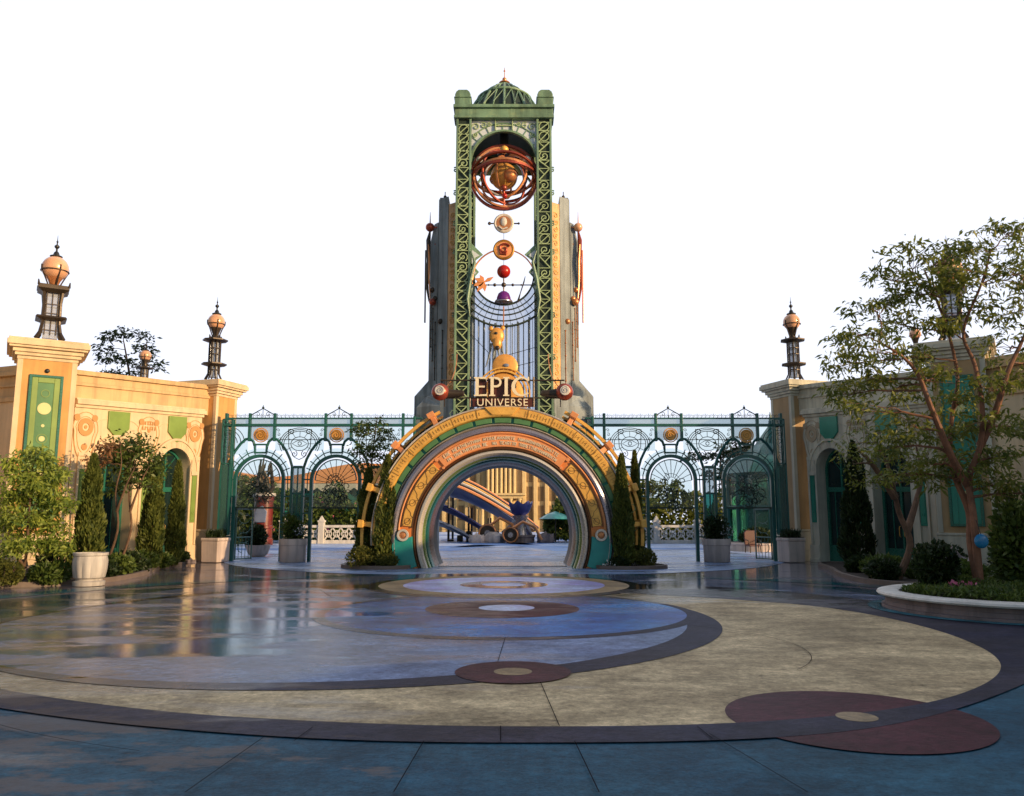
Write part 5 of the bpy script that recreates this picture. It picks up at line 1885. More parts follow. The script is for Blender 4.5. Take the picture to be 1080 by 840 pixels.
# ================================================================== lanterns on the pillars
def lantern(label, loc, rz=0.0, s=1.0, tiers=True):
    t = thing('pillar_lantern', label, 'lantern', loc, rz, 'globe lanterns on the pillars')
    if tiers == 'wide':                      # open waisted cage with two dark hoods
        b = MB()
        for sx in (-1, 1):
            for sy in (-1, 1):
                b.tube([(sx * 0.38, sy * 0.38, 0.0), (sx * 0.28, sy * 0.28, 0.22), (sx * 0.24, sy * 0.24, 0.5), (sx * 0.23, sy * 0.23, 1.2), (sx * 0.26, sy * 0.26, 1.55)], [0.07, 0.06, 0.05, 0.05, 0.06], 6)
        for x in (-0.16, 0.0, 0.16):
            for y in (-0.24, 0.24):
                b.tube([(x, y, 0.15), (x, y, 1.55)], 0.018, 4)
                b.tube([(y, x, 0.15), (y, x, 1.55)], 0.018, 4)
        for z in (0.3, 0.85, 1.15):
            for y in (-0.25, 0.25):
                b.tube([(-0.25, y, z), (0.25, y, z)], 0.018, 4)
                b.tube([(y, -0.25, z), (y, 0.25, z)], 0.018, 4)
        b.build('cage', M['bronze'], t)
        b = MB()
        b.frustum(0.30, 0.30, 0.62, 0.44, 0.44, 0.69)
        b.frustum(0.44, 0.44, 0.69, 0.40, 0.40, 0.75)
        b.build('hood', M['bronze'], t, bevel=0.01)
        b = MB()
        b.frustum(0.28, 0.28, 1.52, 0.44, 0.44, 1.62)
        b.box(-0.44, 0.44, -0.44, 0.44, 1.622, 1.76)
        for sx in (-1, 1):
            for sy in (-1, 1):
                b.tube([(sx * 0.42, sy * 0.42, 1.7), (sx * 0.44, sy * 0.44, 1.88)], [0.05, 0.02], 5)
        b.frustum(0.40, 0.40, 1.762, 0.16, 0.16, 1.82)
        b.build('hood', M['bronze'], t, bevel=0.01)
        b = MB()
        b.box(-0.21, 0.21, -0.21, 0.21, 0.05, 1.5)
        b.build('pane', M['lampglass'], t)
        zg, rg = 2.40, 0.40
    else:                                    # slender cage with two thin eaves
        b = MB()
        for k in range(8):
            a = R(22.5 + 45 * k)
            b.tube([(0.34 * math.cos(a), 0.34 * math.sin(a), 0.0), (0.22 * math.cos(a), 0.22 * math.sin(a), 0.25), (0.22 * math.cos(a), 0.22 * math.sin(a), 1.62)], 0.032, 5)
        for z in (0.4, 1.05, 1.3):
            b.tube([(0.23 * math.cos(R(a)), 0.23 * math.sin(R(a)), z) for a in range(0, 360, 30)], 0.025, 5, closed=True)
        b.build('cage', M['bronze'], t)
        for z, r_ in ((0.62, 0.50), (1.62, 0.50)):
            b = MB()
            b.lathe([(0.26, z - 0.06), (r_, z), (r_, z + 0.05), (0.22, z + 0.10)], (0, 0, 0), 8)
            b.build('hood', M['bronze'], t)
        b = MB()
        b.lathe([(0.17, 0.1), (0.17, 1.6)], (0, 0, 0), 10)
        b.build('pane', M['lampglass'], t)
        b = MB()
        for k in range(4):
            a = R(45 + 90 * k)
            b.tube([(0.26 * math.cos(a), 0.26 * math.sin(a), 1.70), (0.28 * math.cos(a), 0.28 * math.sin(a), 1.85)], [0.05, 0.02], 5)
        b.build('corner_spike', M['bronze'], t)
        zg, rg = 2.42, 0.34
    b = MB()
    b.lathe([(0.14, 1.76), (0.12, zg - rg - 0.18), (0.18, zg - rg - 0.02), (rg * 0.72, zg - rg * 0.62)], (0, 0, 0), 16)
    b.build('cup', M['copper'] if tiers == 'wide' else M['bronze'], t, smooth=True)
    b = MB()
    b.sphere((0, 0, zg), rg, 24, 16)
    g = b.build('globe', M['globe'], t, smooth=True)
    b = MB()
    b.tube([(rg * 1.01 * math.cos(R(a)), rg * 1.01 * math.sin(R(a)), zg - 0.1) for a in range(0, 360, 20)], 0.022, 5, closed=True)
    for k in range(4):
        a = R(90 * k + 20)
        b.tube([(0.12 * math.cos(a), 0.12 * math.sin(a), zg - rg - 0.3), (rg * 0.75 * math.cos(a), rg * 0.75 * math.sin(a), zg - rg * 0.75), (rg * 1.02 * math.cos(a), rg * 1.02 * math.sin(a), zg - 0.08), (rg * 1.03 * math.cos(a), rg * 1.03 * math.sin(a), zg + 0.06)], 0.024, 5)
    b.build('cradle', M['bronze'], g)
    b = MB()
    z = zg + rg
    b.lathe([(0.17, z - 0.05), (0.19, z + 0.01), (0.10, z + 0.05), (0.07, z + 0.14), (0.03, z + 0.18), (0.03, z + 0.26), (0.075, z + 0.31), (0.075, z + 0.36), (0.02, z + 0.41), (0.02, z + 0.47), (0.035, z + 0.50), (0.012, z + 0.54), (0.004, z + 0.72)], (0, 0, 0), 12)
    b.build('finial', M['black'], t, smooth=True)
    t.scale = (s, s, s)
    return t


lantern('waisted bronze lantern with copper globe on the left pillar with the green panel', (xm(-14.82, -1), 25.26, 7.26), R(32), 1.0, 'wide')
lantern('bronze lantern with copper globe half hidden by the crown of the big tree', (xm(-14.82, 1), 25.26, 7.26), R(-32), 1.0, 'wide')
lantern('slender bronze lantern with pinkish globe on the sunlit pillar left of the iron screen', (-12.17, 32.37, 7.2), 0.2, 1.0)
lantern('slender bronze lantern with pinkish globe on the shaded pillar right of the iron screen', (xm(-12.17, 1), 32.37, 7.2), 0.1, 1.0)
# two more on pillars of the courts behind the pavilions
for side, lab, lp in ((-1, 'small lantern seen over the left pavilion roof before a thin tree', 'plain pillar behind the left pavilion carrying a lantern'),
                      (1, 'small lantern with pale globe seen among branches over the right pavilion roof', 'plain pillar behind the right pavilion carrying a lantern')):
    x, h = (-18.3, 7.5) if side < 0 else (20.2, 8.6)
    t = thing('stone_pillar', lp, 'pillar', (x, 39.5, 0), 0, 'lantern pillars behind the pavilions')
    pillar_body(t, 1.2, 1.2, h, False, side)
    lantern(lab, (x, 39.5, h + 0.16), 0, 0.82)
# ================================================================== planting beds
def bed(name, label, pts, h=0.12, kerb=True):
    """a kerbed bed: mulch with a stone edge following the outline"""
    c = (sum(p[0] for p in pts) / len(pts), sum(p[1] for p in pts) / len(pts))
    t = thing(name, label, 'plant bed', (c[0], c[1], 0))
    lp = [(x - c[0], y - c[1]) for x, y in pts]
    b = MB()
    b.slab([(x * 0.985, y * 0.985) for x, y in lp], 0.0, h - 0.03)
    b.build('mulch', M['soil'], t)
    b = MB()
    n = len(lp)
    b.tube([(x, y, h / 2) for x, y in lp], h * 0.72, 4, closed=True)
    b.build('kerb', M['kerb'], t)
    return t


def smooth_loop(ctrl, n=8):
    out = []
    m = len(ctrl)
    for i in range(m):
        p0, p1, p2, p3 = (Vector(ctrl[(i + k - 1) % m]) for k in range(4))
        for j in range(n):
            s = j / n
            q = 0.5 * ((2 * p1) + (-p0 + p2) * s + (2 * p0 - 5 * p1 + 4 * p2 - p3) * s * s + (-p0 + 3 * p1 - 3 * p2 + p3) * s ** 3)
            out.append((q.x, q.y))
    return out


bed('plant_bed', 'long kerbed bed of shrubs along the sunlit pavilion', smooth_loop([(-17.5, 18.6), (-13.5, 19.4), (-10.9, 21.0), (-10.7, 23.5), (-11.6, 27.0), (-11.55, 29.3), (-12.1, 30.0), (-12.9, 29.0), (-13.9, 25.4), (-15.6, 23.8), (-18, 20.4)]))
bed('plant_bed', 'long kerbed bed of shrubs before the shaded pavilion', smooth_loop([(16.6, 17.6), (12.0, 18.4), (9.4, 20.4), (9.3, 23.0), (10.1, 26.0), (10.7, 28.6), (11.4, 29.2), (12.2, 28.6), (13.2, 25.4), (14.9, 23.8), (17.5, 20.0)]))
bed('plant_bed', 'small kerbed bed of cypresses left of the portal', smooth_loop([(-5.6, 27.3), (-4.4, 26.5), (-3.45, 26.9), (-3.5, 28.2), (-4.4, 29.2), (-5.5, 28.7)]))
bed('plant_bed', 'small kerbed bed of cypress and box right of the portal', smooth_loop([(2.85, 26.9), (3.6, 26.4), (4.8, 26.8), (5.1, 27.6), (4.4, 28.8), (3.2, 28.4)]))


# ------------------------------------------------------------------ cypresses
def cypress(label, loc, h, r_, n=7000, m='leaf_cyp', group='cypress columns', lean=0.0):
    t = thing('cypress', label, 'cypress', loc, 0, group)
    b = MB()
    b.tube([(0, 0, 0), (0.02, 0, h * 0.3), (lean * 0.5, 0, h * 0.6), (lean, 0, h * 0.93)], [0.07, 0.055, 0.04, 0.01], 7)
    b.build('trunk', M['bark'], t, smooth=True)
    q = rng.uniform(0, 1, n) ** 0.85
    z = 0.05 + q * h * 0.97
    prof = np.clip((q + 0.04) / 0.14, 0, 1) ** 0.6 * np.clip((1 - q) / 0.75, 0, 1) ** 0.62
    a = rng.uniform(0, 2 * PI, n)
    ph = rng.uniform(0, 6, 4)
    lump = 1 + 0.16 * np.sin(3 * a + 5 * q + ph[0]) + 0.12 * np.sin(5 * a - 13 * q + ph[1]) + 0.12 * np.sin(21 * q + 2 * a + ph[2])
    rad = r_ * prof * lump * (0.62 + 0.40 * rng.uniform(0, 1, n) ** 0.5)
    pos = np.stack([rad * np.cos(a) + lean * q, rad * np.sin(a), z], 1)
    d = np.stack([np.cos(a) * 0.6, np.sin(a) * 0.6, np.full(n, 1.15)], 1) + rng.normal(size=(n, 3)) * 0.32
    leaves('foliage', pos, d, 0.17, M[m], t, 0.34, 0.0, 0.2)
    return t


cypress('sharp cypress standing behind the white fluted pot by the left pavilion', (-11.35, 21.9, 0.05), 3.35, 0.37)
cypress('fuller cypress of the close pair by the arched door of the left pavilion', (-11.55, 26.2, 0.05), 3.6, 0.36)
cypress('slimmer cypress of the close pair, nearer the arched door of the left pavilion', (-11.55, 28.0, 0.05), 3.6, 0.28)
cypress('dark cypress left of the portal, farther from the ring', (-4.95, 28.0, 0.05), 3.35, 0.44)
cypress('sunlit cypress against the left flank of the portal', (-4.2, 27.3, 0.05), 3.75, 0.40)
cypress('tall cypress standing against the right flank of the portal ring', (3.66, 27.0, 0.05), 3.75, 0.33)
cypress('narrow cypress behind the brackets right of the portal', (4.35, 28.6, 0.05), 4.0, 0.22)
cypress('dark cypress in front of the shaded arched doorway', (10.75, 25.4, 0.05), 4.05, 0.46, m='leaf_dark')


# ------------------------------------------------------------------ round shrubs
def shrub(label, loc, rad, n=1500, m='leaf_box', size=0.10, group='low shrubs', cat='shrub', lobes=6, name='box_shrub', shell=0.75):
    t = thing(name, label, cat, loc, 0, group)
    ps, ds = [], []
    for k in range(lobes):
        a = 2 * PI * k / lobes + rng.uniform(-.4, .4)
        q = 0.0 if k == 0 else rng.uniform(0.25, 0.5)
        c = (rad[0] * q * math.cos(a), rad[1] * q * math.sin(a), rad[2] * rng.uniform(0.35, 0.62))
        f = rng.uniform(0.5, 0.68) if k else 0.75
        p, d = blob_points(c, (rad[0] * f, rad[1] * f, rad[2] * f * 0.8), n // lobes, shell)
        ps.append(p)
        ds.append(d)
    p, d = np.concatenate(ps), np.concatenate(ds)
    p[:, 2] = np.abs(p[:, 2])
    leaves('foliage', p, d + rng.normal(size=p.shape) * 0.6 + np.array([0, 0, 0.4]), size, M[m], t, 0.5)
    b = MB()
    for k in range(6):
        a = k * 1.05
        b.tube([(0, 0, 0), (rad[0] * 0.3 * math.cos(a), rad[1] * 0.3 * math.sin(a), rad[2] * 0.45), (rad[0] * 0.5 * math.cos(a), rad[1] * 0.5 * math.sin(a), rad[2] * 0.7)], [0.02, 0.014, 0.006], 4)
    b.build('stem', M['bark'], t)
    return t


shrub('clipped ball shrub at the left edge of the left bed', (-12.2, 19.75, 0.08), (0.60, 0.5, 0.60), 2600, size=0.07)
shrub('ball shrub at the foot of the portal cypresses, on the left corner of their bed', (-4.95, 26.95, 0.08), (0.52, 0.42, 0.60), 2200, size=0.075)
shrub('small box shrub between the cypress bed kerb and the teal foot of the portal', (-4.05, 26.75, 0.08), (0.45, 0.3, 0.40), 1600, size=0.075)
shrub('clipped ball shrub right of the portal at the bed corner', (4.42, 27.1, 0.08), (0.46, 0.4, 0.56), 2200, size=0.075)
shrub('low loose shrub at the foot of the right portal cypress', (3.55, 26.75, 0.08), (0.40, 0.25, 0.34), 1200, 'leaf_dark', 0.08)
k = 0
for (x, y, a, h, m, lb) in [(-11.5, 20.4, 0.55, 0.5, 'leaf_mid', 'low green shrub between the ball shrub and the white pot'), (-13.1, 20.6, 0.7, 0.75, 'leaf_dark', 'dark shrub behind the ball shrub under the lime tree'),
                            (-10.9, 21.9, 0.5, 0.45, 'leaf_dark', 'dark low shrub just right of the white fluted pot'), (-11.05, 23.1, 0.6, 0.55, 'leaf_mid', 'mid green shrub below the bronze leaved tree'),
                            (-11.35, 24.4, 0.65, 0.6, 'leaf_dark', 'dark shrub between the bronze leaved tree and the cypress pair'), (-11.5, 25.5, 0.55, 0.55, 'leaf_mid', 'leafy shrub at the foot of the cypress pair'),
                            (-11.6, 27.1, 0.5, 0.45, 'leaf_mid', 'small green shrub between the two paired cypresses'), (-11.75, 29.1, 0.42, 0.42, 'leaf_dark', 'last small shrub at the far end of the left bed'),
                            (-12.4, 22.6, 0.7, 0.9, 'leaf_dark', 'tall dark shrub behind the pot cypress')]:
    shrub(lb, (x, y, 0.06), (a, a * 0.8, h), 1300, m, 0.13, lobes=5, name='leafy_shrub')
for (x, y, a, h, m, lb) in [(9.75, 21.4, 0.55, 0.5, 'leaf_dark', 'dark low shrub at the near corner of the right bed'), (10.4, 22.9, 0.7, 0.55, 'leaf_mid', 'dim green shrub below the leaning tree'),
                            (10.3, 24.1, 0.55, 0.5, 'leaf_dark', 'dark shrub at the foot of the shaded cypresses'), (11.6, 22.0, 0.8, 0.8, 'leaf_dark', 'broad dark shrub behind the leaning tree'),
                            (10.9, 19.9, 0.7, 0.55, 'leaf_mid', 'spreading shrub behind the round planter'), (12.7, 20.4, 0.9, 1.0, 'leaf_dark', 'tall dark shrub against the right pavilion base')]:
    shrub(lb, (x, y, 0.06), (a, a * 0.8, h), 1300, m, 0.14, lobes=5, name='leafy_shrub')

# spiky plants in the right bed
for i, (x, y, lb) in enumerate([(10.55, 21.6, 'pale spiky agave in the right bed'), (9.9, 22.3, 'second spiky agave, nearer the kerb of the right bed')]):
    t = thing('agave', lb, 'agave', (x, y, 0.06), 0, 'spiky plants in the right bed')
    b = MB()
    for k in range(16):
        a = k * 2.4
        l_ = 0.5 + 0.02 * k
        el = R(20 + 4 * k)
        ca, sa = math.cos(a), math.sin(a)
        b.tube([(0.04 * ca, 0.04 * sa, 0), (ca * l_ * 0.5 * math.cos(el), sa * l_ * 0.5 * math.cos(el), l_ * 0.55 * math.sin(el)), (ca * l_ * math.cos(el), sa * l_ * math.cos(el), l_ * math.sin(el) * 0.9)], [0.035, 0.045, 0.004], 4)
    b.build('spikes', M['leaf_mid'], t)


# ------------------------------------------------------------------ trees
def limb(b, p, q, r0, r1, bend=0.15, n=6, seg=7):
    p, q = Vector(p), Vector(q)
    d = q - p
    o = Vector((rng.normal(), rng.normal(), abs(rng.normal()) * 0.6)) * d.length * bend
    pts, rs = [], []
    for i in range(n + 1):
        s = i / n
        pts.append(p + d * s + o * math.sin(PI * s) + Vector((rng.normal(), rng.normal(), rng.normal())) * 0.012)
        rs.append(r0 + (r1 - r0) * s)
    b.tube(pts, rs, seg)
    return pts


def airy_tree(name, label, cat, loc, stems, clusters, leafm, barkm, n_twig=16, n_leaf=22, size=0.15, width=0.34, spread=0.10, droop=0.15, group=None, flat=0.45, r_base=0.10):
    """stems: lists of points (local) ; clusters: (x,y,z,rx,rz) foliage layers (local) hung on limbs that spring from the stems"""
    t = thing(name, label, cat, loc, 0, group)
    b = MB()
    nodes = []
    for st in stems:
        pts = [Vector(p) for p in st]
        n = len(pts)
        sm = []
        for i in range(n - 1):
            p0, p1, p2, p3 = pts[max(i - 1, 0)], pts[i], pts[i + 1], pts[min(i + 2, n - 1)]
            for j in range(5):
                s = j / 5
                sm.append(0.5 * ((2 * p1) + (-p0 + p2) * s + (2 * p0 - 5 * p1 + 4 * p2 - p3) * s * s + (-p0 + 3 * p1 - 3 * p2 + p3) * s ** 3))
        sm.append(pts[-1])
        rs = [r_base * (1 - 0.80 * i / (len(sm) - 1)) for i in range(len(sm))]
        b.tube(sm, rs, 9)
        nodes += [(p, r_) for p, r_ in zip(sm[3:], rs[3:])]
    tr = b.build('trunk', M[barkm], t, smooth=True)
    b = MB()
    ends = []
    for cx, cy, cz, rx, rz in clusters:
        c = Vector((cx, cy, cz))
        best = min(nodes, key=lambda q: (q[0] - c).length + max(0, q[0].z - c.z + 0.15) * 2.5)
        r0 = max(0.014, best[1] * 0.55)
        pts = limb(b, best[0], c - Vector((0, 0, rz * 0.4)), r0, 0.009, 0.10)
        for k in range(n_twig):
            a = rng.uniform(0, 2 * PI)
            q = rng.uniform(0.15, 1) ** 0.6
            e = c + Vector((rx * q * math.cos(a), rx * q * math.sin(a), rz * rng.uniform(-0.8, 0.8) - 0.25 * rz * q))
            s = pts[rng.integers(3, len(pts))]
            if k % 2 == 0:
                limb(b, s, e, 0.008, 0.003, 0.08, 3, 4)
            ends.append(e)
    b.build('branches', M[barkm], tr, smooth=True)
    p, off = clumps([tuple(e) for e in ends], n_leaf, (spread, spread, spread * flat))
    d = off * 5 + rng.normal(size=off.shape) * 0.5 + np.array([0, 0, -0.15])
    leaves('crown', p, d, size, M[leafm], t, width, droop, 0.2)
    return t


def px_clusters(origin, Y, lst, dy=0.8):
    """measured foliage layers (direction and angular size) at the tree's own distance"""
    out = []
    k = Y / 850
    for u, v, ru, rv in lst:
        p = at(u, v, Y + rng.uniform(-dy, dy))
        out.append((p.x - origin[0], p.y - origin[1], p.z - origin[2], ru * k, rv * k))
    return out


# the big tree in the round planter
TB = (8.88, 15.65, 0.36)
TD = 1.9


def lp(u, v, Y=13.75, o=TB):
    p = at(u, v, Y + (TD if o is TB else 0))
    return (p.x - o[0], p.y - o[1], p.z - o[2])


stems = [[(0, 0, -0.1), lp(1030, 580), lp(1026, 540, 13.7), lp(1022, 505), lp(1034, 470, 13.6), lp(1036, 430, 13.5), lp(1028, 385), lp(1016, 350, 13.9), lp(1035, 300, 13.8), lp(1045, 265)],
         [(0.02, 0.05, -0.1), lp(1024, 575, 13.9), lp(1022, 540, 13.9), lp(1008, 505, 14.0), lp(1002, 480, 14.2), lp(1004, 440, 14.3), lp(1010, 400, 14.2), lp(1000, 350, 14.3), lp(985, 310, 14.4), lp(975, 285, 14.5)],
         [lp(1022, 515, 13.8), lp(1005, 485, 13.5), lp(992, 455, 13.3), lp(980, 425, 13.2), lp(968, 395, 13.2), lp(950, 375, 13.1), lp(925, 360, 13.0)],
         [lp(1034, 470, 13.7), lp(1050, 435, 13.4), lp(1062, 395, 13.2), lp(1078, 360, 13.2), lp(1090, 330, 13.2)]]
cl = px_clusters(TB, 15.65, [(1000, 272, 42, 16), (1002, 266, 26, 10), (1012, 280, 26, 12), (960, 268, 30, 12), (1038, 258, 34, 18), (1062, 244, 22, 8), (942, 292, 26, 12), (985, 300, 45, 16), (1025, 296, 40, 18), (1068, 285, 30, 20), (1010, 325, 35, 14), (1060, 325, 30, 18),
                             (965, 308, 30, 12), (920, 322, 28, 9), (945, 338, 30, 10), (905, 350, 30, 10), (925, 368, 34, 14), (895, 378, 24, 12), (960, 372, 26, 12), (985, 345, 25, 10), (1065, 365, 32, 16), (1095, 340, 40, 24),
                             (910, 398, 34, 14), (945, 405, 35, 12), (895, 412, 24, 10), (985, 395, 26, 12), (1010, 420, 32, 14), (1050, 405, 34, 14), (1085, 400, 30, 18), (930, 430, 40, 14), (965, 445, 34, 13), (1000, 455, 36, 13),
                             (1040, 440, 38, 14), (1075, 445, 30, 16), (1020, 480, 34, 12), (1060, 478, 30, 14), (985, 485, 26, 12), (955, 495, 26, 12), (1005, 502, 28, 12), (1052, 505, 30, 13), (1078, 515, 24, 14), (940, 468, 26, 10), (1100, 290, 40, 24), (1120, 380, 40, 30)], 0.75)
airy_tree('multi_stem_tree', 'big airy olive green tree with twisting reddish stems in the round planter', 'tree', TB, stems, cl, 'leaf_tree', 'bark_red', 13, 19, 0.145, 0.30, 0.12, 0.2, r_base=0.08)

# the leaning tree behind it in the bed
TS = (9.95, 21.3, 0.05)
stems = [[(0, 0, 0), lp(960, 575, 21.2, TS), lp(948, 540, 21.2, TS), lp(940, 505, 21.0, TS), lp(932, 480, 21, TS), lp(922, 462, 21, TS)],
         [lp(957, 560, 21.3, TS), lp(966, 530, 21.5, TS), lp(972, 500, 21.6, TS), lp(966, 470, 21.5, TS)],
         [lp(944, 525, 21.1, TS), lp(920, 490, 20.8, TS), lp(905, 475, 20.6, TS)]]
cl = px_clusters(TS, 21.2, [(905, 462, 30, 14), (925, 452, 30, 12), (950, 455, 26, 12), (900, 485, 20, 12), (930, 478, 26, 10), (960, 478, 24, 12), (915, 505, 18, 10), (975, 500, 20, 14)], 0.6)
airy_tree('leaning_tree', 'thin leaning tree with bare grey branches in the right bed', 'tree', TS, stems, cl, 'leaf_tree', 'bark', 10, 14, 0.13, 0.3, 0.15, 0.2, r_base=0.10)

# bronze leaved small tree in the left bed
TS = (-11.75, 23.6, 0.05)
stems = [[(0, 0, 0), lp(124, 560, 23.6, TS), lp(122, 520, 23.6, TS), lp(128, 490, 23.6, TS), lp(126, 465, 23.6, TS)], [lp(123, 540, 23.6, TS), lp(134, 510, 23.4, TS), lp(143, 492, 23.4, TS)]]
cl = px_clusters(TS, 23.6, [(126, 462, 14, 8), (112, 470, 12, 8), (138, 470, 12, 8), (120, 480, 16, 8), (146, 482, 12, 8), (105, 485, 10, 8), (132, 490, 14, 8), (150, 495, 8, 6), (118, 500, 14, 10), (138, 508, 12, 10), (110, 515, 8, 8)], 0.4)
airy_tree('small_tree', 'small round tree with bronze tinted leaves before the left pavilion', 'tree', TS, stems, cl[1:2] + cl[5:6], 'leaf_bronze', 'bark', 14, 14, 0.12, 0.45, 0.12, flat=0.8, r_base=0.04)
o = airy_tree('small_tree', 'small dark leaved tree standing close behind the bronze leaved one', 'tree', (TS[0] + 0.15, TS[1] + 0.5, 0.05), stems, cl, 'leaf_mid', 'bark', 14, 15, 0.13, 0.45, 0.13, flat=0.8, r_base=0.04)

# light lime green tree at the left
TS = (-12.35, 20.6, 0.05)
stems = [[(0, 0, 0), lp(27, 590, 20.6, TS), lp(30, 550, 20.6, TS), lp(33, 510, 20.6, TS), lp(36, 480, 20.6, TS)], [lp(27, 600, 20.6, TS), lp(14, 580, 20.5, TS), lp(8, 560, 20.5, TS)]]
cl = px_clusters(TS, 20.6, [(36, 480, 18, 10), (30, 492, 24, 10), (48, 500, 20, 10), (22, 508, 20, 10), (40, 518, 26, 12), (15, 525, 16, 10), (58, 528, 18, 10), (30, 540, 26, 12), (52, 552, 20, 12), (15, 550, 16, 10), (36, 568, 26, 10), (58, 575, 14, 8), (18, 575, 16, 8)], 0.45)
airy_tree('young_tree', 'light lime green leafy young tree before the left pillar', 'tree', TS, stems, cl, 'leaf_lime', 'bark', 18, 24, 0.155, 0.34, 0.12, 0.25, flat=0.7, r_base=0.045)

# loose tall shrub rising behind the left portal cypresses
TS = (-5.0, 29.3, 0.05)
stems = [[(0, 0, 0), lp(390, 530, 29.3, TS), lp(392, 490, 29.3, TS), lp(396, 455, 29.3, TS), lp(398, 440, 29.3, TS)]]
cl = px_clusters(TS, 29.3, [(396, 446, 16, 7), (385, 455, 14, 7), (404, 458, 14, 7), (392, 468, 18, 8), (380, 475, 10, 8), (402, 476, 12, 8), (390, 490, 14, 10)], 0.4)
airy_tree('small_tree', 'loose feathery tree rising above the cypresses left of the portal', 'tree', TS, stems, cl, 'leaf_mid', 'bark', 14, 14, 0.15, 0.35, 0.13, r_base=0.05)

# thin tree behind the left pavilion roof
TS = (-21.8, 46, 0)
stems = [[(0, 0, 0), lp(140, 480, 46, TS), lp(138, 410, 46, TS), lp(134, 380, 46, TS), lp(130, 358, 46, TS)], [lp(140, 440, 46, TS), lp(150, 390, 46, TS), lp(152, 365, 46, TS)]]
cl = px_clusters(TS, 46, [(118, 356, 10, 6), (132, 351, 12, 5), (148, 352, 10, 6), (112, 368, 9, 5), (125, 378, 10, 5), (158, 372, 9, 6), (145, 384, 10, 6), (160, 386, 8, 6), (150, 366, 9, 7), (112, 378, 6, 4), (140, 396, 10, 5), (120, 392, 8, 4)], 0.8)
airy_tree('thin_tree', 'thin dark tree with open crown behind the left pavilion roof', 'tree', TS, stems, cl, 'leaf_dark', 'bark', 10, 9, 0.27, 0.4, 0.24, r_base=0.13)

# broad bush filling the right side of the round planter
shrub('broad leafy bush on the right side of the round planter', (9.85, 15.9, 0.32), (0.6, 0.5, 1.75), 4600, 'leaf_mid', 0.14, lobes=9, name='leafy_shrub', shell=0.5)
shrub('dark low bush at the left side of the round planter', (8.35, 16.1, 0.32), (0.5, 0.5, 0.8), 2200, 'leaf_dark', 0.12, lobes=6, name='leafy_shrub')

# ------------------------------------------------------------------ round planter and what grows in it
pc = (9.1, 15.05)
t = thing('round_planter', 'round raised planter with white rim and purple grey side under the big tree', 'planter', (pc[0], pc[1], 0))
b = MB()
b.lathe([(2.17, 0.0), (2.17, 0.10), (2.11, 0.11), (2.10, 0.22), (2.11, 0.23), (2.11, 0.34), (1.86, 0.34), (1.86, 0.0)], (0, 0, 0), 80)
b.v = [(x_, y_, z_ * 0.70) for x_, y_, z_ in b.v]
b.build('side_wall', M['greystone'], t, smooth=True)
b = MB()
b.lathe([(2.15, 0.342), (2.23, 0.36), (2.25, 0.40), (2.23, 0.45), (2.15, 0.475), (1.92, 0.475), (1.86, 0.44), (1.86, 0.342)], (0, 0, 0), 80)
b.v = [(x_, y_, z_ * 0.70) for x_, y_, z_ in b.v]
b.build('rim', M['white'], t, smooth=True)
b = MB()
b.lathe([(1.85, 0.1), (1.85, 0.40), (1.0, 0.50), (0.001, 0.54)], (0, 0, 0), 60)
b.v = [(x_, y_, z_ * 0.70) for x_, y_, z_ in b.v]
b.build('soil', M['soil'], t, smooth=True)
ring('paving_ring', (pc[0], pc[1], 2.19), (pc[0], pc[1], 2.42), 6.5 * L, M['p_teal'])
n = 9000
a = rng.uniform(0, 2 * PI, n)
q = 1.80 * np.sqrt(rng.uniform(0, 1, n))
p = np.stack([pc[0] + q * np.cos(a), pc[1] + q * np.sin(a), 0.31 + 0.05 * (1 - q / 1.9) + rng.uniform(0, 0.16, n) * (0.7 + 0.5 * np.sin(3 * a + 2 * q))], 1)
tag(leaves('ground_cover', p, rng.normal(size=(n, 3)) + np.array([0, 0, 1.0]), 0.12, M['leaf_mid'], None, 0.3),
    'dark green trailing ground cover filling the round planter', 'ground cover', kind='stuff')


def flowers(label, c, rad, n, m, name='flower_clump', group=None):
    t = thing(name, label, 'flowers', c, 0, group)
    p, d = blob_points((0, 0, 0.08), rad, n, 0.2)
    p[:, 2] = np.abs(p[:, 2])
    leaves('petals', p, d + np.array([0, 0, 0.7]), 0.065, M[m], t, 0.8)
    p, d = blob_points((0, 0, 0.04), rad, n * 2, 0.2)
    p[:, 2] = np.abs(p[:, 2]) * 0.85
    leaves('foliage', p, d + np.array([0, 0, 0.7]), 0.10, M['leaf_dark'], t, 0.4)


flowers('clump of red flowers in the right part of the round planter', (9.75, 14.6, 0.42), (0.35, 0.3, 0.2), 240, 'flower_r')
flowers('pale flowers at the left of the big tree trunk', (8.05, 14.7, 0.38), (0.4, 0.2, 0.12), 60, 'flower_p')
flowers('small white flowers on the bed edge right of the portal', (3.2, 26.75, 0.06), (0.3, 0.2, 0.16), 60, 'flower_w')
flowers('small white flowers at the far corner of the right portal bed', (4.0, 27.6, 0.06), (0.5, 0.3, 0.4), 70, 'flower_w')

# blue disc hung on the tree
d_ = thing('hanging_disc', 'round blue disc hung on the trunk of the big tree', 'ornament', tuple(at(1035, 571, 15.42)))
b = MB()
b.lathe([(0.12, 0.03), (0.135, 0.0), (0.12, -0.03), (0.08, -0.05), (0.001, -0.055)], (0, 0, 0), 24, 'y')
b.build('disc', M['p_teal'] if False else mat('glossy_blue_paint', (0.02, 0.20, 0.42), 0.25, bump=0.02), d_, smooth=True)
b = MB()
b.tube([(0, 0, 0.12), (-0.04, 0.05, 0.4)], 0.008, 4)
b.build('cord', M['black'], d_)


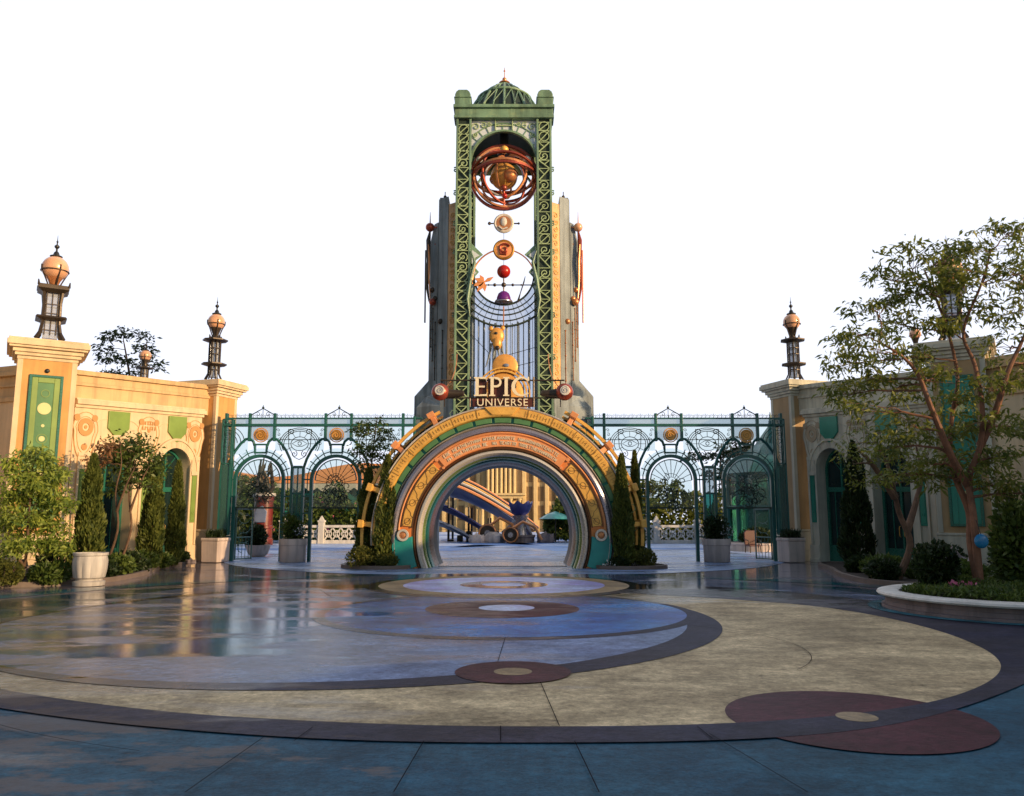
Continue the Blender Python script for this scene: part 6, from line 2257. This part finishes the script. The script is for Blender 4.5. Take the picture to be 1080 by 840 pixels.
# ------------------------------------------------------------------ pots
def round_pot(label, loc, r_=0.5, h=0.86):
    t = thing('planter_pot', label, 'planter', loc, 0, 'cast stone planters')
    b = MB()
    b.lathe([(r_ * 0.93, 0), (r_ * 0.96, 0.02), (r_ * 1.0, h * 0.70), (r_ * 1.0, h * 0.72), (r_ * 1.06, h * 0.735), (r_ * 1.06, h * 0.97), (r_ * 1.03, h), (r_ * 0.92, h), (r_ * 0.9, h * 0.85), (0.001, h * 0.85)], (0, 0, 0), 40)
    b.build('pot', M['pot'], t, smooth=True)
    b = MB()
    b.lathe([(r_ * 0.89, h * 0.86), (r_ * 0.5, h * 0.92), (0.001, h * 0.93)], (0, 0, 0), 24)
    b.build('soil', M['soil'], t)
    return t


def square_pot(label, loc, w=0.5, h=0.9, rz=0):
    t = thing('box_planter', label, 'planter', loc, rz, 'square cast stone planters')
    b = MB()
    b.frustum(w * 0.94, w * 0.94, 0, w, w, h - 0.12)
    b.box(-w - 0.02, w + 0.02, -w - 0.02, w + 0.02, h - 0.118, h)
    b.build('pot', M['pot'], t, bevel=0.03)
    b = MB()
    b.box(-w * 0.9, w * 0.9, -w * 0.9, w * 0.9, h, h + 0.02)
    b.build('soil', M['soil'], t)
    return t


round_pot('round cast stone pot before the left gate pilaster', (-8.26, 30.9, 0.01), 0.50, 0.86)
round_pot('round cast stone pot before the right gate pilaster', (7.72, 30.9, 0.01), 0.50, 0.86)
square_pot('square pot at the foot of the sunlit pillar', (-11.15, 30.8, 0.01), 0.37, 0.90, -0.3)
square_pot('square pot at the foot of the shaded pillar', (10.5, 30.8, 0.01), 0.37, 0.90, 0.3)
for x, lb, lb2 in ((-8.26, 'dark green bush growing in the left round pot', 'white flowers hanging over the left round pot'), (7.72, 'dark spreading bush growing in the right round pot', 'pale blue flowers in the right round pot')):
    shrub(lb, (x, 30.9, 0.80), (0.6 if x > 0 else 0.5, 0.5, 0.95), 1700, 'leaf_dark' if x > 0 else 'leaf_mid', 0.13, lobes=7, name='potted_shrub', group='bushes in pots', shell=0.4)
    flowers(lb2, (x + 0.3, 30.55, 1.0), (0.3, 0.15, 0.35), 40, 'flower_w', group='flowers in the pots')
for x, lb in ((-11.15, 'low grasses in the square pot by the sunlit pillar'), (10.5, 'low grasses in the square pot by the shaded pillar')):
    t = thing('grass_clump', lb, 'plant', (x, 30.8, 0.90), 0, 'grasses in square pots')
    n = 350
    p = np.stack([rng.uniform(-.3, .3, n), rng.uniform(-.3, .3, n), rng.uniform(0.05, 0.22, n)], 1)
    leaves('blades', p, rng.normal(size=(n, 3)) * 0.4 + np.array([0, 0, 1]), 0.34, M['leaf_dark'], t, 0.12)
# the white fluted pot in front of the left bed
t = thing('fluted_pot', 'white fluted stone pot on a round foot before the left bed', 'planter', (-10.50, 20.45, 0.01))
b = MB()
n, prof = 48, [(0.36, 0.0), (0.37, 0.10), (0.30, 0.13), (0.30, 0.16), (0.36, 0.20), (0.395, 0.40), (0.405, 0.60), (0.375, 0.72), (0.40, 0.74), (0.405, 0.80), (0.34, 0.80), (0.32, 0.70)]
vs, fs = [], []
for k, (r_, z) in enumerate(prof):
    for i in range(n):
        a = 2 * PI * i / n
        f = 1 - (0.06 if (i % 4 in (0,)) and 0.18 < z < 0.7 else 0.0)
        vs.append((r_ * f * math.cos(a), r_ * f * math.sin(a), z))
for k in range(len(prof) - 1):
    for i in range(n):
        j = (i + 1) % n
        fs.append((k * n + i, k * n + j, (k + 1) * n + j, (k + 1) * n + i))
fs.append(tuple(range((len(prof) - 1) * n, len(prof) * n)))
b.add(vs, fs)
b.build('pot', M['fluted'], t, smooth=True)

# rocks in the left bed
for i, (x, y, s, lb) in enumerate([(-12.9, 21.5, 0.42, 'grey rock half hidden behind the lime tree'), (-11.2, 28.6, 0.16, 'small pinkish rock at the far end of the left bed'), (11.3, 21.0, 0.6, 'pointed dark rock behind the spiky plants in the right bed')]):
    b = MB()
    b.sphere((0, 0, s * 0.4), s, 14, 9, (1.1, 0.8, 0.8))
    for k, v in enumerate(b.v):
        f = 1 + 0.22 * math.sin(v[0] * 7 / s + i) * math.cos(v[1] * 5 / s) + 0.12 * math.sin(v[2] * 11 / s)
        b.v[k] = (v[0] * f, v[1] * f, max(0, v[2] * f))
    o = b.build('rock', M['greystone'], None)
    o.location = (x, y, 0.05)
    tag(o, lb, 'rock', 'rocks in the beds')
# ================================================================== what shows through the screens and the portal
# white pierced balustrades
def balustrade(label, x0, x1, y):
    t = thing('balustrade', label, 'balustrade', ((x0 + x1) / 2, y, 0), 0, 'white pierced balustrades')
    w = (x1 - x0) / 2
    b = MB()
    b.box(-w, w, -0.14, 0.14, 0.0, 0.22)
    b.box(-w, w, -0.12, 0.12, 1.0, 1.16)
    b.build('rails', M['white'], t, bevel=0.01)
    n = max(1, round(2 * w / 2.3))
    for k in range(n + 1):
        x = -w + 2 * w * k / n
        p = MB()
        p.box(x - 0.18, x + 0.18, -0.2, 0.2, 0, 1.35)
        p.box(x - 0.22, x + 0.22, -0.24, 0.24, 1.352, 1.46)
        p.frustum(0.16, 0.16, 1.462, 0.03, 0.03, 1.75, (x, 0))
        p.build('post', M['white'], t, bevel=0.012)
    q = MB()
    for k in range(n):
        xa, xb = -w + 2 * w * k / n + 0.2, -w + 2 * w * (k + 1) / n - 0.2
        m_ = 4
        for i in range(m_):
            c = xa + (xb - xa) * (i + 0.5) / m_
            hw = (xb - xa) / m_ / 2
            q.tube([(c - hw, 0, 0.22), (c + hw, 0, 1.0)], 0.055, 4)
            q.tube([(c - hw, 0, 1.0), (c + hw, 0, 0.22)], 0.055, 4)
            q.tube([(c + 0.2 * math.cos(j), 0, 0.61 + 0.2 * math.sin(j)) for j in np.linspace(0, 5.6, 9)], 0.045, 4, closed=True)
    q.build('fretwork', M['white'], t)


balustrade('white pierced balustrade seen through the left gate bay', -14.6, -7.2, 52)
balustrade('white pierced balustrade seen through the right gate bay', 6.6, 14.4, 52)
for x, lb in ((-4.75, 'white bollard post seen at the left inside edge of the portal'), (4.4, 'white bollard post seen at the right inside edge of the portal')):
    t = thing('stone_post', lb, 'post', (x, 50, 0), 0, 'white posts beyond the portal')
    b = MB()
    b.lathe([(0.24, 0), (0.24, 1.4), (0.27, 1.42), (0.27, 1.55), (0.2, 1.72), (0.001, 1.8)], (0, 0, 0), 16)
    b.build('post', M['white'], t, smooth=True)

# long pavilion with a peach roof and teal walls beyond the left bays, another far right
def market_hall(label, c, w, h, rise):
    t = thing('market_hall', label, 'building', (c[0], c[1], 0), 0, 'low halls behind the screens')
    b = MB()
    b.box(-w / 2, w / 2, 0, 5, 0, h)
    b.build('wall', M['teal'], t)
    b = MB()
    n = 16
    pts = [(-w / 2 - 0.6 + (w + 1.2) * i / n, h + rise * (0.55 + 0.45 * math.cos(2.2 * PI * i / n)) * (0.4 + 0.6 * math.sin(PI * i / n))) for i in range(n + 1)]
    b.prism(pts + [(w / 2 + 0.6, h - 0.3), (-w / 2 - 0.6, h - 0.3)], -0.8, 5.4)
    b.build('awning_roof', M['orange_light'], t, bevel=0.03)
    b = MB()
    b.box(-w / 2 - 0.55, w / 2 + 0.55, -0.86, -0.81, h - 0.62, h - 0.32)
    for k in range(int(w / 0.9)):
        x = -w / 2 + 0.9 * k
        b.prism([(x, h - 0.62), (x + 0.85, h - 0.62), (x + 0.42, h - 0.95)], -0.86, -0.82)
    b.build('valance', M['ringwhite'], t)
    for k in range(int(w / 2.2)):
        x = -w / 2 + 1.1 + 2.2 * k
        b = MB()
        b.box(x - 0.7, x + 0.7, -0.06, -0.002, 0.6, h - 1.0)
        f = b.build('window', M['teal_bright'], t, bevel=0.02)
        b = MB()
        b.box(x - 0.58, x + 0.58, -0.075, -0.062, 0.75, h - 1.15)
        b.build('pane', M['doorglass'], f)
    return t


market_hall('low teal hall with a wavy peach roof seen through the left gate bays', (-16.5, 60), 17, 4.4, 1.8)
market_hall('low teal hall with a peach roof seen through the right screen', (24, 62), 12, 4.6, 1.6)

# domed teal kiosk behind the right outer bay
t = thing('garden_kiosk', 'dark teal glazed kiosk with pointed roof behind the right outer gate bay', 'kiosk', (14.2, 44, 0))
b = MB()
for k in range(8):
    a = R(45 * k + 22.5)
    b.tube([(2.4 * math.cos(a), 2.4 * math.sin(a), 0), (2.4 * math.cos(a), 2.4 * math.sin(a), 4.0)], 0.12, 6)
for z in (0.1, 2.2, 3.95):
    b.tube([(2.4 * math.cos(R(45 * k + 22.5)), 2.4 * math.sin(R(45 * k + 22.5)), z) for k in range(8)], 0.10, 6, closed=True)
b.build('frame', M['teal'], t)
b = MB()
b.lathe([(2.7, 4.0), (2.0, 4.7), (0.9, 5.6), (0.15, 6.6), (0.02, 7.4)], (0, 0, 0), 8)
b.build('roof', M['kiosk'], t)
b = MB()
b.lathe([(2.30, 0.1), (2.30, 3.9)], (0, 0, 0), 8)
b.build('pane', M['tealglass'], t)

# red litter-bin like column with a bronze figure piece on top
t = thing('red_column', 'dark red banded round column seen inside the left outer gate bay', 'column', (-15.2, 49.8, 0))
b = MB()
b.lathe([(q_ * 0.66, z_) for q_, z_ in ((0.95, 0), (0.95, 0.35), (0.85, 0.4), (0.85, 0.95), (0.92, 1.0), (0.92, 1.12), (0.84, 1.16), (0.84, 2.6), (0.95, 2.66), (0.95, 2.9), (0.001, 2.9))], (0, 0, 0), 28)
b.build('column', M['red_dark'], t, smooth=True)
b = MB()
b.lathe([(0.62, 2.902), (0.70, 2.95), (0.68, 3.12), (0.001, 3.12)], (0, 0, 0), 28)
b.build('cap', M['pot'], t, smooth=True)
b = MB()
b.prism([(-0.3, 1.35), (0.3, 1.35), (0.36, 2.0), (0.1, 2.35), (-0.25, 2.2), (-0.36, 1.8)], -0.62, -0.5)
b.build('emblem', M['blue_shell'], t, bevel=0.02)
t = thing('bronze_sculpture', 'knotted bronze sculpture standing on the red column', 'sculpture', (-15.2, 49.8, 3.12))
b = MB()
rr = random.Random(12)
for k in range(11):
    a = rr.uniform(0, 6.28)
    pts = [(0.25 * math.cos(a), 0.25 * math.sin(a), 0)]
    for j in range(5):
        a += rr.uniform(-0.7, 0.9)
        pts.append(((0.5 - 0.05 * j) * math.cos(a), (0.5 - 0.05 * j) * math.sin(a), 0.40 * (j + 1) * rr.uniform(0.8, 1.1)))
    b.tube(pts, [0.13, 0.13, 0.12, 0.10, 0.08, 0.04], 7)
b.build('figure', M['bronze'], t, smooth=True)

# hedges and trees beyond the gates
def hedge(label, x0, x1, y, h, m='leaf_dark', n=4200, pink=False):
    t = thing('hedge', label, 'hedge', ((x0 + x1) / 2, y, 0), 0, 'hedges beyond the gates')
    w = (x1 - x0) / 2
    p = np.stack([rng.uniform(-w, w, n), rng.uniform(-1.0, 0.6, n), rng.uniform(0.05, 1, n)], 1)
    top = h * (0.78 + 0.16 * np.sin(p[:, 0] * 1.7 + x0) + 0.10 * np.sin(p[:, 0] * 4.1))
    p[:, 2] *= top
    leaves('foliage', p, rng.normal(size=p.shape) + np.array([0, -0.5, 0.6]), 0.34, M[m], t, 0.55)
    if pink:
        q = p[rng.integers(0, n, 120)] + np.array([0, -0.2, 0.05])
        leaves('blossom', q, rng.normal(size=q.shape), 0.2, M['flower_p'], t, 0.9)
    b = MB()
    for k in range(int(w * 1.4)):
        x = -w + 1.4 * k + 0.4
        b.tube([(x, -0.1, 0), (x + 0.1, -0.1, h * 0.6)], [0.05, 0.02], 5)
    b.build('stem', M['bark'], t)


hedge('dark green hedge with pink blossom behind the left balustrade', -20, -7.0, 54.5, 4.0, 'leaf_mid', n=6500, pink=True)
hedge('dark hedge beside the red column', -21, -15.8, 48.0, 2.8, 'leaf_dark', 2600)
hedge('olive hedge behind the right balustrade', 6.6, 14.4, 54.5, 4.1, 'leaf_tree', 5200)
hedge('dark green hedge right of the fountain beyond the portal', 2.2, 6.5, 56, 3.3, 'leaf_mid', 3400)
hedge('dark hedge beyond the right outer gate bay', 12.6, 22, 48, 3.2, 'leaf_dark', 4200)

for (x, y, h, w, m, lb) in [(12.0, 46, 6.5, 2.0, 'leaf_dark', 'dark tree seen through the upper panes of the right screen'), (16.8, 46, 6.0, 1.8, 'leaf_tree', 'yellowish tree behind the kiosk on the right'),
                            (9.3, 58, 4.6, 1.5, 'leaf_tree', 'rusty round tree behind the right balustrade'), (-19.5, 58, 4.6, 1.8, 'leaf_mid', 'round tree behind the red column'),
                            (6.0, 66, 4.8, 1.4, 'leaf_tree', 'small sunny tree right of the hotel columns beyond the portal')]:
    st = [[(0, 0, 0), (0.1, 0, h * 0.35), (-0.1, 0.1, h * 0.65), (0, 0, h * 0.9)]]
    cs = [(rng.uniform(-w, w) * 0.75, rng.uniform(-w, w) * 0.6, h * rng.uniform(0.5, 0.95), w * 0.45, w * 0.22) for _ in range(13)]
    airy_tree('garden_tree', lb, 'tree', (x, y, 0), st, cs, m, 'bark', 12, 12, 0.30, 0.42, 0.2, group='trees beyond the gates', r_base=0.14)

# small planter island with a red chair, inside the right outer bay
t = thing('round_planter', 'low round planter seen inside the right outer gate bay', 'planter', (12.35, 41.5, 0))
b = MB()
b.lathe([(1.75, 0), (1.75, 0.30), (1.8, 0.32), (1.8, 0.40), (1.5, 0.40), (1.5, 0.36), (0.001, 0.40)], (0, 0, 0), 40)
b.build('rim', M['pot'], t, smooth=True)
shrub('dark bush in the low round planter inside the right outer bay', (12.5, 41.5, 0.38), (1.1, 0.9, 0.7), 1500, 'leaf_dark', 0.2, lobes=6, name='leafy_shrub')
t = thing('red_chair', 'red upright chair seen inside the right outer gate bay', 'chair', (11.45, 38.9, 0.0), 0.2)
t.scale = (0.72, 0.72, 0.72)
b = MB()
b.box(-0.42, 0.42, -0.38, 0.38, 0.42, 0.52)
b.build('seat', M['maroon'], t, bevel=0.03)
b = MB()
b.prism([(-0.42, 0.52), (0.42, 0.52), (0.45, 1.30), (0.30, 1.45), (-0.30, 1.45), (-0.45, 1.30)], 0.28, 0.38)
b.build('backrest', M['maroon'], t, bevel=0.03)
for sx in (-1, 1):
    for sy in (-1, 1):
        b = MB()
        b.tube([(sx * 0.36, sy * 0.32, 0.42), (sx * 0.38, sy * 0.34, 0.0)], 0.035, 8)
        b.build('leg', M['bronze'], t)
b = MB()
for sx in (-1, 1):
    b.tube([(sx * 0.42, 0.3, 0.85), (sx * 0.46, -0.3, 0.80), (sx * 0.42, -0.34, 0.5)], 0.03, 6)
b.build('armrests', M['bronze'], t)
# pot with dark foliage inside the left outer bay
t = thing('bowl_pot', 'pale bowl pot inside the left outer gate bay', 'planter', (-10.85, 35.0, 0.0))
b = MB()
b.lathe([(0.28, 0), (0.42, 0.15), (0.50, 0.38), (0.52, 0.5), (0.46, 0.5), (0.44, 0.44), (0.001, 0.44)], (0, 0, 0), 28)
b.build('pot', M['pot'], t, smooth=True)
shrub('dark glossy bush in the pale bowl pot', (-10.95, 35.0, 0.42), (0.62, 0.5, 0.95), 1500, 'leaf_dark', 0.18, lobes=7, name='potted_shrub', group='bushes in pots', shell=0.4)

# cream hotel far beyond the portal
t = thing('grand_hotel', 'cream columned hotel front far beyond the portal', 'building', (-1.5, 112, 0))
b = MB()
b.box(-11, 11, 0, 8, 0, 14)
b.build('wall', M['hotel'], t)
for k in range(14):
    x = -10.2 + 1.57 * k
    if abs(x - 0.0) < 2.5:
        continue
    for j in range(5):
        b = MB()
        b.box(x - 0.36, x + 0.36, -0.05, -0.002, 1.2 + 2.6 * j, 3.2 + 2.6 * j)
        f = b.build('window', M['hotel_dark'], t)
for k in range(15):
    x = -11 + 1.57 * k
    b = MB()
    b.box(x - 0.24, x + 0.24, -0.45, -0.003, 0, 13.4)
    b.build('pilaster', M['hotel'], t, bevel=0.03)
b = MB()
b.box(-3.0, 3.0, -3.2, -0.46, 4.1, 4.5)
b.box(-3.3, 3.3, -3.5, -0.47, 4.502, 4.8)
b.build('porch_roof', M['hotel'], t, bevel=0.03)
for x in (-2.5, -1.3, 1.3, 2.5):
    b = MB()
    b.lathe([(0.34, 0), (0.34, 0.4), (0.26, 0.45), (0.22, 3.8), (0.32, 3.95), (0.34, 4.09)], (x, -2.9, 0), 16)
    b.build('column', M['hotel'], t, smooth=True)
b = MB()
for k in range(7):
    x = -1.8 + 0.6 * k
    b.lathe([(0.22, 4.82), (0.20, 13.8)], (x, -1.3, 0), 12)
b.build('fluted_bay', M['hotel'], t, smooth=True)
b = MB()
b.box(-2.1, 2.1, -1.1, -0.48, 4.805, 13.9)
b.build('bay_wall', M['hotel_dark'], t)

# indigo sail roofs sweeping down on the left beyond the portal
t = thing('sail_pavilion', 'indigo sail roofed pavilion with long copper ribs beyond the portal', 'pavilion', (-0.4, 58, -0.35))


def sail(x0, x1, zt, zb, y0, y1, sag, nm, m):
    b = MB()
    n, k_ = 14, 8
    vs, fs = [], []
    for i in range(n + 1):
        s = i / n
        for j in range(k_ + 1):
            q = j / k_
            x = x0 + (x1 - x0) * s
            z = zt + (zb - zt) * (s ** 1.35) - sag * math.sin(PI * q) * (1 - s * 0.6) + 0.1 * math.sin(9 * q)
            vs.append((x, y0 + (y1 - y0) * q, z))
    for i in range(n):
        for j in range(k_):
            a = i * (k_ + 1) + j
            fs.append((a, a + 1, a + k_ + 2, a + k_ + 1))
    o = len(vs)
    vs += [(x, y, z - 0.06) for x, y, z in vs]
    fs += [tuple(v + o for v in f[::-1]) for f in fs]
    b.add(vs, fs)
    return b.build(nm, m, t, smooth=True)


sail(-4.2, 1.8, 4.3, 0.9, -1.5, 3.0, 0.7, 'sail', M['blue_sail'])
sail(-4.9, -1.0, 3.0, 0.9, -3.4, -1.0, 0.3, 'sail', M['blue_sail'])
sail(-5.2, -2.2, 1.9, 0.6, -4.2, -1.4, 0.2, 'sail', M['blue_shell'])
for k, (y, m) in enumerate(((-1.6, 'orange_light'), (-1.2, 'black'), (-0.4, 'ringwhite'), (0.6, 'gold'), (1.8, 'black'), (3.0, 'orange_light'))):
    b = MB()
    b.tube([(-4.3 + 0.1 * k + 6.2 * s, y, 4.38 + 0.12 * k - (3.3 + 0.1 * k) * (s ** 1.35)) for s in np.linspace(0, 1, 14)], 0.11, 6)
    b.build('rib', M[m], t, smooth=True)
for x in (-4.0, -2.6, -1.2):
    for y in (-1.4, 2.6):
        b = MB()
        b.tube([(x, y, 0.35), (x, y, 3.6 - (x + 4.2) * 0.55)], 0.09, 6)
        b.build('post', M['black'], t)
b = MB()
for k in range(9):
    b.box(-4 + 0.62 * k, -3.6 + 0.62 * k, -1.9, -1.3, 0, 0.5 + 0.28 * (k % 3))
b.build('counter', M['bronze'], t, bevel=0.04)
# fountain sculpture: grey figure-like rock with blue scalloped bowl
t = thing('fountain_sculpture', 'pale grey stone fountain with scalloped blue bowl beyond the portal', 'fountain', (0.55, 54, 0))
t.scale = (0.58, 0.58, 0.92)
b = MB()
b.lathe([(1.6, 0), (1.6, 0.35), (1.7, 0.4), (1.7, 0.55), (1.4, 0.55), (1.4, 0.3), (0.001, 0.3)], (0, 0, 0), 30)
b.build('basin', M['greystone'], t, smooth=True)
b = MB()
b.lathe([(0.8, 0.3), (0.65, 0.7), (0.55, 1.2), (0.70, 1.6), (0.95, 1.9), (0.6, 1.95)], (0, 0, 0), 20)
b.tube([(-0.5, -0.1, 1.5), (-1.0, -0.2, 1.15), (-1.5, -0.2, 0.85), (-2.1, -0.1, 0.7)], [0.35, 0.28, 0.22, 0.12], 8)
b.tube([(0.6, -0.1, 1.4), (1.0, -0.1, 0.9), (1.3, 0, 0.5)], [0.25, 0.2, 0.12], 8)
b.build('stem', M['ringgrey'], t, smooth=True)
b = MB()
n = 36
vs, fs = [], []
for k, (r_, z) in enumerate(((0.5, 1.9), (1.0, 2.15), (1.3, 2.6), (1.35, 2.85), (1.1, 2.75), (0.4, 2.4))):
    for i in range(n):
        a = 2 * PI * i / n
        f = 1 + 0.07 * math.cos(7 * a)
        vs.append((r_ * f * math.cos(a), r_ * f * math.sin(a), z + 0.12 * math.cos(7 * a) * (r_ / 1.3)))
for k in range(5):
    for i in range(n):
        j = (i + 1) % n
        fs.append((k * n + i, k * n + j, (k + 1) * n + j, (k + 1) * n + i))
b.add(vs, fs)
b.build('bowl', M['blue_sail'], t, smooth=True)
for i, (x, y, s, lb) in enumerate([(-1.2, 53.2, 0.55, 'pale boulder left of the fountain'), (-2.3, 53.0, 0.45, 'low boulder farther left of the fountain'), (2.2, 53.5, 0.5, 'dark boulder right of the fountain')]):
    b = MB()
    b.sphere((0, 0, s * 0.4), s, 12, 8, (1.3, 0.8, 0.9))
    for k, v in enumerate(b.v):
        f = 1 + 0.22 * math.sin(v[0] * 7 / s + i) * math.cos(v[1] * 5 / s)
        b.v[k] = (v[0] * f, v[1] * f, max(0, v[2] * f))
    o = b.build('boulder', M['pot'] if i < 2 else M['greystone'])
    o.location = (x, y, 0)
    tag(o, lb, 'rock', 'boulders round the fountain')
for i, (x, y, s, lb) in enumerate([(-0.1, 52.8, 0.85, 'dark round kettle shape left of the fountain with a pale hub'), (-1.6, 53.6, 1.0, 'larger dark round kettle shape under the sail roof')]):
    t = thing('engine_drum', lb, 'machine', (x, y, 0), 0, 'dark machinery under the sail roofs')
    b = MB()
    b.lathe([(s * 0.5, -0.3), (s * 0.62, -0.2), (s * 0.62, 0.2), (s * 0.5, 0.3)], (0, 0, s * 0.62), 20, 'y')
    b.build('drum', M['bronze'], t, smooth=True)
    b = MB()
    b.disc(0, s * 0.62, s * 0.2, -0.36, -0.28, 16)
    b.build('hub', M['ringgrey'], t)
    b = MB()
    b.tube([(s * 0.55 * math.cos(R(a)), -0.32, s * 0.62 + s * 0.55 * math.sin(R(a))) for a in range(0, 360, 20)], 0.06, 6, closed=True)
    b.tube([(0, 0, s), (0.8, 0, s * 1.6), (1.6, 0, s * 1.2), (2.0, 0, 0.2)], 0.1, 7)
    b.build('rim', M['copper'], t, smooth=True)
t = thing('teal_parasol', 'teal parasol by the hedge right of the fountain', 'parasol', (2.9, 54.4, 0))
b = MB()
b.lathe([(0.04, 0), (0.04, 1.9)], (0, 0, 0), 8)
b.build('pole', M['black'], t)
b = MB()
b.lathe([(1.1, 1.55), (0.6, 1.85), (0.001, 2.05), (0.58, 1.82), (1.08, 1.52)], (0, 0, 0), 10)
b.build('canopy', M['teal_bright'], t)
